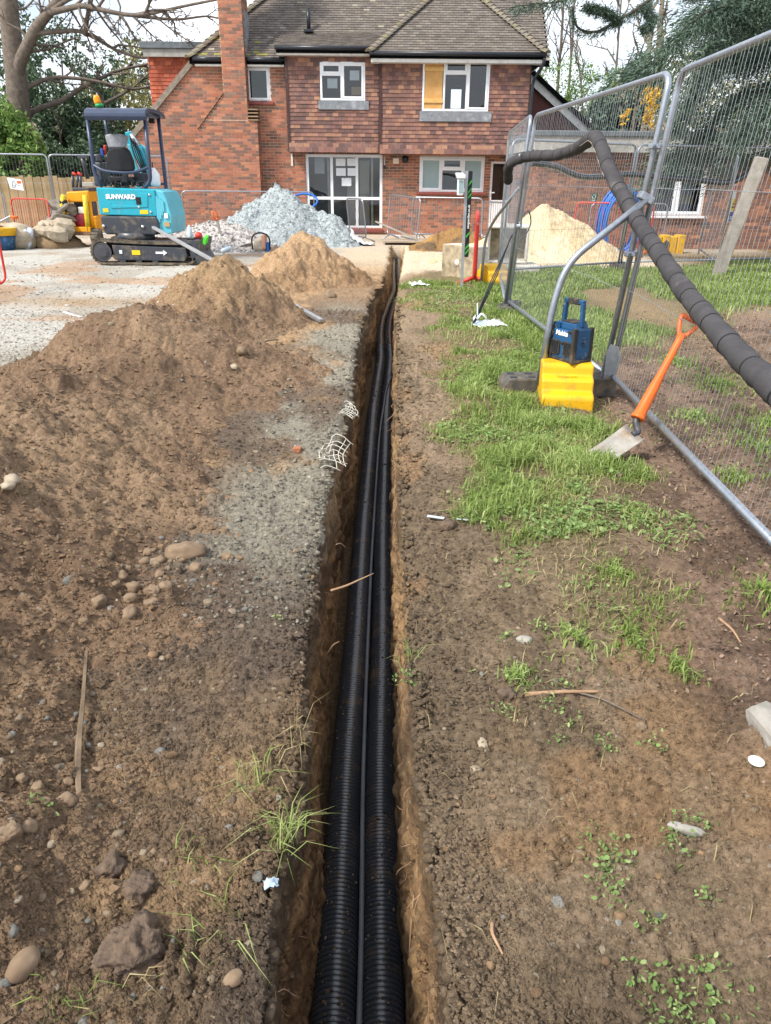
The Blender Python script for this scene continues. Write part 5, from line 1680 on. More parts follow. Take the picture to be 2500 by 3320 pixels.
# site notice hanging on the far fence panel
nt_ = thing('site_notice', 'tall white and yellow site notice on the far fence panel', 'notice', (6.3, 15.2, 0))
a = at(2395, 598, 15.4); b = at(2365, 720, 15.4)
Mx = Matrix.Translation((a.x - .05, 15.38, b.z)) @ Matrix.Rotation(R(55), 4, 'Z')
hgt = a.z - b.z
q = MB(); q.box(-.13, .13, 0, .008, 0, hgt, M=Mx); q.build('board', M_PAPER, nt_, True)
q = MB(); q.box(-.12, .12, -.004, 0, hgt * .3, hgt * .62, M=Mx); q.build('yellow_band', mat('notice_yellow', '#e0c52e', rough=.6, bump=0), nt_, True)
q = MB(); q.box(-.12, .12, -.004, 0, hgt * .02, hgt * .28, M=Mx); q.build('blue_band', mat('notice_blue', '#3b4f9c', rough=.6, bump=0), nt_, True)
q = MB(); q.box(-.10, .12, -.004, 0, hgt * .84, hgt * .97, M=Mx); q.build('orange_band', mat('notice_orange', '#d9603a', rough=.6, bump=0), nt_, True)
for k in range(4):
    q = MB(); q.box(-.09, .09, -.007, -.004, hgt * (.08 + .05 * k) if k < 2 else hgt * (.38 + .09 * (k - 2)), hgt * (.10 + .05 * k) if k < 2 else hgt * (.42 + .09 * (k - 2)), M=Mx); q.build('printed_line', M_WHITEINK if k < 2 else M_BLKPANEL, nt_, True)
# ================================================================== MINI DIGGER
M_TEAL = mat('teal_paint', '#1c9fb4', '#1693a8', rough=.32, scale=4, bump=.03, spec=.45, coat=.2, dirt='#a8987f', dirt_amt=.25, dirt_scale=4)
M_TEALL = mat('teal_paint_lit', '#5fb8ca', '#52acbe', rough=.4, scale=4, bump=.03, spec=.4)  # same teal, lightened for light-facing cover and boom: light put into the colour
M_CHAR = mat('charcoal_paint', '#3a3f47', '#31363d', rough=.38, scale=5, bump=.05, spec=.45, dirt='#85796a', dirt_amt=.45)
M_NAVY = mat('navy_tube', '#35415a', '#2d384e', rough=.35, scale=6, bump=.03, spec=.45)
M_TRACK = mat('track_rubber', '#3d3b39', '#2f2d2c', rough=.9, scale=14, bump=.4, dirt='#9a8b74', dirt_amt=.9, dirt_scale=7)
M_SEAT = mat('seat_vinyl', '#26272b', '#1e1f23', rough=.7, bump=.15)
M_BAG = mat('grey_cloth', '#a3a6ac', '#7b7f87', rough=.9, scale=9, bump=.3)
M_STICKER = mat('yellow_sticker', '#e3bd1f', rough=.5, bump=0)
M_SILVER = mat('chrome_rod', '#c9ccd0', rough=.2, metal=.9, bump=0)
M_AMBER = mat('amber_lens', '#f0930f', '#ef8a08', rough=.25, bump=0)
M_GREEN = mat('green_plastic', '#1f8a4c', rough=.35, bump=0)
TZ = .03
dg_ = thing('mini_digger', 'teal mini digger with canopy and rubber tracks on the hardcore', 'digger', (at(464, 850, 14.9).x, 14.9, TZ))
def D(mb, name, m, bevel=0, seg=2, par=None, **k):
    if par is None: return mb.build(name, m, dg_, True, bevel=bevel, seg=seg, **k)
    o = mb.build(name, m, None, bevel=bevel, seg=seg, **k); o.parent = par; return o
def track(y0, y1):
    xl, xr = at(330, 800, 14.4).x, at(600, 800, 14.4).x
    zc_, rl, rr = TZ + .215, .215, .195
    # outline of the belt
    pts = []
    for k in range(13):
        a = math.pi / 2 + math.pi * k / 12
        pts.append((xl + rl * math.cos(a), zc_ + rl * math.sin(a)))
    n = 22
    for k in range(1, n):
        pts.append((xl + (xr - xl) * k / n, TZ + 0.0))
    for k in range(13):
        a = -math.pi / 2 + math.pi * k / 12
        pts.append((xr + rr * math.cos(a), TZ + rr + rr * math.sin(a)))
    for k in range(1, n):
        t = k / n
        pts.append((xr + (xl - xr) * t, TZ + 2 * rr + (2 * rl - 2 * rr) * t - .018 * math.sin(math.pi * t)))
    # drop duplicates, belt with thickness
    N_ = len(pts)
    q = MB()
    c = Vector(((xl + xr) / 2, 0, zc_))
    inner = []
    for i in range(N_):
        a, b = Vector(pts[i - 1]), Vector(pts[(i + 1) % N_])
        t = (b - a).normalized(); nn = Vector((-t.y, t.x))
        p = Vector(pts[i])
        inner.append(p + nn * (-.035 if nn.dot(p - Vector((c.x, c.z))) > 0 else .035))
    vs_ = []
    for p, s_ in zip(pts, inner):
        vs_ += [(p[0], y0, p[1]), (p[0], y1, p[1]), (s_[0], y1, s_[1]), (s_[0], y0, s_[1])]
    fs_ = []
    for i in range(N_):
        j = (i + 1) % N_
        for k in range(4):
            fs_.append((i * 4 + k, j * 4 + k, j * 4 + (k + 1) % 4, i * 4 + (k + 1) % 4))
    q.add(vs_, fs_)
    belt = D(q, 'track_belt', M_TRACK)
    lug = MB()
    for i in range(0, N_, 1):
        a, b = Vector(pts[i - 1]), Vector(pts[(i + 1) % N_])
        t = (b - a).normalized(); p = Vector(pts[i])
        nn = Vector((-t.y, t.x)); nn = nn if nn.dot(p - Vector((c.x, c.z))) > 0 else -nn
        M = Matrix(((t.x, 0, nn.x, p.x), (0, 1, 0, 0), (t.y, 0, nn.y, p.y), (0, 0, 0, 1)))
        lug.box(-.016, .016, y0 + .005, (y0 + y1) / 2 + (.02 if i % 2 else -.02), -.005, .012, M=M)
        lug.box(-.016, .016, (y0 + y1) / 2 + (.02 if i % 2 else -.02), y1 - .005, -.005, .012, M=M)
    D(lug, 'tread_lugs', M_TRACK, par=belt, kind='stuff')
    fr = MB(); fr.prism([(xl + .20, TZ + .08), (xr - .04, TZ + .06), (xr + .02, TZ + .16), (xr + .0, TZ + .30), (xl + .18, TZ + .34)], y0 + .02, y1 - .02)
    frame_ = D(fr, 'track_frame', M_CHAR, .012, par=belt)
    sp_ = MB(); Ms = Matrix.Translation((xl, y0 - .004, zc_)) @ Matrix.Rotation(R(-90), 4, 'X')
    sp_.lathe([(.165, 0), (.165, .04)], 24, Ms); sp_.lathe([(.115, -.012), (.12, -.004), (.12, .02)], 20, Ms); sp_.lathe([(.085, -.024), (.09, -.014), (.09, .0)], 20, Ms)
    D(sp_, 'sprocket', M_DKSTEEL, par=belt)
    for k in range(3):
        ro = MB(); ro.lathe([(.06, 0), (.06, .1)], 14, Matrix.Translation((xl + .34 + .3 * k, y0 + .03, TZ + .085)) @ Matrix.Rotation(R(-90), 4, 'X')); D(ro, 'roller', M_DKSTEEL, par=belt)
    return belt
t1 = track(14.40, 14.66)
track(15.28, 15.54)
q = MB(); q.box(at(345, 780, 14.7).x, at(585, 780, 14.7).x, 14.66, 15.28, TZ + .14, TZ + .40); D(q, 'undercarriage', M_CHAR, .02)
q = MB(); q.lathe([(.36, 0), (.36, .14), (.33, .15)], 28, Matrix.Translation((at(440, 770, 15).x, 15.0, TZ + .38))); D(q, 'slew_ring', M_CHAR)
a = at(440, 815, 14.4); q = MB(); q.box(a.x - .075, a.x + .075, 14.411, 14.417, TZ + .17, TZ + .25); D(q, 'sticker', M_STICKER)
a = at(520, 819, 14.4); q = MB(); q.prism([(-.11, -.018), (.03, -.018), (.03, -.05), (.10, .0), (.03, .05), (.03, .018), (-.11, .018)], 14.411, 14.417, M=Matrix.Translation((a.x + .02, 0, TZ + .21))); D(q, 'arrow_decal', M_WHITEINK)
a = at(390, 817, 14.4); q = MB(); q.box(a.x - .02, a.x + .03, 14.41, 14.417, TZ + .19, TZ + .25); D(q, 'plate', M_WHITEINK)
def pxpoly(pts, Y): return [(at(x, y, Y).x, at(x, y, Y).z) for x, y in pts]
YD = 14.72
q = MB(); q.prism(pxpoly([(324, 700), (505, 703), (513, 716), (516, 752), (502, 763), (345, 760), (336, 752), (326, 716)], YD), YD, YD + .75); D(q, 'counterweight', M_CHAR, .035, 3)
q = MB(); q.prism(pxpoly([(309, 608), (500, 614), (509, 702), (323, 697)], YD), YD + .03, YD + 1.15); D(q, 'engine_cover', M_TEAL, .02, 3)
q = MB(); q.prism(pxpoly([(355, 655), (360, 664), (440, 668), (449, 655), (453, 625), (478, 626), (478, 672), (360, 676), (350, 662)], YD), YD + .018, YD + .05); D(q, 'cover_moulding', M_TEAL, .006)
q = MB(); q.prism(pxpoly([(501, 614), (528, 622), (541, 650), (556, 702), (558, 758), (520, 760), (509, 705)], YD + .05), YD + .06, YD + 1.1); D(q, 'side_cover', M_TEALL, .02, 3)
q = MB(); q.prism(pxpoly([(494, 632), (504, 634), (520, 690), (512, 735), (508, 700), (503, 690)], YD + .05), YD + .05, YD + .075); D(q, 'grille', M_CHAR)
for k in range(5):
    a, b = at(505 + 5.0 * k, 636 + 4 * k, YD), at(511 + 4.5 * k, 735 - 12 * k, YD)
    q = MB(); q.beam((a.x, YD + .045, a.z), (b.x, YD + .045, b.z), .028, .02, up=(0, 1, 0)); D(q, 'louvre', M_TEALL, .004)
q = MB(); a = rect(440, 639, 457, 664, YD); q.box(a[0], a[1], YD + .015, YD + .03, a[2], a[3]); D(q, 'vent', M_BLKPANEL, .004)
for pr in ((333, 676, 350, 688), (453, 681, 479, 694)):
    a = rect(*pr, YD); q = MB(); q.box(a[0], a[1], YD + .022, YD + .028, a[2], a[3]); D(q, 'sticker', M_STICKER)
for pr in ((531, 692, 542, 708), (531, 720, 548, 735)):
    a = rect(*pr, YD); q = MB(); q.box(a[0], a[1], YD + .035, YD + .055, a[2], a[3]); D(q, 'plate', M_WHITEINK if pr[1] < 700 else M_CARD)
for px, py in ((337, 733), (464, 735)):
    a = at(px, py, YD); q = MB(); q.lathe([(.03, 0), (.03, .02), (.012, .03)], 12, Matrix.Translation((a.x, YD, a.z)) @ Matrix.Rotation(R(90), 4, 'X')); D(q, 'tie_down', M_SILVER)
for px, py in ((449, 672), (488, 688), (483, 632)):
    a = at(px, py, YD); q = MB(); q.lathe([(.022, 0), (.022, .012), (.01, .018)], 12, Matrix.Translation((a.x, YD + .028, a.z)) @ Matrix.Rotation(R(90), 4, 'X')); D(q, 'latch', M_SILVER)
a = rect(350, 630, 430, 647, YD)
tx = text_mesh('lettering', 'SUNWARD', .108, M_WHITEINK, None, Matrix.Translation(((a[0] + a[1]) / 2, YD + .020, (a[2] + a[3]) / 2)) @ Matrix.Rotation(R(90), 4, 'X') @ Matrix.Diagonal((1.0, 1, 1, 1)), bold=.0045)
parent_to(tx, dg_, True)
# canopy: four bent posts and a curved roof
r_ = .036
YRr, YFf = 14.98, 16.05
def post_(pts, Y): q = MB(); q.tube(fillet([at(x, y, Y) for x, y in pts], .09, 5), r_, 12); return D(q, 'canopy_post', M_NAVY)
post_([(283, 384), (302, 525), (306, 560), (331, 606)], YRr)
post_([(470, 384), (484, 530), (488, 588), (468, 610)], YRr)
post_([(513, 380), (541, 632), (538, 648)], YFf)
post_([(340, 385), (352, 440), (378, 600)], YFf)
q = MB(); q.tube(cr([at(301, 533, YRr), at(322, 546, YRr - .05), at(345, 555, YRr - .08), at(400, 560, YRr - .1), at(436, 558, YRr - .08), at(462, 550, YRr - .04), at(485, 540, YRr)], 5), .026, 10); D(q, 'rear_rail', M_NAVY)
q = MB(); q.tube([at(508, 596, YFf), at(541, 596, YFf)], .022, 8); D(q, 'side_rail', M_NAVY)
xa, xb = at(279, 360, YRr).x, at(478, 360, YRr).x
zr = at(378, 352, YRr).z; zl = at(378, 385, YRr).z
zl -= .03
prof = [(14.86, zl), (14.83, zl + .06), (14.84, zl + .11), (14.89, zr - .02), (15.0, zr + .01), (15.3, zr + .03), (15.8, zr + .03), (16.12, zr - .02), (16.16, zr - .07), (16.12, zr - .09), (15.8, zr - .03), (15.3, zr - .03), (14.98, zr - .05), (14.92, zr - .09), (14.90, zl)]
q = MB(); q.prism(prof, xa, xb, axis='x'); D(q, 'canopy_roof', M_NAVY, .012, 2, fixn=True)
for px in (512,):
    a, b = at(474, 372, YRr), at(513, 380, YFf); q = MB(); q.tube([a, b], .028, 10); D(q, 'roof_rail', M_NAVY)
for px, py, Y in ((362, 388, 15.9), (492, 392, 15.9)):
    a = at(px, py, Y); q = MB(); q.cbox(a, (.10, .07, .09)); D(q, 'work_lamp', M_BLKPANEL, .012)
a = at(322, 341, 15.2); q = MB(); q.lathe([(.072, 0), (.075, .03), (.07, .06)], 18, Matrix.Translation((a.x, 15.2, zr + .03))); D(q, 'beacon_base', M_GREEN)
q = MB(); q.lathe([(.058, 0), (.06, .03), (.057, .10), (.045, .13), (.02, .14)], 18, Matrix.Translation((a.x - .02, 15.2, zr + .09)) @ Matrix.Rotation(R(-8), 4, 'Y')); D(q, 'beacon', M_AMBER)
# seat and controls
YS = 15.30
q = MB(); q.prism(pxpoly([(345, 500), (352, 484), (368, 478), (402, 478), (416, 486), (430, 520), (434, 545), (430, 556), (345, 556), (340, 545)], YS), YS, YS + .12); D(q, 'seat_back', M_SEAT, .03, 3)
q = MB(); q.prism(pxpoly([(337, 438), (352, 434), (388, 433), (412, 440), (406, 470), (402, 479), (350, 479), (344, 460)], YS), YS + .01, YS + .13); D(q, 'headrest_cover', M_BAG, .03, 3)
q = MB(); q.box(at(350, 570, YS).x, at(430, 570, YS).x, YS, YS + .5, at(390, 600, YS).z, at(390, 572, YS).z); D(q, 'seat_base', M_SEAT, .02)
q = MB(); q.box(at(316, 590, YS + .3).x, at(345, 590, YS + .3).x, YS + .1, YS + .6, at(330, 604, YS).z, at(330, 525, YS).z); D(q, 'control_console', M_CHAR, .03)
q = MB(); q.box(at(440, 590, YS + .3).x, at(478, 590, YS + .3).x, YS + .2, YS + .6, at(450, 604, YS).z, at(450, 560, YS).z); D(q, 'control_console', M_CHAR, .03)
q = MB(); q.tube([at(330, 530, YS + .3), at(332, 505, YS + .3)], .012, 6); q.cbox(at(331, 495, YS + .3), (.05, .05, .14)); D(q, 'control_lever', mat('blue_grip', '#2c4fa0', rough=.5, bump=0), .01)
q = MB(); q.cbox(at(340, 487, YS + .35), (.05, .05, .18), (0, .2, 0)); D(q, 'fire_extinguisher', M_RED, .015)
q = MB(); q.cbox(at(321, 512, YS + .2), (.10, .12, .13), (0, 0, .2)); D(q, 'mirror', M_CHAR, .02)
q = MB(); q.tube([at(496, 580, 15.8), at(494, 526, 15.8)], .010, 6); D(q, 'control_lever', M_BLKPANEL)
q = MB(); q.lathe([(.09, 0), (.11, .05), (.11, .22), (.05, .30), (.03, .33)], 16, Matrix.Translation(at(503, 605, 15.6))); D(q, 'plastic_jug', M_UPVC)
for k in range(9):
    x = 322 + 18 * k
    q = MB(); q.tube(cr([at(x, 604, 15.05), at(x + random.uniform(-8, 8), 596 - random.uniform(0, 12), 15.1), at(x + random.uniform(5, 18), 590, 15.3), at(x + 22, 603, 15.2)], 4), .016, 6); D(q, 'hydraulic_hose', M_BLKPANEL)
q = MB(); q.cbox(at(406, 578, 15.05), (.11, .06, .16), (0, .1, 0)); D(q, 'seat_belt_reel', M_SEAT, .02)
# boom, dipper and ram beyond the seat
YBm = 16.5
q = MB(); q.prism(pxpoly([(446, 606), (478, 606), (484, 545), (470, 478), (452, 466), (442, 480), (458, 545)], YBm), YBm, YBm + .16); D(q, 'boom', M_TEALL, .015)
q = MB(); q.prism(pxpoly([(470, 490), (458, 472), (424, 426), (410, 430), (414, 470), (448, 508)], YBm + .2), YBm + .1, YBm + .24); D(q, 'boom_head', M_TEAL, .012)
for dx in (0, 16):
    q = MB(); q.beam(at(418 + dx, 468, YBm - .03), at(458 + dx, 596, YBm - .03), .07, .05, up=(0, 1, 0)); D(q, 'boom_plate', M_TEALL, .01)
q = MB(); q.tube([at(424, 434, YBm - .06), at(452, 478, YBm - .06)], .034, 10); D(q, 'ram_rod', M_SILVER)
q = MB(); q.tube([at(450, 475, YBm - .06), at(476, 545, YBm - .06)], .052, 10); D(q, 'ram_barrel', M_TEAL)
for k in range(4):
    q = MB(); q.tube(cr([at(420 + 5 * k, 440 + 6 * k, YBm - .12), at(436 + 6 * k, 500, YBm - .16), at(462 + 4 * k, 560, YBm - .14), at(470 + 3 * k, 604, YBm - .1)], 5), .012, 6); D(q, 'boom_hose', M_BLKPANEL)
q = MB(); q.prism([(0, 0), (.2, .0), (.25, .9), (.1, 1.0)], YBm + .35, YBm + .5, M=Matrix.Translation((at(400, 560, YBm).x, 0, .35))); D(q, 'dipper', M_TEAL, .02)
# dozer blade at the end of its arms
xa = at(600, 800, 14.6).x
bx0 = at(640, 800, 14.8).x
for y in (14.62, 15.3):
    q = MB(); q.beam((xa - .25, y, TZ + .22), (bx0 + .05, y, TZ + .20), .07, .12); D(q, 'blade_arm', M_CHAR, .01)
q = MB(); q.prism([(bx0 + .10, TZ + .03), (bx0 + .16, TZ + .03), (bx0 + .06, TZ + .2), (bx0 + .12, TZ + .42), (bx0 + .05, TZ + .44), (bx0, TZ + .2)], 14.35, 15.60); D(q, 'dozer_blade', M_CHAR, .008)
for y in (14.40, 15.1):
    q = MB(); q.prism([(bx0 - .02, TZ + .08), (bx0 + .10, TZ + .05), (bx0 + .05, TZ + .22), (bx0 + .10, TZ + .42), (bx0 - .14, TZ + .44), (bx0 - .05, TZ + .30), (bx0 - .04, TZ + .18)], y, y + .03); D(q, 'blade_gusset', M_CHAR, .005)
# things set down on the blade
a = Vector((bx0 + .0, 14.8, TZ + .44))
q = MB(); q.lathe([(.04, 0), (.045, .03), (.045, .17), (.02, .21), (.018, .23)], 12, Matrix.Translation(a + Vector((-.12, 0, 0)))); q.build('water_bottle', mat('clear_plastic', '#c3d2dc', '#b5c6d2', rough=.2, bump=0), label='clear water bottle standing on the digger blade', cat='bottle')
q = MB(); q.lathe([(.05, 0), (.07, .03), (.06, .09), (.02, .11)], 12, Matrix.Translation(a + Vector((.04, .02, 0)))); q.build('red_tape_roll', M_RED, label='red roll of tape on top of the digger blade', cat='tape roll')
M_LIME = mat('lime_cloth', '#57d63a', rough=.8, bump=.1)
q = MB(); q.cbox(a + Vector((.19, -.1, -.02)), (.05, .2, .12), (.2, .3, 0)); q.build('lime_glove', M_LIME, label='lime green glove hung on the digger blade', cat='glove')

# ================================================================== YELLOW WALK-BEHIND LOADER behind the digger
M_PLANT = mat('plant_yellow', '#e39a14', '#d68f10', rough=.45, scale=7, bump=.05, dirt='#6d5538', dirt_amt=.25)
M_PLANT2 = mat('lemon_guard', '#d9bd2e', '#ccb028', rough=.5, scale=7, bump=.05, dirt='#55442c', dirt_amt=.3)
YL = 18.6
ld = thing('mini_loader', 'yellow walk-behind loader with red engine beside the mini digger', 'loader', (at(258, 775, YL).x, YL, 0))
def Lp(mb, name, m, bevel=0, **k): return mb.build(name, m, ld, True, bevel=bevel, **k)
def px3(pts, Y): return [at(x, y, Y) for x, y in pts]
q = MB(); q.prism(pxpoly([(214, 622), (285, 618), (292, 655), (216, 655)], YL), YL, YL + .7); Lp(q, 'tank', M_PLANT, .03)
for a, b in (((214, 655), (226, 745)), ((290, 652), (302, 742))):
    q = MB(); q.tube([at(*a, YL), at(*b, YL)], .045, 8); Lp(q, 'frame_post', M_PLANT)
for pts in ([(206, 632), (202, 660), (208, 745)], [(275, 632), (280, 690), (287, 748)]):
    q = MB(); q.tube(px3(pts, YL - .1), .055, 10); g_ = Lp(q, 'guard_post', M_PLANT2)
for py in (656, 678, 725):
    q = MB(); p = at(206, py, YL - .1); q.tube([p + Vector((-.07, 0, 0)), p + Vector((.07, 0, 0))], .06, 8); Lp(q, 'strap', M_BLKPANEL)
q = MB(); q.box(at(218, 742, YL).x, at(300, 742, YL).x, YL - .15, YL + .9, at(255, 752, YL).z, at(255, 735, YL).z); Lp(q, 'footplate', M_PLANT, .01)
q = MB(); q.box(at(210, 760, YL).x, at(300, 760, YL).x, YL - .15, YL - .05, at(255, 762, YL).z, at(255, 748, YL).z); Lp(q, 'bumper', mat('rusty_steel', '#8a6a52', '#6d5040', rough=.8, scale=12, bump=.3), .01)
a = at(261, 717, YL); q = MB(); q.lathe([(.17, 0), (.17, .06), (.13, .10), (.05, .11)], 20, Matrix.Translation((a.x, YL + .1, a.z)) @ Matrix.Rotation(R(90), 4, 'X')); Lp(q, 'recoil_starter', mat('engine_red', '#8d2433', '#7a1f2c', rough=.4, bump=0))
a = rect(223, 670, 248, 697, YL); q = MB(); q.box(a[0], a[1], YL + .05, YL + .35, a[2], a[3]); Lp(q, 'air_filter', M_BLKPANEL, .02)
a = rect(250, 671, 280, 694, YL); q = MB(); q.box(a[0], a[1], YL + .05, YL + .35, a[2], a[3]); Lp(q, 'fuel_tank', M_WHITEPAINT, .02)
a = rect(228, 655, 290, 742, YL); q = MB(); q.box(a[0], a[1], YL + .3, YL + .6, a[2], a[3]); Lp(q, 'engine_block', M_CHAR, .02)
a = rect(228, 608, 285, 622, YL); q = MB(); q.box(a[0], a[1], YL + .1, YL + .6, a[2], a[3]); Lp(q, 'control_panel', M_CHAR, .02)
for px, dx in ((238, -3), (248, 4), (262, -2)):
    q = MB(); q.tube([at(px, 610, YL + .2), at(px + dx, 570, YL + .2)], .035, 8); Lp(q, 'lever_boot', M_CHAR)
for px in (240, 257):
    q = MB(); q.tube([at(px - 5, 560, YL + .2), at(px + 8, 568, YL + .2)], .03, 8); Lp(q, 'lever_grip', M_RED)
q = MB(); q.tube(px3([(285, 580), (272, 530), (266, 512)], YL + .6), .05, 8); q.cbox(at(268, 508, YL + .6), (.22, .1, .06)); Lp(q, 'loader_arm', M_CHAR)
q = MB(); q.box(at(262, 596, YL + .8).x, at(310, 596, YL + .8).x, YL + .7, YL + 1.4, at(280, 606, YL).z, at(280, 592, YL).z); Lp(q, 'deck', mat('grey_deck', '#a8a59d', rough=.7), .01)
q = MB(); q.prism(pxpoly([(298, 700), (318, 700), (322, 745), (300, 745)], YL + .2), YL + .1, YL + .8); Lp(q, 'side_guard', M_PLANT, .02)
for px, y in ((222, YL - .05), (310, YL - .02), (222, YL + .8), (310, YL + .8)):
    c = at(px, 758, y); rr = .2 if px > 300 else .15
    q = MB(); Mw = Matrix.Translation((c.x - .07, y, rr)) @ Matrix.Rotation(R(90), 4, 'Y')
    q.lathe([(rr * .5, 0), (rr * .92, .0), (rr, .03), (rr, .15), (rr * .92, .18), (rr * .5, .18)], 20, Mw); wh = Lp(q, 'wheel', M_TRACK)
    tr = MB()
    for k in range(14):
        a_ = 2 * math.pi * k / 14
        tr.cbox((c.x + .02, y + math.cos(a_) * rr, rr + math.sin(a_) * rr), (.17, .03, .02), (-a_ + math.pi / 2 + math.pi, 0, 0))
    o = tr.build('tread', M_TRACK, None); o.parent = wh
# ================================================================== POLE over the heaps
q = MB(); pa, pb = G(1043, 1040, .05), at(497, 737, 13.1)
q.beam(pa, pb, .055, .04); pl = q.build('pole', M_ALU, bevel=.006, label='long grey alloy pole lying across the brown spoil heaps', cat='pole')

# tools by the stone heap: cut-off saw, hand saw, tray, lids
YT = 17.3
cs = thing('cut_off_saw', 'dusty cut-off saw with black hoop handle at the foot of the stone heap', 'saw', (at(842, 812, YT).x, YT, 0))
c = at(845, 790, YT)
q = MB(); q.lathe([(.15, 0), (.155, .02), (.15, .05), (.08, .07)], 22, Matrix.Translation((c.x - .03, YT + .1, .17)) @ Matrix.Rotation(R(90), 4, 'X') @ Matrix.Rotation(R(25), 4, 'Y')); q.build('blade_guard', mat('dusty_cast', '#c9bfae', '#a89c8a', rough=.8, scale=12, bump=.2), cs, True)
q = MB(); q.box(c.x + .02, c.x + .10, YT, YT + .4, .08, .38); q.build('engine', M_PAPER if False else mat('faded_orange', '#c99a82', '#b58972', rough=.7, scale=10), cs, True, bevel=.02)
q = MB(); q.tube(cr([(c.x - .2, YT + .1, .08), (c.x - .2, YT + .1, .30), (c.x - .1, YT + .1, .40), (c.x + .06, YT + .1, .40), (c.x + .18, YT + .1, .30), (c.x + .18, YT + .1, .06)], 5), .018, 8); q.build('hoop_handle', M_BLKPANEL, cs, True)
q = MB(); q.box(c.x + .12, c.x + .17, YT + .05, YT + .2, .02, .22); q.build('water_bottle_clip', M_BLUE, cs, True)
hsw = thing('hand_saw', 'hand saw with orange handle stuck upright in the white chippings', 'saw', (at(708, 750, 17.9).x, 17.9, .3))
q = MB(); q.prism(pxpoly([(697, 709), (708, 707), (719, 757), (714, 762)], 17.9), 17.9, 17.903); q.build('blade', M_BLADE, hsw, True)
q = MB()
for seg_ in ([(686, 686), (690, 702), (700, 712)], [(686, 686), (694, 688), (704, 694), (708, 709)], [(700, 712), (708, 709)]):
    q.tube([at(x, y, 17.9) for x, y in seg_], .018, 8)
q.build('handle', M_ORANGE, hsw, True)
q = MB(); q.prism([(0, 0), (.26, 0), (.24, .03), (.16, .2), (.02, .06)], 16.7, 16.95, M=Matrix.Translation((at(868, 812, 16.7).x, 0, .02))); q.build('metal_chute', mat('brown_tin', '#9a8473', '#857060', rough=.7), label='brown folded metal chute beside the cut-off saw', cat='chute')
q = MB(); q.prism([(0, 0), (.34, .03), (.3, .09), (.22, .08)], 17.2, 17.24, M=Matrix.Translation((at(768, 798, 17.2).x, 0, .12))); q.build('slate_shard', mat('brown_slate', '#7b7068', '#6b6058', rough=.8), label='brown sliver of slate lying on the white chippings', cat='slate')
q = MB(); c = at(716, 790, 16.9); q.lathe([(.045, 0), (.055, .03), (.05, .2), (.03, .24)], 12, Matrix.Translation((c.x, 16.9, .06)) @ Matrix.Rotation(R(70), 4, 'Y')); q.build('water_bottle', MATS['clear_plastic'], label='clear water bottle lying on the white chippings', cat='bottle')
# ================================================================== LEFT BOUNDARY: wooden fence, mesh panels, rubble
M_FBOARD = mat('weathered_boards', '#a58f70', '#8a7759', rough=.9, scale=3, bump=.3, attr=True)
wf = thing('wooden_fence', 'weathered close-boarded wooden fence behind the mesh panels', 'fence', (-10, 22.8, 0))
x = -19.0; k = 0
bm_ = []
for i in range(6):
    b = MB(); tn = random.uniform(.8, 1.2); b.box(-.062, .062, 0, .016 + .004 * (i % 2), 0, 1.5, (tn, tn * random.uniform(.95, 1.02), tn * random.uniform(.88, 1.0))); bm_.append(b.mesh('fence_board', M_FBOARD))
while x < -7.75:
    o = bpy.data.objects.new('fence_board', random.choice(bm_)); col.objects.link(o)
    o.location = (x, 22.8 + .012 * (k % 2), random.uniform(-.03, .03)); parent_to(o, wf, True)
    x += .118; k += 1
q = MB(); q.box(-19, -7.75, 22.84, 22.9, .3, .38); q.box(-19, -7.75, 22.84, 22.9, 1.1, 1.18); q.build('rail', M_FBOARD, wf, True)
hpanel('wire mesh fence panel with the white notice at the left edge', (at(-160, 650, 21.0).x, 20.9), (at(172, 640, 21.2).x, 21.2), .0, .0, 1.98, .04, wire=.0018, pitch=.08)
hpanel('wire mesh fence panel behind the yellow loader and the digger', (at(178, 640, 21.25).x, 21.25), (-5.9, 21.9), .0, .0, 1.98, .04, wire=.0018, pitch=.08)
q = MB(); a = rect(34, 578, 74, 618, 20.9); 
q.add([(a[0], 20.86, a[2] + .05), (a[1] + .02, 20.86, a[2]), (a[1], 20.86, a[3] - .03), (a[0] - .05, 20.86, a[3] + .02)], [(0, 1, 2, 3)])
nb_ = q.build('notice_sheet', M_PAPER, label='white laminated notice tied to the fence at the left edge', cat='notice')
md = nb_.modifiers.new('thickness', 'SOLIDIFY'); md.thickness = .004
q = MB(); q.box(a[1] - .12, a[1] - .02, 20.852, 20.857, a[3] - .12, a[3] - .06); sub(q, 'orange_logo', M_ORANGE, nb_)
q = MB(); cx, cz = a[0] + .10, (a[2] + a[3]) / 2
for p0, p1 in (((-.05, -.06), (.0, .09)), ((.0, .09), (.06, .01)), ((.06, .01), (.02, -.08)), ((.02, -.08), (-.05, -.06)), ((.06, .0), (.17, -.03)), ((-.03, -.03), (.03, -.03))):
    q.beam((cx + p0[0], 20.855, cz + p0[1]), (cx + p1[0], 20.855, cz + p1[1]), .008, .002, up=(0, 1, 0))
sub(q, 'site_plan', M_BLKPANEL, nb_)

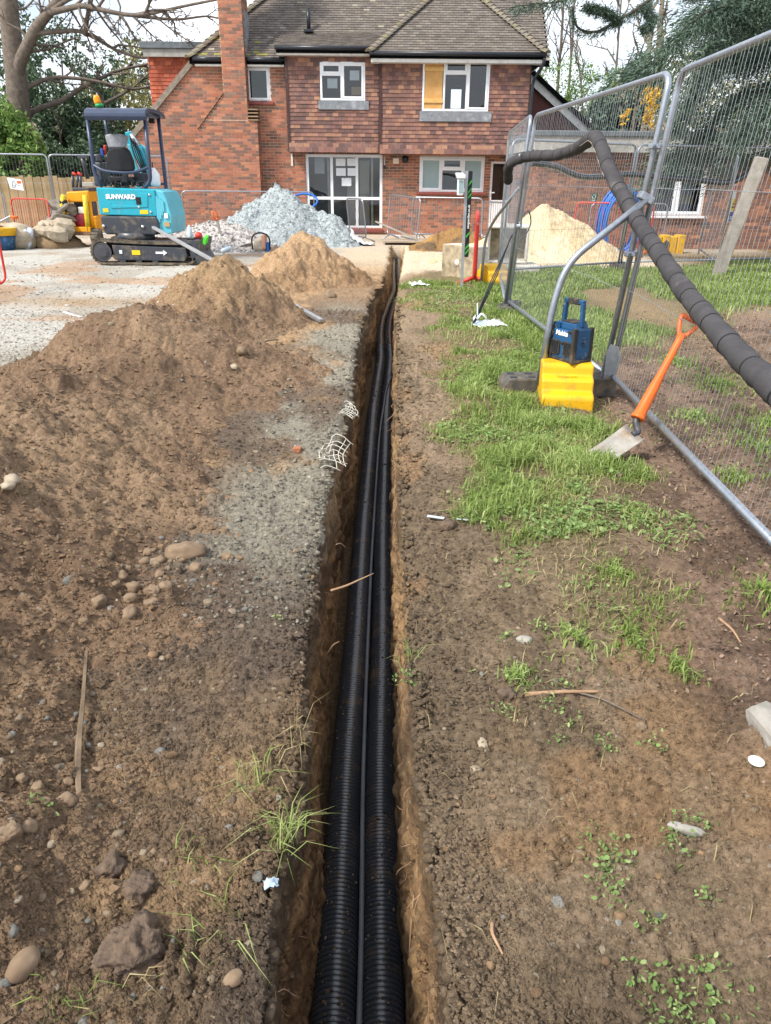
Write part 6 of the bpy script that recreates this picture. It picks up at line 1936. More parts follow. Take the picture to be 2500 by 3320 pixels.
def rock_mesh(name, m, seed, sx, sy, sz_, n=2, rough=.22, blocky=0.0, tone=None):
    import bmesh
    bm = bmesh.new()
    bmesh.ops.create_icosphere(bm, subdivisions=n, radius=1.0)
    r = random.Random(seed)
    off = Vector((r.uniform(-50, 50), r.uniform(-50, 50), r.uniform(-50, 50)))
    from mathutils import noise as mn
    for v in bm.verts:
        p = v.co.copy()
        if blocky:
            q_ = Vector([max(-1, min(1, c * 1.45)) for c in p]); p = p.lerp(q_, blocky)
        p *= 1 + rough * mn.noise(v.co * 1.3 + off) + rough * .45 * mn.noise(v.co * 3.1 + off) + rough * .28 * mn.noise(v.co * 8.3 + off)
        v.co = (p.x * sx, p.y * sy, p.z * sz_)
    me = bpy.data.meshes.new(name); bm.to_mesh(me); bm.free()
    me.polygons.foreach_set('use_smooth', [blocky < .5] * len(me.polygons))
    me.materials.append(m)
    return me
M_CONC = mat('broken_concrete', '#b3a796', '#94876f', rough=.9, scale=9, bump=.4, bscale=40)
M_CONC2 = mat('grey_slab', '#8d867c', '#6f675d', rough=.9, scale=9, bump=.4, bscale=40)
def rock(name, label, cat, loc, size, seed, m, blocky=.0, rot=(0, 0, 0), group=None, n=2, rough=.22):
    o = bpy.data.objects.new(name, rock_mesh(name, m, seed, size[0], size[1], size[2], n, rough, blocky)); col.objects.link(o)
    o.location = loc; o.rotation_euler = rot
    return props(o, label, cat, group)
RG = 'lumps of broken concrete in the rubble pile'
for i, (px, py, Y, s_, rot, bk, nm) in enumerate((
    (205, 672, 18.7, (.30, .22, .12), (.1, .35, .2), .8, 'tilted grey slab topmost on the rubble pile'), (178, 702, 18.5, (.42, .12, .07), (0, -.65, .1), .9, 'long slab leaning down the side of the rubble pile'),
    (205, 700, 18.6, (.26, .2, .1), (.2, .3, .4), .8, 'dark slab beneath the topmost rubble slab'), (175, 728, 18.3, (.13, .12, .11), (0, .3, .2), .4, 'yellowish lump in the middle of the rubble pile'),
    (128, 750, 18.2, (.20, .14, .13), (0, -.5, .3), .6, 'pale pointed lump at the left of the rubble pile'), (152, 752, 18.1, (.2, .18, .13), (0, .2, .9), .4, 'brown lump low at the front of the rubble pile'),
    (185, 758, 18.0, (.22, .2, .14), (.2, .1, .3), .5, 'broad lump low beside the loader wheel'), (165, 738, 18.4, (.2, .2, .14), (.2, .4, 1.3), .5, 'rounded lump behind the yellowish one in the rubble'),
    (205, 740, 18.3, (.22, .18, .2), (.1, .2, .7), .5, 'lump of rubble half behind the loader guard'), (140, 730, 18.6, (.3, .1, .06), (0, -.8, .4), .9, 'narrow slab standing at the back of the rubble pile'))):
    p = at(px, py, Y)
    rock('rubble_lump', nm, 'rubble', (p.x, Y, max(p.z, s_[2] * .6)), s_, 40 + i, M_CONC2 if i in (0, 1, 2, 9) else M_CONC, max(bk, .65), rot, RG, rough=.38)
rock('earth_mound', 'low earth mound under the rubble slabs', 'earth mound', (at(170, 765, 18.6).x, 18.6, .0), (.75, .6, .38), 71, mat('mound_soil', '#8d775c', '#75614a', rough=.95, scale=12, bump=.6, bscale=30), 0, (0, 0, .3), n=3, rough=.4)
rock('stone_block', 'rounded brown boulder block beside the white sack', 'boulder', (at(48, 745, 18.0).x, 18.0, .24), (.42, .32, .30), 72, M_CONC, .35, (0, .1, .2), n=3)
# crumpled sack and things at the left edge
q = rock('rubble_sack', 'crumpled white and blue rubble sack by the boulder', 'sack', (at(78, 740, 17.9).x, 17.9, .2), (.15, .14, .26), 73, mat('woven_sack', '#cdd3dc', '#a9b4c8', rough=.6, scale=5, bump=.3), 0, (.1, .25, 0), n=3, rough=.45)
tb = thing('site_tub', 'yellow and blue plastic tub at the left edge of the yard', 'tub', (at(8, 745, 17.6).x, 17.6, 0))
c = at(8, 740, 17.6)
q = MB(); q.lathe([(.18, .0), (.24, .3)], 20, Matrix.Translation((c.x, 17.6, .0))); q.build('tub_body', M_RBLUE, tb, True)
q = MB(); q.lathe([(.25, .3), (.27, .44), (.27, .46)], 20, Matrix.Translation((c.x, 17.6, .0))); q.build('rim', M_YELLOW, tb, True)
wb = thing('wheelbarrow', 'wheelbarrow handle with orange grip poking in at the left edge', 'wheelbarrow', (at(-20, 725, 17.3).x, 17.3, 0))
q = MB(); q.tube(cr([at(-70, 745, 17.3), at(0, 718, 17.3), at(30, 703, 17.3), at(38, 703, 17.3)], 5), .02, 8); q.build('handle', M_GALV, wb, True)
q = MB(); q.tube([at(34, 703, 17.3), at(57, 705, 17.3)], .03, 10); q.build('grip', M_ORANGE, wb, True)
q = MB(); q.prism([(-.5, .25), (.35, .25), (.45, .55), (-.6, .55)], 17.2, 17.8, M=Matrix.Translation((at(-95, 745, 17.3).x, 0, 0))); q.build('tray', M_ORANGE, wb, True, bevel=.03)

# ================================================================== TREES
M_BARK = mat('oak_bark', '#766b60', '#5a5149', rough=.95, scale=9, bump=.7, bscale=30, bdist=.02)
M_TWIG = mat('twig_bark', '#75695d', '#5b5148', rough=.95, bump=0)
M_PBARK = mat('pale_bark', '#8f8474', '#756b5d', rough=.95, scale=5, bump=.3)
LM_DARK = leafmat('holly_leaf', '#3a4d3d', '#4d6249', '#708263', transl=.15)
LM_GREEN = leafmat('spring_leaf', '#52703a', '#6d8c48', '#9bb26a')
LM_OLIVE = leafmat('brush_leaf', '#75744a', '#8e8c5a', '#b0a878')
LM_NEEDLE = leafmat('cedar_needle', '#3b4d42', '#526657', '#7a8b78', transl=.12)
LM_YEL = leafmat('forsythia_flower', '#b5901f', '#d9ad22', '#f0cd4a', transl=.25)
LM_BEIGE = leafmat('dry_seedhead', '#9a8c74', '#b5a68c', '#cfc2a8', transl=.3)

def twigs(mb, path, r0, depth, rnd, spread=.9, n=5, ln=.45, up=.15, mb2=None):
    """side branches along a limb, getting finer level by level"""
    P = [Vector(p) for p in path]
    L_ = sum((P[i + 1] - P[i]).length for i in range(len(P) - 1))
    for k in range(n):
        f = rnd.uniform(.15, 1.0)
        i = min(int(f * (len(P) - 1)), len(P) - 2)
        p = P[i].lerp(P[i + 1], f * (len(P) - 1) - i)
        d = (P[i + 1] - P[i]).normalized()
        v = Vector((rnd.gauss(0, 1), rnd.gauss(0, .7), rnd.gauss(0, 1))).normalized()
        dd = (d * (1.0 - spread * .3) + v * spread + Vector((0, 0, up))).normalized()
        l = L_ * ln * rnd.uniform(.45, 1.15)
        pts = [p]
        m = 4 if depth <= 1 else 5
        for j in range(m):
            dd = (dd + Vector((rnd.gauss(0, .22), rnd.gauss(0, .22), rnd.gauss(0, .22)))).normalized()
            pts.append(pts[-1] + dd * l / m)
        r = max(r0 * rnd.uniform(.35, .6), .0075)
        (mb2 if (mb2 is not None and depth <= 1) else mb).tube(pts, [r * (1 - .75 * j / m) for j in range(m + 1)], 3 if depth <= 1 else 5, caps=False)
        if depth > 0:
            twigs(mb, pts, r, depth - 1, rnd, spread, max(3, n - 1), ln * .95, up, mb2)
def limb(mb, pts, r0, r1, seg=8, n=5):
    P = cr(pts, n)
    mb.tube(P, [r0 + (r1 - r0) * (i / (len(P) - 1)) ** .8 for i in range(len(P))], seg)
    return P
rnd = random.Random(5)
YO = 25.5
oak = thing('oak_tree', 'big bare oak with long spreading limbs on the left', 'tree', (at(70, 640, YO).x, YO, 0))
tr_, tw_ = MB(), MB()
def c1(pts, Y0=YO, Y1=None):
    n = len(pts); Y1 = Y0 if Y1 is None else Y1
    return [at(x * .48, y * .48, Y0 + (Y1 - Y0) * i / (n - 1)) for i, (x, y) in enumerate(pts)]
b0 = at(80, 640, YO)
limb(tr_, [Vector((b0.x + .15, YO, -.2)), *c1([(140, 1000), (125, 750), (115, 560), (85, 300), (60, 60), (40, -260)])], .42, .24, 14)
L1 = limb(tr_, c1([(120, 560), (135, 430), (190, 300), (250, 185), (330, 85), (410, -20), (480, -160)], YO, YO - 1), .20, .11, 10)
mains = [
 (c1([(335, 85), (450, 60), (560, 40), (700, 70), (870, 100), (1020, 90), (1250, 40), (1500, -10)], YO - .8, 23.6), .13, .04),
 (c1([(870, 100), (1080, 125), (1220, 130), (1400, 110), (1520, 140)], YO - .9, 24.2), .07, .025),
 (c1([(230, 220), (300, 222), (420, 210), (550, 215), (700, 290), (800, 345), (960, 390), (1040, 370)], YO - .5, 25), .11, .04),
 (c1([(150, 610), (330, 530), (520, 530), (700, 560), (900, 600), (1060, 570)], YO, 26.5), .10, .035),
 (c1([(150, 800), (260, 735), (420, 680), (560, 590), (700, 520), (820, 470), (1020, 430)], YO + .3, 27), .13, .05),
 (c1([(575, 240), (590, 120), (610, 30), (640, -90)], YO - .6, YO - 1), .10, .06),
 (c1([(660, 80), (740, 190), (800, 260), (850, 330)], YO - .8, YO), .05, .02),
 (c1([(900, 110), (960, 170), (1020, 230), (1110, 310)], YO - 1, YO - 1.4), .05, .02),
 (c1([(480, 70), (540, 170), (600, 270), (640, 400)], YO - .8, YO), .045, .02),
 (c1([(1040, 95), (1120, 170), (1230, 250), (1300, 290)], YO - 1.2, YO - 1.6), .04, .015),
 (c1([(700, 700), (820, 640), (900, 590), (1000, 500)], YO + .6, YO + 1), .07, .03),
 (c1([(330, 85), (500, -20), (760, -60), (1000, -30), (1300, -60)], YO - .8, 24), .10, .04),
 (c1([(60, 40), (160, 60), (260, -40)], YO, YO), .06, .03)]
for p, a, b in mains:
    P = limb(tr_, p, a * .72, b * .72, 8)
    twigs(tr_, P, a * .6, 2, rnd, .8, 10, .27, -.02, tw_)
twigs(tr_, L1, .1, 1, rnd, .9, 6, .4, 0, tw_)
tr_.build('trunk', M_BARK, oak, True)
tw_.build('twigs', M_TWIG, oak, True, kind='stuff')

def leafcloud(blobs, n, size, seed, flat=.0, holes=.0, asp=.55):
    """leaf-sized faces through the volume of several lobes; returns V,F,tone"""
    g = np.random.default_rng(seed)
    w_ = np.array([b[3] * b[4] * b[5] for b in blobs]) ** (2 / 3); w_ = w_ / w_.sum()
    out_p, out_t = [], []
    for b, k in zip(blobs, (w_ * n).astype(int)):
        d = g.normal(size=(k, 3)); d /= np.linalg.norm(d, axis=1)[:, None]
        r = 1 - np.abs(g.normal(0, .28, k)); r = np.clip(r, .15, 1.12)
        r *= 1 + .28 * vn(d[:, 0] * 2.3 + seed, d[:, 2] * 2.3 + d[:, 1] * 1.7, seed)
        p = d * r[:, None] * np.array(b[3:6]) + np.array(b[:3])
        out_p.append(p)
    P = np.concatenate(out_p)
    if holes > 0:
        k = vn(P[:, 0] * 1.7 + seed, P[:, 2] * 1.7 + P[:, 1] * .9, seed + 3) + .5 * vn(P[:, 0] * 4.1, P[:, 2] * 4.1 + P[:, 1], seed + 5)
        P = P[k > holes - .75]
    m = len(P)
    a = g.normal(size=(m, 3)); a[:, 2] *= (1 - flat); a /= np.linalg.norm(a, axis=1)[:, None]
    c = np.cross(a, g.normal(size=(m, 3))); c /= np.linalg.norm(c, axis=1)[:, None]
    s_ = size * g.uniform(.6, 1.35, m)[:, None]
    V = np.stack([P - a * s_, P + c * s_ * asp, P + a * s_, P - c * s_ * asp], 1).reshape(-1, 3)
    F = np.arange(4 * m).reshape(-1, 4)
    clump = vn(P[:, 0] * 2.1, P[:, 2] * 2.1 + P[:, 1] * 1.3, seed + 9) * .22
    t = np.clip(g.uniform(.1, .9, m) * .8 + .1 + clump, 0, 1)
    T = np.repeat(np.stack([t, t, t], 1), 4, 0)
    return V, F, T
def bush(name, label, cat, blobs, n, size, m, seed, stem=M_BARK, holes=.3, group=None, part='crown', asp=.55):
    b = blobs[0]
    t = thing(name, label, cat, (b[0], b[1], 0), group=group)
    V, F, T = leafcloud(blobs, n, size, seed, holes=holes, asp=asp)
    o = np_mesh(part, V, F, m, tone=T, smooth=False); parent_to(o, t, True)
    q = MB(); r2 = random.Random(seed)
    for bb in blobs[:6]:
        base = Vector((b[0] + r2.uniform(-.3, .3), b[1] + r2.uniform(-.2, .2), -.1))
        q.tube(cr([base, Vector(((base.x + bb[0]) / 2, (base.y + bb[1]) / 2, bb[2] * .55)), Vector(bb[:3])], 4), [.07, .065, .06, .055, .05, .045, .04, .03, .02], 6)
    q.build('trunk', stem, t, True)
    return t
def B(px, py, Y, rx, rz, ry=None):
    p = at(px, py, Y); return (p.x, Y, p.z, rx, ry or rx * .8, rz)
bush('holly_tree', 'dense dark evergreen holly behind the oak limbs', 'tree', [B(190, 330, 28, 1.5, 1.3), B(290, 260, 28.5, 1.2, 1.1), B(160, 470, 27.5, 1.5, 1.2), B(280, 430, 28, 1.5, 1.5), B(200, 180, 28.5, 1.0, 1.0), B(330, 520, 27.5, 1.2, 1.0), B(90, 420, 28, 1.0, 1.2)], 26000, .065, LM_DARK, 3, holes=.45)
bush('evergreen_shrub', 'dark evergreen shrub above the wooden fence behind the digger', 'shrub', [B(180, 540, 25.5, 1.1, .7), B(280, 545, 25.5, 1.1, .7), B(360, 530, 26, .9, .9)], 12000, .07, LM_DARK, 4, holes=.35)
bush('laurel_bush', 'fresh green bush at the left edge by the white notice', 'bush', [B(30, 470, 23.6, .85, .9), B(70, 520, 23.5, .7, .7), B(-30, 420, 23.8, .9, 1.1), B(0, 560, 23.5, .8, .6)], 9000, .07, LM_GREEN, 5, holes=.3)
bush('dry_shrub', 'shrub with dry pinkish leaves between the bush and the trunk', 'shrub', [B(110, 470, 23.9, .3, .6), B(100, 540, 23.8, .35, .4)], 700, .06, LM_BEIGE, 6, holes=.2)
bush('willow_shrub', 'pale olive brushwood behind the digger canopy', 'shrub', [B(400, 420, 30, 1.3, 1.2), B(450, 330, 31, 1.2, 1.3), B(330, 380, 31, 1.2, 1.2), B(480, 250, 32, 1.2, 1.2)], 7000, .075, LM_OLIVE, 7, M_TWIG, holes=.5)
bush('ivy_tree', 'slim ivy-clad tree left of the house', 'tree', [B(60, 160, 30, .9, 1.3), B(30, 300, 29, .9, 1.3), B(430, 210, 33, .8, .9)], 3500, .08, LM_DARK, 8, holes=.6)
# right-hand background
def bare_tree(label, px, Y, top_py, seed, lean=0, r=.12, nb=9):
    t = thing('bare_tree', label, 'tree', (at(px, 500, Y).x, Y, 0), group='bare trees beyond the annex')
    rr = random.Random(seed)
    q, q2 = MB(), MB()
    b = Vector((at(px, 500, Y).x, Y, -.2)); tp = at(px + lean, top_py, Y)
    P = limb(q, [b, b.lerp(tp, .35) + Vector((rr.uniform(-.15, .15), 0, 0)), b.lerp(tp, .7) + Vector((rr.uniform(-.15, .15), 0, 0)), tp], r, r * .25, 7)
    twigs(q, P[len(P) // 4:], r * .8, 2, rr, .55, nb - 1, .30, .45, q2)
    q.build('trunk', M_TWIG if r < .15 else M_PBARK, t, True); q2.build('twigs', M_TWIG, t, True, kind='stuff')
bare_tree('slender bare tree close to the right gutter of the house', 1765, 33, -220, 11, -10, .08)
bare_tree('forked bare tree a little beyond the right gutter', 1800, 34, -260, 12, 40, .10)
bare_tree('thin bare tree behind the drooping cedar tip', 1850, 35, -200, 13, 15, .09)
bare_tree('straight bare trunk with pale bark behind the cedar', 2115, 30, -150, 14, -5, .16)
bare_tree('stout bare trunk with pale bark beside the straight one', 2155, 31, -150, 15, 10, .22)
bare_tree('bare tree spreading behind the middle fence panel', 1990, 34, -80, 16, 30, .09, 11)
bare_tree('bare tree low behind the annex roof', 1930, 30, 150, 17, -60, .07, 10)
bush('hawthorn_hedge', 'fresh yellow-green hawthorn behind the gable', 'hedge', [B(1790, 330, 30, 1.0, 1.1), B(1850, 310, 31, 1.2, 1.2), B(1920, 340, 30.5, 1.2, 1.0), B(1990, 330, 31, 1.0, 1.0), B(1760, 260, 31, .7, .8)], 15000, .042, LM_GREEN, 21, M_TWIG, holes=.55)
bush('brush_thicket', 'beige leafless thicket behind the annex roof', 'thicket', [B(1950, 400, 27, 1.3, .8), B(2050, 360, 28, 1.3, 1.2), B(2200, 300, 29, 1.6, 1.5), B(2350, 380, 27, 1.6, 1.3), B(2480, 350, 27, 1.3, 1.5)], 9000, .06, LM_OLIVE, 22, M_TWIG, holes=.5)
bush('pampas_shrub', 'shrub of dry cream seed heads beside the yellow forsythia', 'shrub', [B(2060, 345, 24.5, .45, .5), B(2230, 400, 24, .6, .4), B(2140, 420, 24, .5, .3), B(2380, 430, 23.5, .8, .3)], 1600, .06, LM_BEIGE, 23, M_TWIG, holes=.4)
bush('forsythia', 'yellow flowering forsythia above the annex roof', 'shrub', [B(2103, 355, 24, .22, .42), B(2125, 315, 24.2, .2, .3), B(2055, 375, 24, .35, .18), B(2020, 390, 24.2, .2, .15), B(2085, 405, 23.8, .3, .12), B(2098, 300, 24.2, .12, .2)], 1700, .045, LM_YEL, 24, M_TWIG, holes=.35)
bush('yew_tree', 'rounded dark yew behind the middle fence panel', 'tree', [B(2010, 360, 26, .9, .9), B(1960, 410, 25.5, .7, .6), B(2060, 290, 26.5, .9, .9)], 9000, .07, LM_NEEDLE, 25, holes=.4)

# cedar: long limbs hung with needle sprays
def sprays(paths, n, size, seed, droop=.3, width=.35):
    g = np.random.default_rng(seed)
    PP, DD = [], []
    for path, wgt in paths:
        P = np.array([list(p) for p in path])
        L_ = np.linalg.norm(np.diff(P, axis=0), axis=1); cum = np.concatenate([[0], np.cumsum(L_)])
        k = int(n * wgt)
        f = g.uniform(0, cum[-1], k)
        i = np.clip(np.searchsorted(cum, f) - 1, 0, len(L_) - 1)
        t = (f - cum[i]) / L_[i]
        p = P[i] + (P[i + 1] - P[i]) * t[:, None]
        d = (P[i + 1] - P[i]) / L_[i][:, None]
        off = g.normal(size=(k, 3)) * np.array([width, width, width * .6]) * (g.uniform(0, 1, k)[:, None] ** .7)
        off[:, 2] -= droop * np.abs(g.normal(0, .3, k))
        PP.append(p + off); DD.append(d + off * .8 / width)
    P = np.concatenate(PP); D_ = np.concatenate(DD) + g.normal(0, .45, (sum(len(x) for x in PP), 3))
    D_ /= np.linalg.norm(D_, axis=1)[:, None]
    m = len(P)
    c = np.cross(D_, g.normal(size=(m, 3))); c /= np.linalg.norm(c, axis=1)[:, None]
    s_ = size * g.uniform(.6, 1.5, m)[:, None]
    V = np.stack([P - D_ * s_ * .3, P + c * s_ * .11, P + D_ * s_, P - c * s_ * .11], 1).reshape(-1, 3)
    t = np.clip(g.uniform(0, 1, m) * .75 + .12 + vn(P[:, 0] * 2.5, P[:, 2] * 2.5, seed) * .2, 0, 1)
    return V, np.arange(4 * m).reshape(-1, 4), np.repeat(np.stack([t, t, t], 1), 4, 0)
cedar = thing('cedar_tree', 'dark cedar with drooping branches reaching in from the right', 'tree', (9.2, 15.5, 0))
q = MB()
limb(q, [(9.2, 15.5, -.3), (9.1, 15.5, 3), (9.0, 15.6, 7), (9.1, 15.6, 12)], .45, .2, 14)
root = Vector((9.05, 15.6, 5.5))
def cb(pts, r0=.07, r1=.012):
    P = limb(q, pts, r0 * .45, r1 * .6, 7)
    return P
fr = [
 cb([root + Vector((0, 0, 1.2)), at(2330, -40, 13.5), at(2190, -60, 12.5), at(2086, 16, 12), at(2010, 62, 11.8), at(1935, 102, 11.7), at(1872, 88, 11.6), at(1854, 20, 11.5)], .07, .02),
 cb([at(2010, 62, 11.8), at(1960, 30, 11.6), at(1900, 15, 11.4)], .02, .01),
 cb([root + Vector((0, 0, 1.6)), at(2150, -120, 12), at(1900, -40, 11), at(1816, 3, 10.6), at(1740, 12, 10.4), at(1655, 24, 10.3)], .06, .008),
 cb([at(2086, 16, 12), at(2120, 60, 11.9), at(2085, 90, 11.8)], .02, .01),
 cb([root, at(2480, 60, 15), at(2380, 20, 14.5), at(2291, 40, 14.2), at(2194, 118, 14), at(2118, 205, 13.9), at(2032, 248, 13.8)], .09, .012),
 cb([root + Vector((0, 0, -.6)), at(2470, 180, 15.5), at(2380, 170, 15.2), at(2290, 230, 15), at(2230, 330, 15), at(2190, 400, 15)], .07, .012),
 cb([root + Vector((0, 0, -1.2)), at(2480, 280, 15.8), at(2400, 300, 15.6), at(2320, 380, 15.5), at(2240, 470, 15.5), at(2130, 520, 15.5)], .07, .012),
 cb([root + Vector((0, 0, -2)), at(2500, 400, 16), at(2420, 430, 16), at(2330, 480, 16), at(2200, 530, 16.2), at(2080, 590, 16.4)], .06, .01),
 cb([root + Vector((0, 0, .6)), at(2500, 0, 15), at(2420, -30, 14.8), at(2340, 30, 14.8), at(2250, 60, 14.8)], .06, .012),
 cb([root + Vector((0, 0, -1.6)), at(2560, 330, 15), at(2480, 350, 14.6), at(2420, 390, 14.4), at(2390, 460, 14.3)], .05, .01),
 cb([root + Vector((0, .5, -.3)), at(2500, 130, 16.5), at(2440, 110, 16.5), at(2340, 130, 16.4), at(2280, 160, 16.4)], .05, .01),
 cb([root + Vector((0, 0, -2.4)), at(2520, 470, 16.5), at(2440, 500, 16.5), at(2370, 540, 16.5), at(2290, 560, 16.5)], .05, .01)]
q.build('trunk', mat('cedar_bark', '#544a42', '#40382f', rough=.95, scale=12, bump=.5), cedar, True)
V, F, T = sprays([(fr[0], .05), (fr[1], .02), (fr[2], .05), (fr[3], .015)], 170000, .042, 31, .12, .055)
o = np_mesh('crown', V, F, LM_NEEDLE, tone=T, smooth=False); parent_to(o, cedar, True)
V, F, T = sprays([(fr[4], .14), (fr[5], .15), (fr[6], .11), (fr[7], .07), (fr[8], .16), (fr[9], .08), (fr[10], .16), (fr[11], .04)], 110000, .075, 32, .40, .30)
o = np_mesh('crown', V, F, LM_NEEDLE, tone=T, smooth=False); parent_to(o, cedar, True)
# ================================================================== GRASS, WEEDS, LITTER
LM_GRASS = leafmat('grass_blade', '#66763a', '#8ca356', '#c0c68b', transl=.4)
LM_STRAW = leafmat('dry_grass', '#7d7150', '#a3956c', '#c4b78e', transl=.3)
LM_CLOVER = leafmat('clover_leaf', '#5f7240', '#7b9656', '#a6b67c', transl=.35)
LM_LITTER = leafmat('leaf_litter', '#4a3d34', '#766153', '#9c8672', transl=.1)
def blades(P, h, w_, seed, lean=.6, clumpdir=None):
    g = np.random.default_rng(seed)
    m = len(P)
    a = g.uniform(0, 2 * np.pi, m)
    d = np.stack([np.cos(a), np.sin(a), np.zeros(m)], 1)
    s_ = np.stack([-np.sin(a + g.normal(0, .5, m)), np.cos(a), np.zeros(m)], 1)
    H = h * g.uniform(.5, 1.35, m)
    W = w_ * g.uniform(.7, 1.3, m)
    ln = lean * np.abs(g.normal(.55, .4, m))
    mid = P + d * (H * ln * .35)[:, None] + np.array([0, 0, 1]) * (H * .62)[:, None]
    tip = P + d * (H * ln * 1.1)[:, None] + np.array([0, 0, 1]) * (H * np.clip(1.05 - .45 * ln, .25, 1))[:, None]
    V = np.stack([P - s_ * W[:, None] * .5, P + s_ * W[:, None] * .5, mid - s_ * W[:, None] * .42, mid + s_ * W[:, None] * .42, tip], 1).reshape(-1, 3)
    b = np.arange(m)[:, None] * 5
    F = np.concatenate([b + np.array([[0, 1, 3]]), b + np.array([[0, 3, 2]]), b + np.array([[2, 3, 4]])], 0)
    t = np.clip(g.normal(.45, .2, m) + vn(P[:, 0] * 3, P[:, 1] * 3, seed) * .18, 0, 1)
    return V, F, np.repeat(np.stack([t, t, t], 1), 5, 0)
def scatter(n, x0, x1, y0, y1, seed, power=1.0):
    """random ground points, thinning out with distance"""
    g = np.random.default_rng(seed)
    u = g.uniform(0, 1, n)
    if power == 0: y = y0 + (y1 - y0) * u
    else: y = (y0 ** -power + u * (y1 ** -power - y0 ** -power)) ** (-1 / power)
    x = g.uniform(x0, x1, n) if np.isscalar(x0) else None
    return x, y
def clear_of_trench(x, y, m=.0): return (x < np.interp(y, TY, TL) - m) | (x > np.interp(y, TY, TR) + m)
def gpts(x, y, sink=.006):
    return np.stack([x, y, surf_z(x, y) - sink], 1)
VV, FF, TT = [], [], []
def push(t):
    o = sum(len(v) for v in VV)
    VV.append(t[0]); FF.append(t[1] + o); TT.append(t[2])
# band of turf along the fence
x, y = scatter(130000, .15, 1.75, 2.3, 12.5, 51, .6)
k = turf_mask(x, y) * (.05 + .95 * sstep(-.2, .45, fbm(x * 2.4, y * 1.8, 3, 61) + .12 * sstep(4, 6, y))) * (.45 + .55 * sstep(3.2, 4.5, y))
g = np.random.default_rng(8)
sel = (g.uniform(0, 1, len(x)) < k) & clear_of_trench(x, y, .03)
x, y = x[sel], y[sel]
push(blades(gpts(x, y), .060 * (.55 + .95 * sstep(-.1, .5, fbm(x * 2, y * 2, 2, 62))), .0032 + .0009 * y, 52, .9))
# lawn behind the fence
x, y = scatter(120000, 1.3, 9.5, 6.5, 17.5, 53, .3)
bare = np.exp(-(((x - 3.1) / .75) ** 2 + ((y - 9.3) / 2.6) ** 2)) + sstep(15.2, 16.4, y) * (x < 5)
k = sstep(-.15, .3, fbm(x * .9, y * .9, 3, 63) + .42 - bare * .9 + .06 * (y - 9)) * turf_mask(x, y)
sel = np.random.default_rng(9).uniform(0, 1, len(x)) < k
x, y = x[sel], y[sel]
push(blades(gpts(x, y, .01), .085, .0026 + .0011 * y, 54, .8))
# patches in the leaf litter near the fence foot
PATCH = [(2460, 1460, .35), (2490, 1380, .3), (2380, 1560, .12), (2470, 1960, .16), (2250, 1360, .2), (2330, 1250, .3), (2200, 1180, .25), (2480, 1250, .35), (1990, 1900, .12), (2050, 2080, .10), (1860, 2090, .09), (2200, 2170, .06), (1680, 2200, .06), (2060, 1700, .15)]
for i, (px, py, r) in enumerate(PATCH):
    c = G(px, py); gg = np.random.default_rng(300 + i)
    n = int(430 * r / .2)
    a, q_ = gg.uniform(0, 6.28, n), np.abs(gg.normal(0, .6, n)) * r
    x, y = c.x + q_ * np.cos(a) * (1 + .4 * np.sin(a * 3 + i)), c.y + q_ * np.sin(a) * 1.4
    push(blades(gpts(x, y), .045, .004 + .0008 * c.y, 310 + i, 1.0))
o = np_mesh('grass', np.concatenate(VV), np.concatenate(FF), LM_GRASS, tone=np.concatenate(TT), smooth=False)
props(o, 'green grass in a ragged band along the fence and over the lawn', 'grass', kind='stuff')
# dry stalks mixed in
VV, FF, TT = [], [], []
x, y = scatter(20000, .1, 1.8, 1.0, 11, 55, .5)
sel = clear_of_trench(x, y, .01) & (np.random.default_rng(10).uniform(0, 1, len(x)) < .012 + .99 * turf_mask(x, y)); x, y = x[sel], y[sel]
push(blades(gpts(x, y), .05, .0016 + .0007 * y, 56, 1.7))
x, y = scatter(150, -.6, .9, .9, 3.6, 57, .8)
sel = clear_of_trench(x, y, .0); x, y = x[sel], y[sel]
push(blades(gpts(x, y), .015, .0014, 58, 3.4))
o = np_mesh('straw', np.concatenate(VV), np.concatenate(FF), LM_STRAW, tone=np.concatenate(TT), smooth=False)
props(o, 'dry straw-coloured stalks lying in the grass and on the soil', 'straw', kind='stuff')

